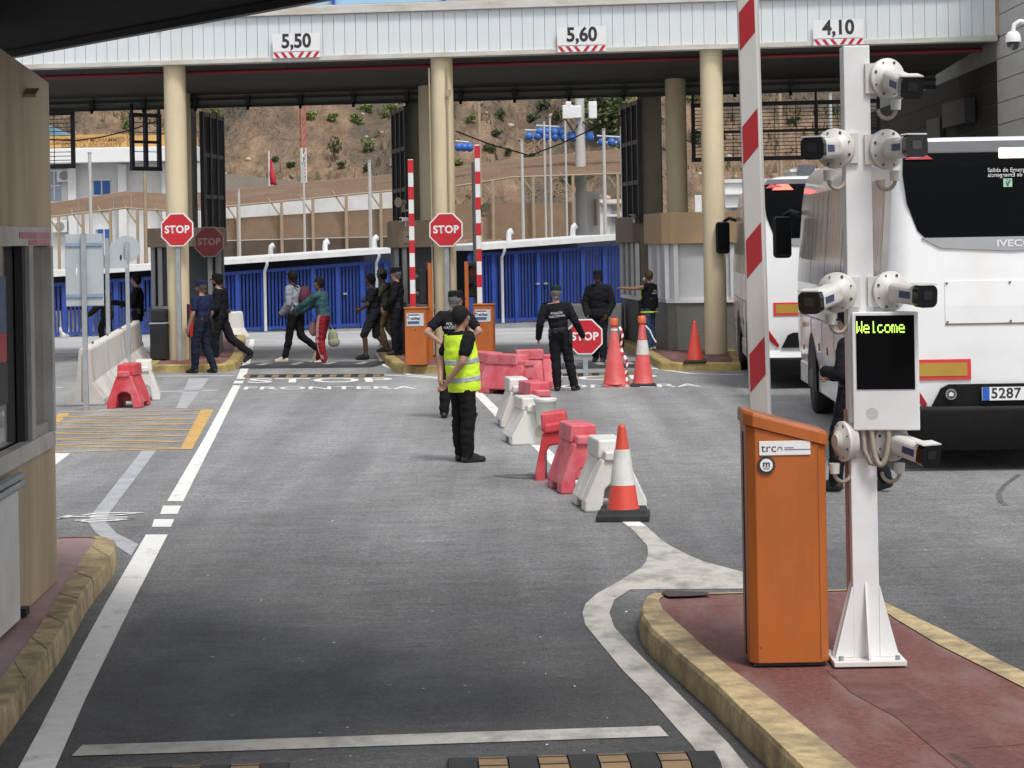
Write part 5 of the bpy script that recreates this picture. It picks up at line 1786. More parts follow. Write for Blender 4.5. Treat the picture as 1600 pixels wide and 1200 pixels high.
# ================================================================== BACKGROUND: fences, walkway, houses, hill
BLUEF = mat('blue_fence_paint', (.022, .062, .30), .5, .15, 4, (.035, .065, .2), .5, 2)
BLUEF2 = mat('blue_fence_bars', (.013, .042, .235), .5, .3, 1.2)
DARKB = mat('dark_corrugated_back', (.022, .027, .045), .6, .25, 2, stretch=(6, 6, .3))
EAVE = mat('white_eave', (.70, .71, .72), .45, .04, 3, (.48, .46, .42), .4, 2)
def fence(a, b, za, zb, ya, yb, label, gap=.11, midposts=5, doors=()):
    """a, b ground ends; za/zb base heights; ya/yb top heights"""
    t = thing('blue_fence', label, 'fence', a, 0, 'blue steel fences')
    d = b - a; L = d.length; u = d.normalized(); ang = math.atan2(u.y, u.x)
    zz = lambda s: za + (zb - za) * s
    tt = lambda s: ya + (yb - ya) * s
    m = MB()
    n = int(L / gap)
    for i in range(n + 1):
        s = i / n
        p = d * s
        m.hexa(*[[p + u * x + Vector((-u.y, u.x, 0)) * y + Vector((0, 0, z)) for x, y in ((-.031, -.012), (.031, -.012), (.031, .012), (-.031, .012))] for z in (zz(s) + .08, tt(s))])
    m.build('bars', BLUEF2, t)
    for nm, f0, f1 in (('top_rail', lambda s: tt(s) - .02, lambda s: tt(s) + .07), ('bottom_rail', lambda s: zz(s) + .05, lambda s: zz(s) + .14)):
        m = MB()
        nn = Vector((-u.y, u.x, 0)) * .05
        m.hexa([-nn + Vector((0, 0, f0(0))), d - nn + Vector((0, 0, f0(1))), d + nn + Vector((0, 0, f0(1))), nn + Vector((0, 0, f0(0)))], [-nn + Vector((0, 0, f1(0))), d - nn + Vector((0, 0, f1(1))), d + nn + Vector((0, 0, f1(1))), nn + Vector((0, 0, f1(0)))])
        m.build(nm, BLUEF, t)
    for i in range(midposts + 1):
        s = i / midposts
        m = MB(); m.box(d * s + Vector((0, 0, (zz(s) - .1 + tt(s)) / 2)) + Vector((u.y, -u.x, 0)) * .03, (.12, .10, tt(s) - zz(s) + .1), ang); m.build('post', BLUEF, t)
    for s in doors:
        m = MB(); m.box(d * s + Vector((u.y, -u.x, 0)) * .08 + Vector((0, 0, (zz(s) + tt(s)) / 2 + .1)), (.12, .06, .05), ang); m.build('latch_handle', GALV, t)
    return t
def eave_roof(a, b, ta, tb, th, label, pipes=(), back=3.2, backwall=True):
    """white flat roof edge along a->b at heights ta->tb, pipes at fractions"""
    t = thing('fence_canopy', label, 'canopy', a, 0, 'white canopies over the blue fences')
    d = b - a; u = d.normalized(); nb = Vector((-u.y, u.x, 0))
    f = -nb * .35
    m = MB()
    m.hexa([f + Vector((0, 0, ta - th)), d + f + Vector((0, 0, tb - th)), d + nb * back + Vector((0, 0, tb - th)), nb * back + Vector((0, 0, ta - th))],
           [f + Vector((0, 0, ta)), d + f + Vector((0, 0, tb)), d + nb * back + Vector((0, 0, tb - .02)), nb * back + Vector((0, 0, ta - .02))])
    m.build('roof', EAVE, t)
    if backwall:
        m = MB()
        de = d + u * 2.2
        m.hexa([nb * (back - .3), de + nb * (back - .3), de + nb * (back - .2), nb * (back - .2)], [nb * (back - .3) + Vector((0, 0, ta - th)), de + nb * (back - .3) + Vector((0, 0, tb - th)), de + nb * (back - .2) + Vector((0, 0, tb - th)), nb * (back - .2) + Vector((0, 0, ta - th))])
        m.build('rear_wall', DARKB, t)
    for s in pipes:
        z = ta + (tb - ta) * s - th
        m = MB()
        q = d * s
        m.tube([q + f * .9 + Vector((0, 0, z)), q + f * .9 + Vector((0, 0, z - .08)), q - nb * .14 + Vector((.0, 0, z - .26)), q - nb * .14 + Vector((0, 0, .02))], .045, 10)
        m.build('downpipe', EAVE, t)
    return t
def pz(px, py, Y):
    return P(px, py, Y).z
# middle fence
a = G(330, 521.5); b = G(640, 509.5)
fence(a, b, 0, 0, pz(330, 431, a.y), pz(640, 407.5, b.y), 'blue steel fence behind the two walking men', midposts=8, doors=(.66,))
eave_roof(a, b, pz(330, 407, a.y - .3), pz(640, 385.5, b.y - .3), .14, 'white flat roof edge with downpipes above the fence behind the walking men', pipes=(.255, .82))
# right fence, with doors
a = G(735, 507); b = G(978, 498)
fence(a, b, 0, 0, pz(735, 400, a.y), pz(978, 386, b.y), 'blue steel fence and gate doors behind the officer with his back turned', midposts=7, doors=(.47, .42))
eave_roof(a, b, pz(735, 383, a.y - .3), pz(978, 365.5, b.y - .3), .16, 'white flat roof edge with downpipes above the right blue fence', pipes=(.19, .995))
# left far fence
a = G(60, 528); b = G(300, 520.6)
fence(a, b, 0, 0, pz(60, 448, a.y), pz(300, 432, b.y), 'blue steel fence at left behind the road sign backs', midposts=6)
eave_roof(a, b, pz(60, 425, a.y - .3), pz(300, 408.5, b.y - .3), .16, 'white flat roof edge above the left blue fence', pipes=())
m = MB()
for i, px in enumerate((83, 92)):
    pass
# white vents standing on the flat roofs
def vent(px, py, w, label, Y=69):
    c = P(px, py, Y)
    t = thing('roof_vent', label, 'vent', c, .3, 'white hooded vents on the roof edges')
    m = MB(); m.tube([(0, 0, 0), (0, 0, w * .8), (w * .12, 0, w * 1.3), (w * .5, 0, w * 1.5)], [w * .38, w * .36, w * .42, w * .48], 14); m.build('hood', EAVE, t)
    m = MB(); m.box((0, 0, w * .05), (w * .9, w * .9, w * .12)); m.build('flange', EAVE, t)
for px, py in ((423, 400), (508, 393), (585, 387), (628, 384), (795, 377), (895, 369)):
    vent(px, py, .21, 'white hooded vent on the flat roof edge, above px'.replace(', above px', {423: ' over the hoodie wearer', 508: ' over the man in red trousers', 585: ' beside the tall white pole', 628: ' beside the middle booth', 795: ' near the right traffic light', 895: ' above the gate doors'}[px]))

# ---- brown screened walkway
BROWNNET = mat('brown_shade_net', (.155, .092, .055), .85, .25, 2, (.24, .17, .11), .5, .8, stretch=(14, 1, 1))
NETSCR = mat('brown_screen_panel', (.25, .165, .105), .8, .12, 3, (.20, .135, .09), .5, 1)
TANP = mat('tan_post', (.33, .25, .165), .6, .1, 4)
WPOLE = mat('pale_concrete_pole', (.46, .45, .43), .7, .08, 3)
def walkway(pts, Y, dY, scr, label, posts):
    """pts: (px, roof top y, roof low y) along the run"""
    o = P(pts[0][0], pts[0][2], Y)
    t = thing('screened_walkway', label, 'walkway', (o.x, o.y, 0), 0, 'brown screened walkways')
    rel = lambda q: q - Vector((o.x, o.y, 0))
    m = MB()
    for (xa, ta, la), (xb, tb, lb) in zip(pts, pts[1:]):
        n = max(1, int((xb - xa) / 9))
        for i in range(n):
            s0, s1 = i / n, (i + (1.0 if i % 6 else .93)) / n
            A = [P(xa + (xb - xa) * s, la + (lb - la) * s, Y) for s in (s0, s1)]
            B = [P(xa + (xb - xa) * s, ta + (tb - ta) * s, Y + dY) for s in (s0, s1)]
            m.hexa([rel(A[0]), rel(A[1]), rel(B[1]), rel(B[0])], [rel(q) + Vector((0, 0, .03)) for q in (A[0], A[1], B[1], B[0])])
    m.build('roof_net', BROWNNET, t)
    m = MB()
    for (xa, ta, la), (xb, tb, lb) in zip(pts, pts[1:]):
        for ya_, yb_, YY in ((la, lb, Y - .05), (ta, tb, Y + dY + .05)):
            m.tube([rel(P(xa, ya_, YY)), rel(P(xb, yb_, YY))], .04, 6)
    m.build('edge_rail', TANP, t)
    for px in posts:
        ly = None
        for (xa, ta, la), (xb, tb, lb) in zip(pts, pts[1:]):
            if xa <= px <= xb:
                s = (px - xa) / (xb - xa); ly = la + (lb - la) * s; ty = ta + (tb - ta) * s
        if ly is None:
            continue
        q = rel(P(px, ly, Y)); q2 = rel(P(px + 14, ty, Y + dY))
        m = MB(); m.box((q.x, q.y - .08, q.z / 2), (.10, .10, q.z)); m.tube([(q.x, q.y - .08, q.z - .6), (q.x - .5, q.y, q.z + .15)], .03, 6); m.build('post', TANP, t)
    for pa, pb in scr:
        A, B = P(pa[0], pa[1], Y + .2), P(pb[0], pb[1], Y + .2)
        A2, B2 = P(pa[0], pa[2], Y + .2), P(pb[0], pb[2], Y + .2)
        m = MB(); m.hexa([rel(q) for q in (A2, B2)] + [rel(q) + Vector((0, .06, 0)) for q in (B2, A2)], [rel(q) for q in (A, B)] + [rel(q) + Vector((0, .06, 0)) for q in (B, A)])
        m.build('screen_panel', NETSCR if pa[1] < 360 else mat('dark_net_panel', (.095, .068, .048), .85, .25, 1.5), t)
    return t
walkway([(300, 303, 328), (632, 272, 296), (712, 262, 291), (800, 250, 277), (1000, 231, 270)], 82, 5.5, [((330, 343, 376), (645, 323, 368)), ((330, 377, 402), (645, 369, 392)), ((700, 319, 374), (898, 316, 373))],
        'long brown netted walkway roof on tan posts in front of the hill', (372, 440, 489, 541, 595, 770, 833, 895, 965))
walkway([(60, 322, 341), (196, 300, 325), (300, 306, 332)], 86, 3.5, [], 'brown netted walkway roof in front of the white building', (92, 130, 173, 215, 262))
def tall_pole(px, y0, y1, Y, r, mt, label):
    a, b = P(px, y0, Y), P(px + (y1 - y0) * .018, y1, Y)
    t = thing('pole', label, 'pole', (b.x, b.y, 0), 0, 'pale poles before the hill')
    m = MB(); m.tube([(0, 0, 0), (0, 0, a.z)], [r * .55, r * .45], 10); m.build('shaft', mt, t)
    m = MB(); m.cyl((0, 0, a.z), (0, 0, a.z + .05), r * .55, n=10); m.build('pole_cap', GALV, t)
for px, y0, w, lb in ((373, 297, .10, 'pale square pole behind the left gate leaf'), (474, 255, .09, 'pale pole beside the red and white mast'), (577, 252, .13, 'tall pale pole above the downpipe at the middle fence'),
                     (815, 220, .12, 'pale pole left of the blue drums'), (850, 192, .08, 'thin pale pole under the left blue drums'), (859, 185, .08, 'thin pale pole beside the thin pole under the drums'),
                     (883, 191, .08, 'thin pale pole under the right end of the blue drums'), (943, 203, .13, 'pale thick pole right of the equipment pole'), (970, 200, .07, 'thin pale pole right of the small drums'),
                     (748, 162, .13, 'cream pole rising behind the right banded arm'), (628, 185, .09, 'pale pole with blue drums left of the middle pier'),
                     (140, 240, .12, 'pale pole before the white building, left of the blue door'), (226, 268, .14, 'pale pole with a meter box left of the cream column'), (1218, 145, .16, 'cream pole seen through the wide gate screen'), (1297, 148, .13, 'thin pale pole seen through the wide gate screen')):
    tall_pole(px, y0, 430, 79, w, TANP if 'cream' in lb else WPOLE, lb)

# long white wall seen between the net roof and the brown screens
a, b = P(318, 380, 93), P(690, 380, 93)
t = thing('white_wall', 'long white wall glimpsed between the brown net roof and the brown screens', 'wall', (a.x, 93, 0))
m = MB(); m.hexa([Vector((0, 0, 0)), Vector((b.x - a.x, 0, 0)), Vector((b.x - a.x, .4, 0)), Vector((0, .4, 0))], [Vector((0, 0, pz(318, 326, 93))), Vector((b.x - a.x, 0, pz(690, 288, 93))), Vector((b.x - a.x, .4, pz(690, 288, 93))), Vector((0, .4, pz(318, 326, 93)))])
m.build('wall_body', mat('white_render_wall', (.66, .65, .63), .8, .08, 2, (.45, .42, .38), .5, .8), t)
# ---- blue drums on racks
BLUED = mat('blue_drum', (.03, .12, .42), .45, .2, 4)
def drum_rack(px0, px1, py, n, rows, label):
    a, b = P(px0, py, 84), P(px1, py, 84)
    t = thing('drum_rack', label, 'rack', a, 0, 'racks of blue drums before the hill')
    d = b - a
    m = MB(); m.tube([Vector((0, 0, 0)), d], .05, 6); m.tube([Vector((0, 0, .25)), d * .8 + Vector((0, 0, .2))], .04, 6); m.build('rail', mat('pale_rail', (.42, .50, .58), .5, .1, 4), t)
    for i in range(n):
        for r in range(rows):
            q = d * ((i + .5 + .2 * r) / n) + Vector((0, 0, .02 + r * .3))
            m = MB(); m.lathe([(.04, -.18), (.13, -.17), (.15, -.04), (.15, .06), (.12, .16), (.04, .18)], q, 12, axis=Matrix.Rotation(R(90 + 12 * i), 3, 'X')); m.build('drum', BLUED, t)
drum_rack(820, 928, 214, 8, 1, 'rack of blue drums on poles left of the equipment pole')
drum_rack(838, 884, 207, 4, 1, 'small upper rack of blue drums above the long one')
drum_rack(933, 978, 223, 3, 1, 'short rack of blue drums at the right gate leaf')
drum_rack(613, 632, 219, 2, 1, 'two blue drums on a rack left of the middle pier')
drum_rack(712, 738, 231, 3, 1, 'rack of blue drums right of the middle column')

# ---- equipment pole, red and white mast, flag
c = P(908, 300, 84)
t = thing('equipment_pole', 'grey concrete pole carrying white equipment boxes before the hill', 'pole', (c.x, c.y, 0))
m = MB(); zt_ = pz(908, 140, 84); m.tube([(0, 0, 0), (0, 0, zt_)], [.24, .17], 12); m.build('shaft', WPOLE, t)
for px, py, w, h in ((887, 175, .38, .5), (901, 175, .34, .45), (926, 172, .30, .62), (888, 163, .2, .2)):
    q = P(px, py, 83.7)
    m = MB(); m.box((q.x - c.x, -.3, q.z), (w, .25, h)); m.build('equipment_box', WHITE, t, bevel=.03)
m = MB(); q0, q1 = P(883, 161, 84), P(931, 159, 84); m.tube([(q0.x - c.x, 0, q0.z), (q1.x - c.x, 0, q1.z)], .04, 6)
m.tube([(q0.x - c.x, -.2, q0.z - .6), (q0.x - c.x + .3, -.2, q0.z - 1.1), (-.1, -.2, q0.z - .8)], .03, 6); m.tube([(q1.x - c.x, -.2, q1.z - .6), (q1.x - c.x - .2, -.2, q1.z - 1.0), (.1, -.2, q0.z - .7)], .03, 6)
m.build('cross_arm', BLACK, t)
c = P(474, 283, 96)
t = thing('lattice_mast', 'slim red and white lattice mast before the hill', 'mast', (c.x, c.y, 0))
zt_ = pz(472, 120, 96); zm = pz(473, 231, 96)
MASTR = mat('faded_mast_red', (.42, .14, .10), .6, .15, 4)
for z0, z1, mt, nm in ((0, zm, EAVE, 'white_section'), (zm, zt_, MASTR, 'red_section')):
    m = MB()
    L3 = [Vector((.13 * math.cos(a), .13 * math.sin(a), 0)) for a in (0.3, 2.4, 4.5)]
    for q in L3:
        m.tube([q + Vector((0, 0, z0)), q + Vector((0, 0, z1))], .03, 6)
    z = z0; k = 0
    while z + .3 < z1:
        for i in range(3):
            m.tube([L3[i] + Vector((0, 0, z)), L3[(i + 1) % 3] + Vector((0, 0, z + .3))], .015, 4)
        z += .3
    m.build(nm, mt, t)
c = P(421, 292, 90)
t = thing('flag', 'limp red flag on a thin white pole before the grey retaining wall', 'flag', (c.x, c.y, 0))
zt_ = pz(419, 236, 90)
m = MB(); m.cyl((0, 0, 0), (0, 0, zt_), .03, n=8); m.build('flagpole', EAVE, t)
m = MB()
rows = []
for k in range(9):
    z = zt_ - .3 - k * .125
    rows.append([(0.0 + .02 * math.sin(k), 0, z), (.06 + .09 * (k / 8) , -.04 + .06 * math.sin(k * .9), z - .02), (.10 + .20 * (k / 8), .03 * math.cos(k), z - .06)])
vs = [p for r in rows for p in r]
m.add(vs, [(3 * i + j, 3 * i + j + 1, 3 * i + j + 4, 3 * i + j + 3) for i in range(8) for j in range(2)], True)
fo = m.build('flag_cloth', mat('flag_red', (.45, .02, .03), .7, .1, 4), t)
sm_ = fo.modifiers.new('thick', 'SOLIDIFY'); sm_.thickness = .01

# ---- white building at the left with an orange band
YB = 98.0
WALLW = mat('white_render', (.70, .70, .69), .8, .04, 3, (.55, .54, .51), .5, .7)
OCHRE = mat('ochre_band_paint', (.52, .31, .10), .7, .06, 2)
BLUED2 = mat('blue_shutter_paint', (.02, .11, .36), .5, .1, 3)
a, b = P(30, 430, YB), P(316, 430, YB)
t = thing('white_building', 'white building with an orange lettered band, blue doors and air conditioners', 'building', (a.x, YB, 0))
W_ = b.x - a.x
def bx(px): return P(px, 300, YB).x - a.x
def bz(py, px=150): return P(px, py, YB).z
m = MB(); m.box((W_ / 2, 3, bz(256) / 2), (W_, 6, bz(256))); m.build('wall', WALLW, t)
m = MB(); m.box((W_ / 2 - .2, 2.6, (bz(256) + bz(233)) / 2 + .01), (W_ + .4, 7.6, bz(233) - bz(256))); m.build('cornice', mat('bright_white_cornice', (.78, .78, .78), .7, .03, 2), t, bevel=.03)
m = MB(); m.box(((bx(60) + bx(203)) / 2, .6, (bz(233) + bz(212)) / 2 + .02), (bx(203) - bx(60), 2.6, bz(212) - bz(233))); m.box(((bx(203.5) + bx(300)) / 2, 1.0, (bz(233) + bz(214)) / 2 + .02), (bx(300) - bx(203.5), 2.6, bz(214) - bz(233))); m.build('lettered_band', OCHRE, t)
BRTX = mat('brown_lettering', (.26, .15, .07), .7, .1, 4)
text_obj('band_lettering', 'FONDATION MOHAMMED V', .26, BRTX, upright((bx(149), -.72, bz(220, 149))), t, bold=.004, sx=.98)
text_obj('band_lettering', 'POUR LA SOLIDARITE', .26, BRTX, upright((bx(149), -.72, bz(228.5, 149))), t, bold=.004)
m = MB(); m.prism([(bx(30), bz(240)), (bx(108), bz(240)), (bx(88), bz(214)), (bx(72), bz(198)), (bx(30), bz(180))], lambda x, z, d: (x, d, z), 3.0, 5.5); m.build('tiled_gable', mat('blue_glazed_tiles', (.12, .25, .36), .4, .3, 3, stretch=(10, 1, 1)), t)
for px in (45, 116, 194, 262, 306):
    m = MB(); m.box((bx(px), -.25, bz(258) / 2), (.34, .5, bz(257))); m.build('pillar', WALLW, t)
for px0, px1, y0, y1, nm, mt in ((76, 95, 266, 312, 'window', mat('pale_blue_pane', (.30, .36, .45), .25, .15, 6)), (147, 172, 281, 330, 'door', BLUED2), (152, 172, 357, 400, 'door', BLUED2)):
    m = MB(); m.box(((bx(px0) + bx(px1)) / 2, -.03, (bz(y0) + bz(y1)) / 2), (bx(px1) - bx(px0), .06, bz(y0) - bz(y1))); f = m.build(nm, mt, t)
    m = MB(); zc_ = (bz(y0) + bz(y1)) / 2
    m.box(((bx(px0) + bx(px1)) / 2, -.07, zc_), (bx(px1) - bx(px0) + .1, .04, .05)); m.box(((bx(px0) + bx(px1)) / 2, -.068, bz(y0)), (bx(px1) - bx(px0) + .14, .05, .08)); m.box(((bx(px0) + bx(px1)) / 2, -.072, zc_), (.05, .04, bz(y0) - bz(y1))); m.build('frame', EAVE, f)
for px, py in ((103, 274), (95, 353)):
    m = MB(); m.box((bx(px), -.2, bz(py)), (.62, .34, .52)); ac = m.build('air_conditioner', EAVE, t, bevel=.03)
    m = MB(); m.cyl((bx(px), -.371, bz(py)), (bx(px), -.385, bz(py)), .20, n=20); m.build('fan_grille', mat('fan_grey', (.25, .25, .25), .5, .1, 6), ac)
# ---- grey retaining wall and white houses on the right
a, b = P(330, 300, 100), P(520, 300, 100)
tw = thing('retaining_wall', 'grey concrete retaining wall at the foot of the hill', 'wall', (a.x, 100, 0))
m = MB(); m.hexa([Vector((0, 0, 0)), Vector((b.x - a.x, 0, 0)), Vector((b.x - a.x, 1, 0)), Vector((0, 1, 0))], [Vector((0, 0, pz(330, 268, 100))), Vector((b.x - a.x, 0, pz(520, 290, 100))), Vector((b.x - a.x, 1, pz(520, 290, 100))), Vector((0, 1, pz(330, 268, 100)))])
m.build('wall_body', mat('weathered_grey_wall', (.25, .22, .185), .85, .12, 2, (.22, .17, .12), .6, .8), tw)
def house(px0, px1, py0, Y, label, det):
    a, b = P(px0, 370, Y), P(px1, 370, Y)
    t = thing('white_house', label, 'house', (a.x, Y, 0), 0, 'white houses beyond the fence')
    h = pz((px0 + px1) / 2, py0, Y)
    m = MB(); m.box(((b.x - a.x) / 2, 2, h / 2), (b.x - a.x, 4, h)); m.build('wall', WALLW, t)
    m = MB(); m.box(((b.x - a.x) / 2, 2, h + .06), (b.x - a.x + .2, 4.2, .12)); m.build('roof', EAVE, t)
    for x0, x1, y0, y1, nm in det:
        A, B = P(x0, y0, Y), P(x1, y1, Y)
        m = MB()
        if nm == 'pipe':
            m.tube([(A.x - a.x, -.12, A.z), (B.x - a.x, -.12, A.z), (B.x - a.x, -.12, B.z)], .07, 8); m.build('pipe', TANP, t)
        else:
            m.box(((A.x + B.x) / 2 - a.x, -.1, (A.z + B.z) / 2), (abs(B.x - A.x), .24, abs(A.z - B.z))); m.build(nm, mat('house_dark_pane', (.12, .13, .15), .3, .2, 5) if nm == 'window' else EAVE, t)
    return t
house(903, 938, 304, 88, 'narrow white house wall with a drainpipe behind the right blue fence', [(930, 932, 312, 352, 'pipe')])
house(938, 1000, 316, 90, 'white house with pipes and ledges behind the shaded booth', [(940, 985, 319, 360, 'pipe'), (948, 984, 335, 338, 'ledge'), (957, 966, 320, 329, 'window'), (957, 966, 340, 348, 'window')])
house(1120, 1230, 285, 80, 'white house with vents seen between the right column and the coach', [(1133, 1160, 302, 304, 'ledge'), (1133, 1160, 322, 324, 'ledge'), (1144, 1156, 326, 334, 'window'), (1085, 1096, 305, 340, 'unit')])
house(1240, 1330, 268, 92, 'white house seen beneath the wide gate screen', [(1246, 1272, 258, 275, 'window')])

# ---- hill
HILL = mat('dry_earth_slope', (.215, .150, .102), .95, .42, 1.1, (.105, .09, .072), .9, .16, bump=1.0, bscale=.9, bdist=1.0, stretch=(1.5, .6, 1), stretch2=(1.6, .5, .8), lo2=.46, hi2=.57, spec=.1)
def hill_z(x, y):
    s = max(0.0, y - 103.0)
    base = 3.3 + s * .40 - max(0, s - 60) * .12
    v = Vector((x * .05, y * .05, 0))
    g = noise.noise(Vector((x * .11 + y * .04, y * .02, 3.1)))
    base += (noise.fractal(v, 1.0, 2.0, 5) * 1.6 + (abs(g) * -7.5 + 2.0 + 2.2 * noise.noise(Vector((x * .22 - y * .05, y * .05, 9))))) * min(1.0, s / 12.0)
    base += noise.noise(Vector((x * .5, y * .5, 7))) * .3
    if y < 103:
        base = 3.3 - (103 - y) * .5
    return base
xs = [-75 + i * 1.0 for i in range(151)]
ys = [96 + j * .9 for j in range(110)]
vs = [(x, y, max(-1, hill_z(x, y))) for y in ys for x in xs]
nx = len(xs)
m = MB(); m.add(vs, [(j * nx + i, j * nx + i + 1, (j + 1) * nx + i + 1, (j + 1) * nx + i) for j in range(len(ys) - 1) for i in range(nx - 1)], True)
ho = m.build('hill', HILL)
struct(ho)
def hill_hit(px, py):
    a, b = ray(px, py)
    Y = 100.0
    while Y < 200:
        if hill_z(a * Y, Y) > CAM_Z + b * Y:
            return Vector((a * Y, Y, hill_z(a * Y, Y)))
        Y += .25
    return None
LEAF = [mat('shrub_green', (.15, .20, .055), .7, .5, 1.2), mat('shrub_dark_green', (.065, .095, .036), .7, .5, 1.2), mat('tree_light_green', (.12, .155, .06), .7, .5, .8)]
BARK = mat('shrub_bark', (.12, .09, .06), .9, .2, 4)
def leafy(m_, c, r, n, leaf, rnd):
    for _ in range(n):
        d = Vector((rnd.gauss(0, 1), rnd.gauss(0, 1), rnd.gauss(0, 1))).normalized()
        k = rnd.uniform(.35, 1.0) ** .6 * (1 + .25 * noise.noise(d * 2.3 + c))
        p = c + Vector((d.x * r[0] * k, d.y * r[1] * k, d.z * r[2] * k))
        u = Vector((rnd.gauss(0, 1), rnd.gauss(0, 1), rnd.gauss(0, .6))).normalized()
        w = u.cross(Vector((rnd.gauss(0, 1), rnd.gauss(0, 1), rnd.gauss(0, 1)))).normalized()
        s = leaf * rnd.uniform(.6, 1.4)
        m_.add([p - u * s, p + w * s * .45, p + u * s, p - w * s * .45], [(0, 1, 2, 3)])
rnd = random.Random(5)
def shrub(px, py, wpx, hpx, mi, label, n=260):
    p = hill_hit(px, py + hpx * .45)
    if p is None:
        return
    r = 1.2 * wpx * p.y / 3600 / 2; h = 1.15 * hpx * p.y / 3600 / 2
    t = thing('shrub' if hpx < 45 else 'tree', label, 'shrub' if hpx < 45 else 'tree', p, 0, 'green shrubs on the hillside')
    m = MB()
    c0 = Vector((0, 0, h))
    for k in range(6):
        c = c0 + Vector((rnd.uniform(-.55, .55) * r, rnd.uniform(-.4, .4) * r, rnd.uniform(-.5, .55) * h))
        leafy(m, c, (r * .62, r * .6, h * .6), n // 6, .05 + r * .07, rnd)
    m.build('crown', LEAF[mi], t)
    m = MB()
    for k in range(4):
        m.tube([(0, 0, -.2), (rnd.uniform(-.2, .2) * r, rnd.uniform(-.2, .2) * r, h * .6), (rnd.uniform(-.6, .6) * r, rnd.uniform(-.6, .6) * r, h * 1.3)], [.05 + r * .04, .04, .015], 5)
    m.build('trunk', BARK, t)
SH = [(570, 172, 22, 15, 0), (558, 190, 20, 15, 0), (610, 172, 20, 16, 0), (603, 180, 14, 12, 0), (487, 184, 16, 14, 0), (521, 186, 16, 11, 0), (521, 239, 22, 32, 1), (575, 231, 20, 22, 0), (573, 266, 14, 12, 1), (338, 178, 18, 14, 0),
      (198, 196, 14, 18, 0), (232, 170, 16, 8, 0), (620, 190, 12, 10, 0), (735, 187, 14, 11, 0), (777, 212, 16, 11, 1), (765, 235, 16, 16, 1), (795, 241, 12, 12, 1), (780, 182, 18, 14, 1), (850, 171, 20, 18, 1), (835, 187, 16, 12, 1), (872, 184, 18, 20, 1),
      (830, 246, 24, 10, 1), (720, 256, 18, 8, 0), (430, 250, 10, 8, 1), (455, 262, 12, 8, 1), (535, 263, 14, 10, 1), (640, 230, 14, 20, 1), (1083, 153, 26, 12, 0), (1030, 150, 24, 14, 0), (1090, 215, 22, 24, 1), (1300, 175, 26, 14, 1), (1240, 190, 20, 14, 1)]
where = ['on the upper slope', 'high between two gullies', 'near the crest', 'beside the path on the slope', 'low on the slope', 'on the bare brown slope']
for i, (px, py, w, h, mi) in enumerate(SH):
    col = 'clump right of the equipment pole' if px > 1000 else ('behind the blue drums' if px > 815 else ('under the sagging cable' if px > 705 else ('above the middle fence' if px > 480 else ('beside the mast' if px > 400 else 'above the white building'))))
    size = 'small round' if w < 15 else ('broad' if w > 20 else 'medium')
    shrub(px, py, w, h, mi, '%s %s shrub on the hill %s' % (size, 'dark green' if mi == 1 else 'bright green', col))
shrub(945, 190, 74, 74, 2, 'large pale green bushy tree on the slope right of the equipment pole', 1500)
shrub(975, 175, 40, 50, 0, 'green bushy tree on the slope behind the right gate leaf', 700)
shrub(905, 270, 50, 40, 2, 'pale green bush below the walkway roof at the equipment pole', 500)
shrub(985, 255, 50, 50, 2, 'pale green bush below the walkway roof at the right gate leaf', 500)
# dry scrub over the slope
m = MB()
for _ in range(9000):
    x, y = rnd.uniform(-45, 45), rnd.uniform(104, 175)
    if noise.noise(Vector((x * .09, y * .09, 1.3))) < -.12 + rnd.uniform(-.1, .1):
        continue
    z = hill_z(x, y)
    for k in range(3):
        a = rnd.uniform(0, 6.28); h = rnd.uniform(.15, .5); w = rnd.uniform(.05, .14)
        u = Vector((math.cos(a), math.sin(a), 0)) * w
        tip = Vector((rnd.uniform(-.15, .15), rnd.uniform(-.15, .15), h))
        p = Vector((x + rnd.uniform(-.3, .3), y + rnd.uniform(-.3, .3), z - .05))
        m.add([p - u, p + u, p + tip + u * .3, p + tip - u * .3], [(0, 1, 2, 3)])
o = m.build('dry_scrub', mat('dry_scrub', (.19, .15, .085), .9, .4, .6, (.09, .08, .05), .7, .3))
o["kind"] = "stuff"
m = MB()
for _ in range(420):
    x, y = rnd.uniform(-42, 42), rnd.uniform(105, 165)
    q = noise.noise(Vector((x * .07, y * .10, 4.4)))
    if q < .02:
        continue
    r_ = rnd.uniform(.25, .85)
    leafy(m, Vector((x, y, hill_z(x, y) + r_ * .2)), (r_ * 1.3, r_, r_ * .55), 34, .09, rnd)
o = m.build('brushwood', mat('dry_brushwood', (.125, .108, .07), .9, .45, .5, (.07, .075, .04), .6, .35))
o["kind"] = "stuff"
m = MB()
for _ in range(900):
    x, y = rnd.uniform(-45, 45), rnd.uniform(104, 170)
    z = hill_z(x, y); s = rnd.uniform(.06, .28)
    m.ell((x, y, z), (s, s * .8, s * .6), Matrix.Rotation(rnd.uniform(0, 3), 3, 'Z'), 6, 4)
o = m.build('loose_stones', mat('loose_stone', (.44, .37, .29), .9, .3, 1))
o["kind"] = "stuff"
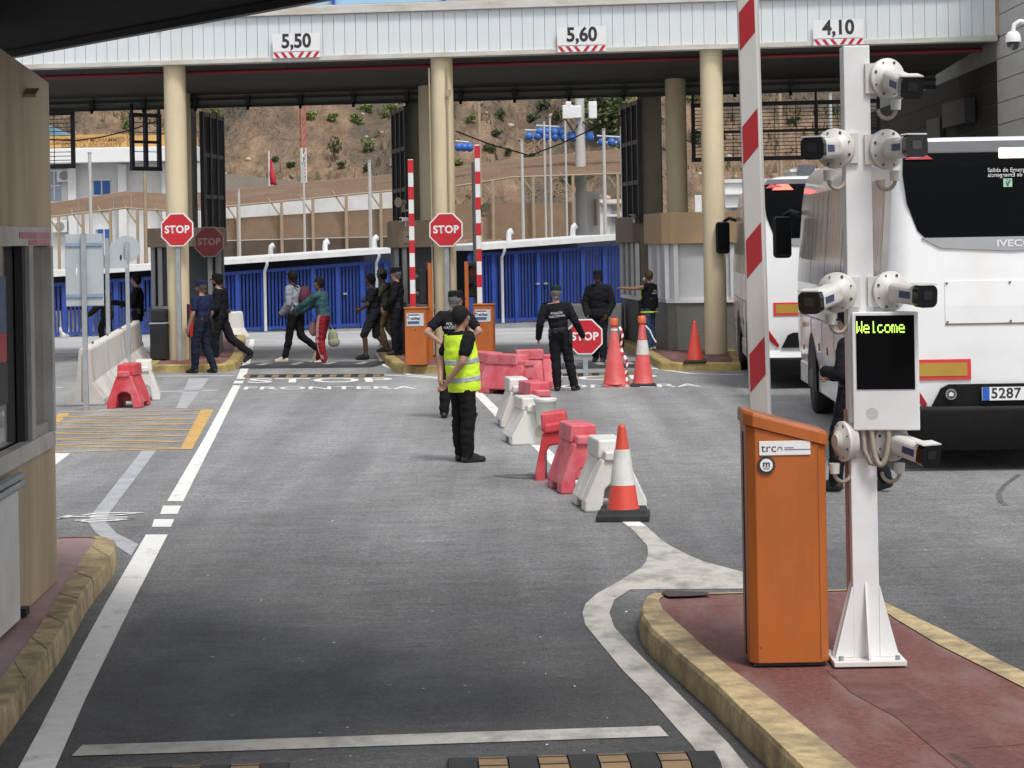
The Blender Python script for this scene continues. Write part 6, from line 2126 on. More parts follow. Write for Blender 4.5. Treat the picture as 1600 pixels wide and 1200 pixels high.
# ================================================================== PEOPLE
def cloth(name, col, var=.12, sc=7, **k):
    return mat(name, col, .9, var, sc, bump=.25, bscale=14, spec=.12, **k)
SKIN_L = mat('light_skin', (.40, .225, .16), .55, .06, 5)
SKIN_M = mat('tanned_skin', (.30, .165, .11), .55, .06, 5)
SKIN_D = mat('dark_skin', (.085, .045, .03), .5, .08, 5)
HAIRB = mat('black_hair', (.012, .010, .009), .7, .3, 40, bump=.3, bscale=120, spec=.15)
HAIRBR = mat('brown_hair', (.07, .038, .02), .6, .3, 40, bump=.3, bscale=120)
HAIRG = mat('grey_hair', (.12, .113, .105), .7, .2, 60, bump=.3, bscale=120)
UNI = cloth('black_uniform', (.013, .013, .017))
UNI2 = cloth('navy_uniform', (.016, .022, .055))
UNI3 = cloth('dark_navy_trousers', (.014, .017, .032))
BLKC = cloth('black_cotton', (.012, .012, .013))
LEATHER = mat('black_leather', (.012, .012, .013), .4, .2, 12)
SHOEW = mat('cream_sandals', (.60, .55, .44), .6, .1, 9)
EYEW = mat('eye_white', (.6, .58, .55), .3, .02, 5)
LIP = mat('lip_tone', (.16, .06, .05), .5, .05, 5)
HIVIS = mat('hi_vis_yellow', (.62, .86, .035), .7, .06, 6, bump=.2, bscale=14)
REFL = mat('reflective_grey', (.40, .42, .43), .35, .06, 12)

def rcone(m, p0, p1, r0, r1, n=14):
    p0, p1 = Vector(p0), Vector(p1)
    d = (p1 - p0)
    L = d.length
    d = d / L if L > 1e-6 else Vector((0, 0, 1))
    ref = Vector((1, 0, 0)) if abs(d.x) < .9 else Vector((0, 1, 0))
    u = d.cross(ref).normalized(); w = d.cross(u)
    rings = []
    for k in range(5):
        a = -math.pi / 2 + math.pi / 2 * k / 4
        rr, zz = r0 * max(math.cos(a), .03), r0 * math.sin(a)
        rings.append([p0 + d * zz + (u * math.cos(2 * math.pi * i / n) + w * math.sin(2 * math.pi * i / n)) * rr for i in range(n)])
    for k in range(5):
        a = math.pi / 2 * k / 4
        rr, zz = r1 * max(math.cos(a), .03), r1 * math.sin(a)
        rings.append([p1 + d * zz + (u * math.cos(2 * math.pi * i / n) + w * math.sin(2 * math.pi * i / n)) * rr for i in range(n)])
    m.rings(rings, True, True)
def blob(prims, voxel=.015, smooth=3, clips=(), wrinkle=0.0, floor=None, seed=0.0):
    """one continuous surface through all the primitives; clips are (point, normal) planes, the normal side is kept"""
    m = MB()
    for pr in prims:
        if pr[0] == 'c':
            rcone(m, *pr[1:])
        else:
            m.ell(pr[1], pr[2], pr[3] if len(pr) > 3 else None, 18, 12)
    me = bpy.data.meshes.new('b')
    me.from_pydata(m.v, [], m.f)
    bm = bmesh.new(); bm.from_mesh(me); bmesh.ops.recalc_face_normals(bm, faces=bm.faces); bm.to_mesh(me); bm.free()
    ob = bpy.data.objects.new('b', me)
    COL.objects.link(ob)
    md = ob.modifiers.new('r', 'REMESH'); md.mode = 'VOXEL'; md.voxel_size = voxel
    dg = bpy.context.evaluated_depsgraph_get()
    out = bpy.data.meshes.new_from_object(ob.evaluated_get(dg))
    bpy.data.objects.remove(ob); bpy.data.meshes.remove(me)
    bm = bmesh.new(); bm.from_mesh(out); bpy.data.meshes.remove(out)
    for _ in range(smooth):
        bmesh.ops.smooth_vert(bm, verts=bm.verts, factor=.5, use_axis_x=True, use_axis_y=True, use_axis_z=True)
    bm.normal_update()
    if wrinkle:
        for v in bm.verts:
            q = v.co
            f = noise.noise(Vector((q.x * 9 + seed, q.y * 9, q.z * 16))) + .6 * noise.noise(Vector((q.x * 22, q.y * 22 + seed, q.z * 30)))
            v.co = q + v.normal * (wrinkle * (f + .25))
    for p, nrm in clips:
        bmesh.ops.bisect_plane(bm, geom=bm.verts[:] + bm.edges[:] + bm.faces[:], plane_co=p, plane_no=nrm, clear_inner=True)
    if floor is not None:
        for v in bm.verts:
            if v.co.z < floor:
                v.co.z = floor
    for f in bm.faces:
        f.smooth = True
    return bm
def bm_obj(bm, name, mt, parent, solid=0.0):
    me = bpy.data.meshes.new(name)
    bm.to_mesh(me)
    me.materials.append(mt)
    o = bpy.data.objects.new(name, me)
    COL.objects.link(o)
    o.parent = parent
    if solid:
        s = o.modifiers.new('thickness', 'SOLIDIFY'); s.thickness = solid; s.offset = 1
    return o
BASE = dict(pelvis=(0, 0, .95), neck=(0, -.01, 1.46), shL=(-.18, -.01, 1.405), shR=(.18, -.01, 1.405), elL=(-.225, -.03, 1.125), elR=(.225, -.03, 1.125),
            wrL=(-.235, .04, .875), wrR=(.235, .04, .875), hipL=(-.09, 0, .925), hipR=(.09, 0, .925), knL=(-.10, .02, .50), knR=(.10, .02, .50),
            anL=(-.105, -.02, .085), anR=(.105, -.02, .085), toeL=(-.135, .16, .03), toeR=(.135, .16, .03))
def person(loc, face, label, H=1.76, pose=None, skin=SKIN_L, shirt=(UNI, 'long'), loose=.016, hem=None, trousers=(UNI, 'long'), shoes=LEATHER, hair=HAIRB, cap=None,
           beard=None, belt=True, vest=None, yaw=0.0, pitch=0.0, back=None, pockets=False, wide=1.0, group=None, sandals=False):
    t = thing('person', label, 'person', loc, R(face), group)
    s = H / 1.76
    t.scale = (s * wide, s * wide, s) if False else (s, s, s)
    J = {k: Vector(v) for k, v in BASE.items()}
    for k, v in (pose or {}).items():
        J[k] = Vector(v)
    seed = (loc[0] * 3.7) % 10
    pel, nk = J['pelvis'], J['neck']
    up = (nk - pel).normalized()
    lat = (J['shR'] - J['shL']); lat = (lat - up * lat.dot(up)).normalized()
    fw = up.cross(lat)
    TQ = Matrix((lat, fw, up)).transposed()
    hl = (J['hipR'] - J['hipL']).normalized(); hq = Matrix((hl, Vector((0, 0, 1)).cross(hl).normalized(), Vector((0, 0, 1)))).transposed()
    # head frame
    hy = Matrix.Rotation(R(yaw), 3, 'Z') @ Matrix.Rotation(R(pitch), 3, 'X')
    HQ = hy
    hf, hr, hu = HQ @ Vector((0, 1, 0)), HQ @ Vector((1, 0, 0)), HQ @ Vector((0, 0, 1))
    hc = nk + Vector((0, 0, .165)) + hf * .03
    def torso(o, w=1.0):
        return [('e', pel + up * .0, (.155 * w + o, .112 + o, .125 + o), hq), ('e', pel.lerp(nk, .32), (.140 * w + o, .100 + o, .15 + o), TQ),
                ('e', pel.lerp(nk, .64) + fw * .005, (.163 * w + o, .112 + o, .19 + o), TQ), ('c', J['shL'].lerp(J['shR'], .12), J['shR'].lerp(J['shL'], .12), .062 + o, .062 + o),
                ('c', nk - up * .02, J['shL'] + up * .0, .055 + o * .6, .055 + o * .8), ('c', nk - up * .02, J['shR'], .055 + o * .6, .055 + o * .8)]
    def arm(S, o, frac=2.0):
        sh, el, wr = J['sh' + S], J['el' + S], J['wr' + S]
        if frac <= 1:
            return [('c', sh, sh.lerp(el, frac), .058 + o, .050 + o)]
        return [('c', sh, el, .054 + o, .043 + o), ('c', el, wr, .043 + o, .030 + o)]
    def leg(S, o, long=True, straight=0.0):
        hp, kn, an = J['hip' + S], J['kn' + S], J['an' + S]
        if long == 'short':
            return [('c', hp, kn, .088 + o, .068 + o)]
        calf = kn.lerp(an, .3) - (Vector((0, 1, 0)) * .012)
        return [('c', hp, kn, .088 + o, .058 + o + straight), ('c', kn, calf, .056 + o + straight, .055 + o + straight), ('c', calf, an, .055 + o + straight, .040 + o + straight)]
    def foot(S, o):
        an, toe = J['an' + S], J['toe' + S]
        d = (toe - an); d.normalize()
        heel = an + Vector((0, 0, -.045)) - Vector((d.x, d.y, 0)) * .03
        return [('c', heel, toe, .040 + o, .032 + o), ('c', an, heel, .042 + o, .040 + o), ('c', an, an.lerp(toe, .6), .040 + o, .034 + o)]
    # ---- body: one continuous surface, hands with five fingers each
    pr = torso(0) + [('c', nk - up * .03, hc - hu * .06, .058, .054), ('e', hc + hu * .025 - hf * .008, (.075, .095, .105), HQ), ('e', hc - hu * .058 + hf * .026, (.054, .060, .058), HQ),
                     ('c', hc + hf * .088 + hu * .012, hc + hf * .104 - hu * .022, .009, .015), ('e', hc + hr * .076 - hf * .005, (.012, .02, .031), HQ), ('e', hc - hr * .076 - hf * .005, (.012, .02, .031), HQ)]
    fingers = MB()
    for S, sx in (('L', -1), ('R', 1)):
        pr += arm(S, 0) + leg(S, 0) + foot(S, 0)
        el, wr = J['el' + S], J['wr' + S]
        d = J.get('hd' + S)
        d = (d if d is not None else (wr - el)).normalized()
        n = J.get('pn' + S)
        n = n if n is not None else Vector((-sx, 0, 0))      # palm normal
        n = (n - d * n.dot(d)).normalized()
        sd_ = d.cross(n)
        if sd_.dot(fw) < 0:
            sd_ = -sd_
        Q = Matrix((sd_, d, n)).transposed()
        pr += [('e', wr + d * .055, (.040, .055, .019), Q), ('c', wr, wr + d * .03, .029, .027)]
        for k, ln in enumerate((.075, .085, .079, .060)):
            off = sd_ * (.030 - .020 * k)
            b0 = wr + d * .085 + off
            b1 = b0 + (d * .88 + n * .35).normalized() * ln * .5
            b2 = b1 + (d * .55 + n * .83).normalized() * ln * .5
            rcone(fingers, b0, b1, .0095, .0088, 8); rcone(fingers, b1, b2, .0088, .0072, 8)
        b0 = wr + d * .035 + sd_ * .034
        b1 = b0 + (d * .6 + sd_ * .6 + n * .25).normalized() * .045
        b2 = b1 + (d * .9 + n * .35).normalized() * .035
        rcone(fingers, b0, b1, .012, .0105, 8); rcone(fingers, b1, b2, .0105, .008, 8)
    bm = blob(pr, .0145, 2)
    fm = bpy.data.meshes.new('f'); fm.from_pydata(fingers.v, [], fingers.f)
    bm.from_mesh(fm); bpy.data.meshes.remove(fm)
    bmesh.ops.recalc_face_normals(bm, faces=bm.faces)
    for f in bm.faces:
        f.smooth = True
    body = bm_obj(bm, 'body', skin, t); bm.free()
    # ---- face
    m = MB()
    for sg in (-1, 1):
        m.ell(hc + hf * .083 + hr * sg * .031 + hu * .010, (.013, .009, .008), HQ, 10, 6)
    m.build('eyes', EYEW, t)
    m = MB()
    for sg in (-1, 1):
        m.ell(hc + hf * .0905 + hr * sg * .031 + hu * .010, (.006, .004, .006), HQ, 8, 5)
        m.tube([hc + hf * .089 + hr * sg * .015 + hu * .027, hc + hf * .086 + hr * sg * .045 + hu * .028], .0045, 5)
    m.build('eyebrows', HAIRB, t)
    m = MB(); m.ell(hc + hf * .085 - hu * .052, (.023, .006, .007), HQ, 10, 6); m.build('mouth', LIP, t)
    # ---- hair
    if hair is not None:
        o = .010
        bm = blob([('e', hc + hu * .026 - hf * .010, (.077 + o, .096 + o, .107 + o), HQ), ('c', nk + hu * .08 - hf * .02, hc, .058, .07)], .013, 2, clips=[(hc + hu * .035 + hf * .055, (hu * .62 - hf * .78).normalized()), (hc - hu * .075, hu)], wrinkle=.003, seed=seed)
        bm_obj(bm, 'hair', hair, t, .004); bm.free()
    if beard is not None:
        bm = blob([('e', hc - hu * .060 + hf * .028, (.060, .066, .064), HQ)], .012, 1, clips=[(hc - hu * .040, -hu)])
        bm_obj(bm, 'beard', beard, t); bm.free()
    if cap is not None:
        m = MB()
        c0 = hc + hu * .062 - hf * .006
        def rg(z, a, b, dy=0):
            return [c0 + hu * z + hr * (a * math.cos(2 * math.pi * k / 28)) + hf * (b * math.sin(2 * math.pi * k / 28) + dy) for k in range(28)]
        m.rings([rg(-.035, .088, .108), rg(.0, .089, .109), rg(.045, .090, .108), rg(.068, .086, .10), rg(.078, .06, .07), rg(.080, .02, .02)], True, True)
        m.build('cap', cap, t)
        m = MB()
        A, B = [], []
        for k in range(13):
            a = R(15 + 150 * k / 12)
            A.append(c0 - hu * .020 + hr * (.087 * math.cos(a)) + hf * (.106 * math.sin(a)))
            B.append(c0 - hu * (.030 + .012 * math.sin(a)) + hr * (.080 * math.cos(a)) + hf * (.106 * math.sin(a) + .065 * math.sin(a) ** .6))
        m.add(A + B + [q - hu * .006 for q in A + B], [(i, i + 1, 14 + i, 13 + i) for i in range(12)] + [(26 + i + 1, 26 + i, 39 + i, 40 + i) for i in range(12)] + [(13 + i, 14 + i, 40 + i, 39 + i) for i in range(12)], True)
        m.build('cap_visor', cap, t)
    # ---- trousers
    tm, kind = trousers
    pr = [('e', pel, (.155 + .018, .112 + .018, .135), hq), ('e', pel + up * .10, (.150, .112, .10), TQ)]
    for S in 'LR':
        pr += leg(S, .014, 'short' if kind == 'short' else True, .012 if kind != 'slim' else 0.0)
    zw = pel + up * .115
    clips = [(zw, -up)]
    bm = blob(pr, .0155, 3, clips, wrinkle=.012, seed=seed)
    if kind != 'short':
        for v in bm.verts:
            if v.co.z < .035 and min(J['anL'].z, J['anR'].z) < .12:
                pass
    tro = bm_obj(bm, 'trousers', tm, t); bm.free()
    # ---- shoes
    for S in 'LR':
        bm = blob(foot(S, .010), .0125, 2, floor=.0)
        bm_obj(bm, 'shoe', shoes, t); bm.free()
    # ---- shirt
    if shirt is not None:
        shm, sl = shirt
        pr = torso(loose)
        fr = {'short': .62, 'long': 2.0, 'none': 0}[sl]
        for S in 'LR':
            if fr:
                pr += arm(S, .014 + loose * .4, fr)
        hz = hem if hem is not None else .085
        if hem is not None and hem < 0:
            pr += [('e', pel + up * (hem * .4), (.165 + loose, .122 + loose, .16), hq)]
        clips = [(pel + up * hz, up), (nk + up * .028 - fw * .01, -(up * .9 + fw * -.25).normalized())]
        bm = blob(pr, .0155, 3, clips, wrinkle=.012, seed=seed + 3)
        if sl == 'long':
            for S in 'LR':
                bs = blob([('c', J['el' + S], J['wr' + S], .057 + loose * .4, .046 + loose * .4)], .0155, 3, wrinkle=.005, seed=seed + 7)
                bm_obj(bs, 'sleeve', shm, t); bs.free()
        sh_bvh = BVHTree.FromBMesh(bm)
        so = bm_obj(bm, 'shirt', shm, t); bm.free()
        if back and vest is None:
            put_back_text(t, so, sh_bvh, back, pel, nk, fw, up, lat)
    if belt and shirt is not None:
        bm = blob(torso(.026), .0155, 2, [(pel + up * .062, up), (pel + up * .112, -up)])
        bm_obj(bm, 'belt', LEATHER, t, .004); bm.free()
        if pockets:
            for (a, dz, sz) in ((-.155, .05, (.05, .07, .12)), (-.05, .07, (.07, .04, .09)), (.06, .07, (.08, .04, .08)), (.185, -.05, (.06, .09, .24))):
                m = MB()
                c = pel + lat * a - fw * (.155 if abs(a) < .12 else .05) + up * dz
                m.box(c, sz)
                m.build('belt_pouch', LEATHER, t, bevel=.01)
    if vest is not None:
        def vest_prims(o):
            q = torso(.026 + o)
            a, b = J['shL'].lerp(J['shR'], .24), J['shR'].lerp(J['shL'], .24)
            q[3] = ('c', a, b, .066 + o, .066 + o)
            q[4] = ('c', nk - up * .03, a, .07 + o, .066 + o); q[5] = ('c', nk - up * .03, b, .07 + o, .066 + o)
            return q + [('e', pel + up * .10, (.200 + o, .172 + o, .75), TQ)]
        bm = blob(vest_prims(.010), .0155, 4, [(pel - up * (.145 if vest[1] else .02), up), (nk - up * .012, -up)], wrinkle=.008, seed=seed + 5)
        vb = BVHTree.FromBMesh(bm)
        vo = bm_obj(bm, 'vest', vest[0], t, .004); bm.free()
        if vest[1] is not None:
            for z0, z1 in ((.165, .22), (-.035, .02)):
                bm = blob(vest_prims(.011), .0155, 4, [(pel + up * z0, up), (pel + up * z1, -up)], wrinkle=.008, seed=seed + 5)
                bm_obj(bm, 'reflective_band', vest[1], vo, .006); bm.free()
        if back:
            put_back_text(t, vo, vb, back, pel, nk, fw, up, lat)
    if sandals:
        pass
    return t, J
def put_back_text(t, so, bvh, lines, pel, nk, fw, up, lat):
    for k, ln in enumerate(lines):
        me = text_data(ln, .052, bold=.0, sx=1.04)
        c = pel.lerp(nk, .70) - up * (.052 * k)
        bm = bmesh.new(); bm.from_mesh(me); bpy.data.meshes.remove(me)
        bmesh.ops.subdivide_edges(bm, edges=bm.edges[:], cuts=1)
        bmesh.ops.triangulate(bm, faces=bm.faces[:])
        for v in bm.verts:
            p = c + lat * v.co.x + up * v.co.y - fw * .5
            h = bvh.ray_cast(p, fw, 1.0)
            v.co = (h[0] if h[0] is not None else p + fw * .36) - fw * .007
        bm_obj(bm, 'back_lettering', SIGNWHITE, so); bm.free()
def at(px, py, z=0.0):
    return G(px, py, z)

# 1 the man in the yellow vest
person(at(724, 722), -58, 'person in a bright yellow safety vest and black trousers standing with hands behind the back', 1.735,
       dict(elR=(.245, -.13, 1.14), wrR=(.10, -.235, .93), elL=(-.24, -.13, 1.14), wrL=(-.07, -.24, .92), hdR=(-.6, -.25, -.75), hdL=(.6, -.2, -.75), pnR=(0, -1, 0), pnL=(0, -1, 0), anR=(.10, .0, .085), toeR=(.12, .18, .03), anL=(-.10, .03, .085), toeL=(-.12, .21, .03), pelvis=(0, .02, .95), neck=(0, -.03, 1.455)),
       skin=SKIN_M, shirt=(BLKC, 'short'), loose=.014, trousers=(BLKC, 'long'), hair=HAIRB, belt=False, vest=(HIVIS, REFL), yaw=-12)
# 2 officer with hands on hips
person(at(713, 653), -8, 'person in black police uniform with hands on hips behind the yellow vest wearer', 1.76,
       dict(elL=(-.37, -.13, 1.20), wrL=(-.175, -.10, 1.04), elR=(.37, -.13, 1.20), wrR=(.175, -.10, 1.04), hdL=(.7, .3, -.4), hdR=(-.7, .3, -.4), anL=(-.17, 0, .085), toeL=(-.20, .17, .03), knL=(-.14, .02, .5), anR=(.19, .05, .085), toeR=(.23, .22, .03), knR=(.15, .03, .5)),
       skin=SKIN_L, shirt=(UNI, 'short'), hair=HAIRG, cap=UNI, yaw=-52, back=('POLICÍA', 'NACIONAL'), pockets=True)
# 3 officer seen from behind by the low stop sign
person(at(874, 611), -4, 'person in long sleeved black police uniform seen from behind, beside the low stop sign', 1.70,
       dict(elL=(-.30, -.04, 1.14), wrL=(-.335, .06, .90), elR=(.30, -.04, 1.14), wrR=(.40, .08, .92), pelvis=(.02, 0, .95), neck=(-.03, -.01, 1.46), shL=(-.215, -.01, 1.40), shR=(.165, -.01, 1.41), anL=(-.03, -.02, .085), toeL=(-.05, .16, .03), knL=(-.05, .03, .5), hipL=(-.07, 0, .925), anR=(.25, .03, .085), toeR=(.31, .19, .03), knR=(.17, .05, .50), hipR=(.11, 0, .925)),
       skin=SKIN_L, shirt=(UNI, 'long'), loose=.022, hair=HAIRG, cap=cloth('green_black_cap', (.018, .028, .022)), back=('POLICÍA', 'NACIONAL'), pockets=True)
# 4 officer in the shade
person(at(937, 566), 165, 'person in a bulky black jacket standing in shade before the pale concrete block wall', 1.82,
       dict(elL=(-.27, .0, 1.12), wrL=(-.20, .12, .92), elR=(.27, .0, 1.12), wrR=(.20, .12, .92), anL=(-.10, .15, .085), toeL=(-.12, .33, .03), knL=(-.10, .13, .5), anR=(.12, -.20, .10), toeR=(.12, -.03, .03), knR=(.11, .02, .5)),
       skin=SKIN_D, shirt=(UNI, 'long'), loose=.032, hem=-.10, hair=HAIRB, cap=UNI, belt=False)
# 5 pointing agent with a black and yellow vest
g = P(1016, 548, 47.15); g.z = .15
t5, _ = person(g, 62, 'person with brown hair, face mask and black police vest pointing an arm to the left', 1.63,
       dict(elL=(-.24, .26, 1.36), wrL=(-.28, .53, 1.38), hdL=(-.1, 1, .0), pnL=(0, 0, -1), elR=(.24, -.02, 1.13), wrR=(.26, .1, .9)),
       skin=SKIN_M, shirt=(BLKC, 'none'), loose=.014, hem=-.02, trousers=(cloth('blue_jeans', (.05, .09, .17)), 'long'), shoes=SHOEW, hair=HAIRBR, belt=False, vest=(UNI, None), back=('POLICÍA', 'NACIONAL'))
m = MB(); m.ell((.0, .098, 1.565), (.055, .04, .045), None, 14, 8); m.build('face_mask', SIGNWHITE, t5)
m = MB()
m.tube([(-.15, -.12, 1.14), (-.19, .0, 1.16), (-.15, .13, 1.16), (-.11, .15, 1.3), (-.11, .10, 1.42), (-.12, -.02, 1.46)], .014, 6); m.tube([(-.13, -.135, .84), (-.20, .0, .84), (-.12, .15, .84)], .02, 6); m.tube([(.13, -.135, .84), (-.13, -.14, .84)], .02, 6)
m.build('vest_trim', HIVIS, t5)
# 6 grey hoodie and backpack
g6 = G(463, 566)
t6, _ = person(g6, 66, 'person in a grey hoodie and black trousers with a dark patterned backpack, walking left', 1.90,
       dict(elL=(-.22, .02, 1.13), wrL=(-.17, .20, .95), elR=(.22, .02, 1.13), wrR=(.17, .20, .95), knL=(-.09, .10, .50), anL=(-.09, .20, .085), toeL=(-.10, .38, .03), knR=(.09, -.06, .50), anR=(.09, -.44, .24), toeR=(.09, -.33, .06), neck=(0, .03, 1.46), shL=(-.18, .03, 1.405), shR=(.18, .03, 1.405)),
       skin=SKIN_D, shirt=(cloth('grey_hoodie', (.27, .29, .33)), 'long'), loose=.026, hem=.0, trousers=(BLKC, 'slim'), shoes=SHOEW, hair=HAIRB, belt=False)
bq = Matrix.Rotation(R(66), 3, 'Z')
bp_ = thing('backpack', 'dark red patterned backpack on the back of the hoodie wearer', 'backpack', g6 + bq @ Vector((0, -.22, 1.35)), R(66))
m = MB(); m.ell((0, -.02, 0), (.16, .12, .24)); m.build('bag', mat('patterned_bag', (.10, .016, .03), .8, .6, 16, (.02, .02, .05), .8, 14), bp_)
m = MB(); m.ell((0, -.11, -.08), (.12, .06, .12)); m.build('front_pocket', mat('patterned_bag', (.10, .016, .03)), bp_)
m = MB()
for sx in (-1, 1):
    m.tube([(sx * .10, .08, .20), (sx * .13, .20, .26), (sx * .13, .30, .16), (sx * .15, .30, -.05), (sx * .15, .12, -.22)], .018, 6)
m.build('strap', BLKC, bp_)
# 7 red track trousers
g7 = G(507, 569)
t7, _ = person(g7, 72, 'person in teal shirt and red track trousers holding the hoodie wearer', 1.79,
       dict(neck=(0, .07, 1.43), shL=(-.18, .08, 1.37), shR=(.18, .05, 1.38), elL=(-.20, .34, 1.20), wrL=(-.12, .58, 1.06), elR=(.18, .30, 1.18), wrR=(.10, .55, 1.05), hdL=(0, 1, -.1), hdR=(0, 1, -.1), knL=(-.10, .06, .5), anL=(-.10, -.04, .085), toeL=(-.11, .14, .03), knR=(.10, .10, .50), anR=(.10, .16, .085), toeR=(.11, .34, .03)),
       skin=SKIN_D, shirt=(cloth('teal_checked_cotton', (.035, .085, .10), .5, 18), 'long'), loose=.026, hem=.0, trousers=(cloth('red_track_fabric', (.22, .018, .025)), 'long'), shoes=SHOEW, hair=HAIRB, belt=False, yaw=48)
m = MB(); w7 = SIGNWHITE
for dx in (-.020, .0, .020):
    m.tube([(-.185, .02 + dx, .98), (-.192, .06 + dx, .75), (-.178, .075 + dx, .50), (-.168, .03 + dx, .28), (-.160, -.03 + dx, .11)], .006, 5)
m.build('side_stripe', mat('pale_pink_stripe', (.55, .35, .36), .7, .05, 6), t7)
bq = Matrix.Rotation(R(72), 3, 'Z')
tb = thing('carrier_bag', 'pale green carrier bag hanging behind the red track trousers', 'bag', g7 + bq @ Vector((-.06, -.22, .55)), R(72))
m = MB(); m.ell((0, 0, .0), (.05, .11, .17)); m.ell((0, -.02, -.1), (.06, .13, .10)); m.build('bag', mat('pale_green_bag', (.24, .26, .16), .6, .25, 8), tb)
m = MB(); m.tube([(0, .05, .14), (0, .10, .32), (0, .03, .34), (0, -.05, .14)], .008, 5); m.build('bag_handle', BLKC, tb)
tb = thing('carrier_bag', 'faded pink bag at the hip of the track trousers wearer', 'bag', g7 + bq @ Vector((.12, .28, .72)), R(72))
m = MB(); m.ell((0, 0, 0), (.08, .10, .16)); m.build('bag', mat('faded_pink_bag', (.36, .18, .18), .6, .2, 8), tb)
m = MB(); m.tube([(0, .06, .12), (0, .03, .30), (0, -.06, .12)], .008, 5); m.build('bag_handle', BLKC, tb)
# 8 the three beside the middle booth
person(G(586, 562), 84, 'person in dark shirt and shorts striding left, just right of the white downpipe', 1.80,
       dict(knL=(-.1, .20, .52), anL=(-.1, .17, .10), toeL=(-.1, .35, .04), knR=(.1, -.02, .50), anR=(.1, -.30, .15), toeR=(.1, -.16, .03), elL=(-.22, .10, 1.13), wrL=(-.10, .28, 1.02), elR=(.2, .1, 1.13), wrR=(.1, .28, 1.05), neck=(0, .04, 1.45)),
       skin=SKIN_D, shirt=(cloth('midnight_shirt', (.02, .022, .03)), 'short'), loose=.024, hem=-.02, trousers=(cloth('dark_shorts', (.025, .027, .032)), 'short'), hair=HAIRB, belt=False)
gq = P(604, 560, 48.4); gq.z = .15
person(gq, 84, 'person in olive shirt, khaki trousers and khaki cap behind the shorts wearer', 1.74,
       dict(elL=(-.20, .18, 1.14), wrL=(-.12, .40, 1.10), elR=(.2, .1, 1.13), wrR=(.1, .28, 1.0), knL=(-.1, .12, .5), anL=(-.1, -.02, .085), toeL=(-.1, .16, .03), neck=(0, .04, 1.45), knR=(.1, -.04, .5), anR=(.1, -.28, .14), toeR=(.1, -.13, .03)),
       skin=SKIN_D, shirt=(cloth('olive_shirt', (.10, .105, .075)), 'long'), loose=.024, hem=-.02, trousers=(cloth('khaki_trousers', (.17, .125, .075)), 'long'), hair=HAIRB, cap=cloth('khaki_cap', (.10, .09, .06)), belt=False)
gq = P(622, 562, 47.0); gq.z = .15
t8, _ = person(gq, 86, 'person in black uniform and cap with a shoulder badge beside the left orange cabinet', 1.78,
       dict(elL=(-.24, .06, 1.14), wrL=(-.16, .22, .95), knL=(-.1, .06, .5), anL=(-.1, .03, .085)), skin=SKIN_L, shirt=(UNI, 'long'), loose=.03, hair=HAIRG, cap=UNI, pockets=True)
m = MB(); m.box((-.236, -.01, 1.30), (.012, .05, .06)); m.build('shoulder_badge', mat('badge_red_gold', (.40, .16, .05), .5, .4, 40), t8)
# 9, 10 the two at the left column
person(G(318, 583), 52, 'person in navy polo, navy trousers and cap beside the left cream column', 1.78,
       dict(elL=(-.25, .0, 1.13), wrL=(-.27, .10, .88), elR=(.24, 0, 1.13), wrR=(.22, .16, .95), anL=(-.13, .10, .085), toeL=(-.15, .27, .03), knL=(-.12, .09, .5), anR=(.13, -.16, .085), toeR=(.16, .02, .03)),
       skin=SKIN_M, shirt=(UNI2, 'short'), loose=.024, trousers=(UNI3, 'long'), hair=HAIRBR, cap=UNI2, beard=HAIRBR, yaw=28, pockets=True)
gq = P(346, 564, 47.4); gq.z = 0
person(gq, 78, 'bearded person in black uniform and cap striding left behind the navy polo wearer', 1.86,
       dict(knL=(-.1, .10, .5), anL=(-.1, .10, .085), toeL=(-.1, .28, .03), knR=(.1, -.16, .50), anR=(.10, -.55, .21), toeR=(.10, -.44, .06), neck=(0, .03, 1.46), elL=(-.25, -.02, 1.12), wrL=(-.23, .12, .92)), skin=SKIN_L, shirt=(UNI, 'long'), loose=.026, hair=HAIRB, cap=UNI, beard=HAIRB, pockets=True)
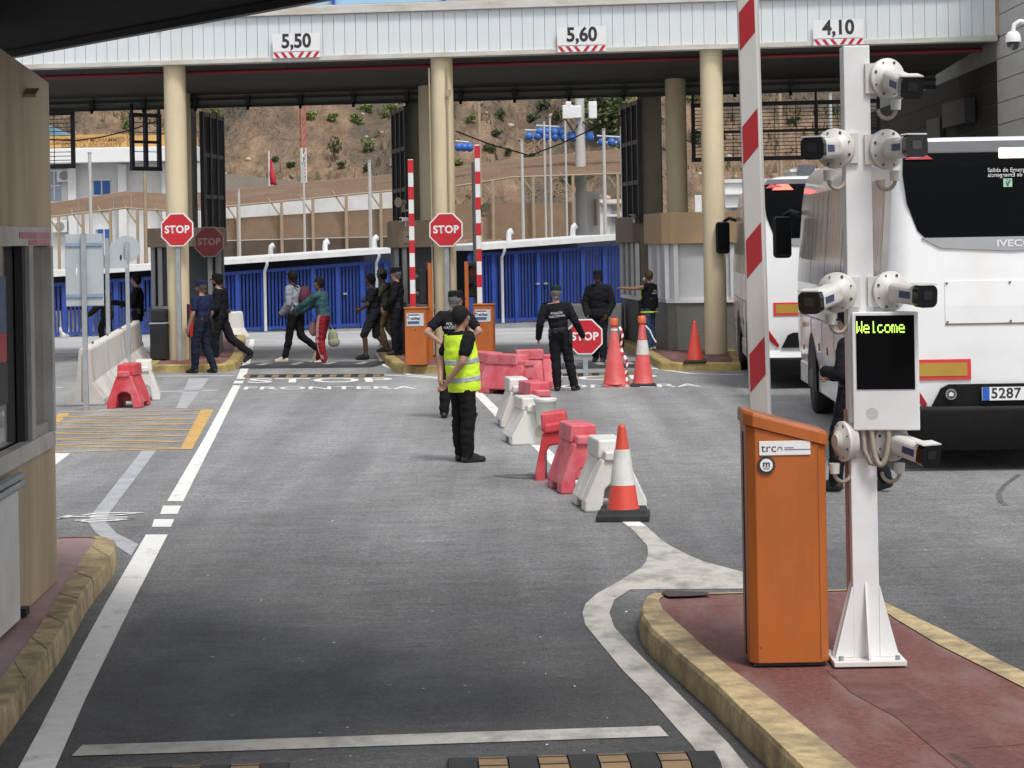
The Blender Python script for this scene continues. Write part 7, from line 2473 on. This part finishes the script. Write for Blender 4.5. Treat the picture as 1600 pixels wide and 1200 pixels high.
# 11, 12 at the far left
t11, _ = person(G(216, 562), 92, 'person in black uniform without a cap facing left behind the round sign post', 1.86,
       dict(knL=(-.1, .04, .5), anL=(-.1, -.12, .085), toeL=(-.1, .06, .03), knR=(.1, .10, .5), anR=(.1, .16, .085), toeR=(.1, .34, .03), elL=(-.24, .08, 1.14), wrL=(-.16, .30, 1.16)), skin=SKIN_M, shirt=(UNI, 'long'), loose=.028, hair=HAIRB, pockets=True)
bq = Matrix.Rotation(R(92), 3, 'Z')
tc_ = thing('peaked_cap', 'black cap held up by the bareheaded officer at left', 'cap', G(216, 562) + bq @ Vector((-.15, .46, 1.24)), R(92))
m = MB(); m.lathe([(.10, -.05), (.11, .0), (.10, .05), (.04, .07)], (0, 0, 0), 18); m.build('crown', UNI, tc_)
m = MB(); m.box((0, .12, -.045), (.14, .09, .012)); m.build('cap_visor', UNI, tc_, bevel=.004)
gq = G(168, 545)
t12, _ = person(gq, 95, 'person in a dark green coat walking left behind the rectangular sign back', 1.64,
       dict(knL=(-.1, .16, .52), anL=(-.1, .10, .14), toeL=(-.1, .26, .05), knR=(.1, -.04, .5), anR=(.1, -.25, .13), toeR=(.1, -.1, .03), elL=(-.24, .18, 1.12), wrL=(-.2, .40, .92), elR=(.22, .1, 1.12), wrR=(.2, .33, 1.2), neck=(0, .06, 1.45)),
       skin=SKIN_D, shirt=(cloth('dark_green_coat', (.028, .032, .018)), 'long'), loose=.055, hem=-.22, trousers=(cloth('dark_trousers', (.02, .02, .018)), 'long'), hair=HAIRB, belt=False)
# 13 behind the camera pole
gq = G(1333, 768)
person(gq, 62, 'person in black uniform and boots walking left behind the white camera pole', 1.74,
       dict(knL=(-.1, .12, .5), anL=(-.1, .14, .10), toeL=(-.1, .31, .04), knR=(.1, -.08, .5), anR=(.1, -.30, .13), toeR=(.1, -.17, .03), elL=(-.27, .0, 1.14), wrL=(-.10, .22, 1.16), elR=(.27, .0, 1.14), wrR=(.10, .22, 1.1)), skin=SKIN_L, shirt=(UNI, 'long'), loose=.028, hair=HAIRB, cap=UNI, pockets=True)
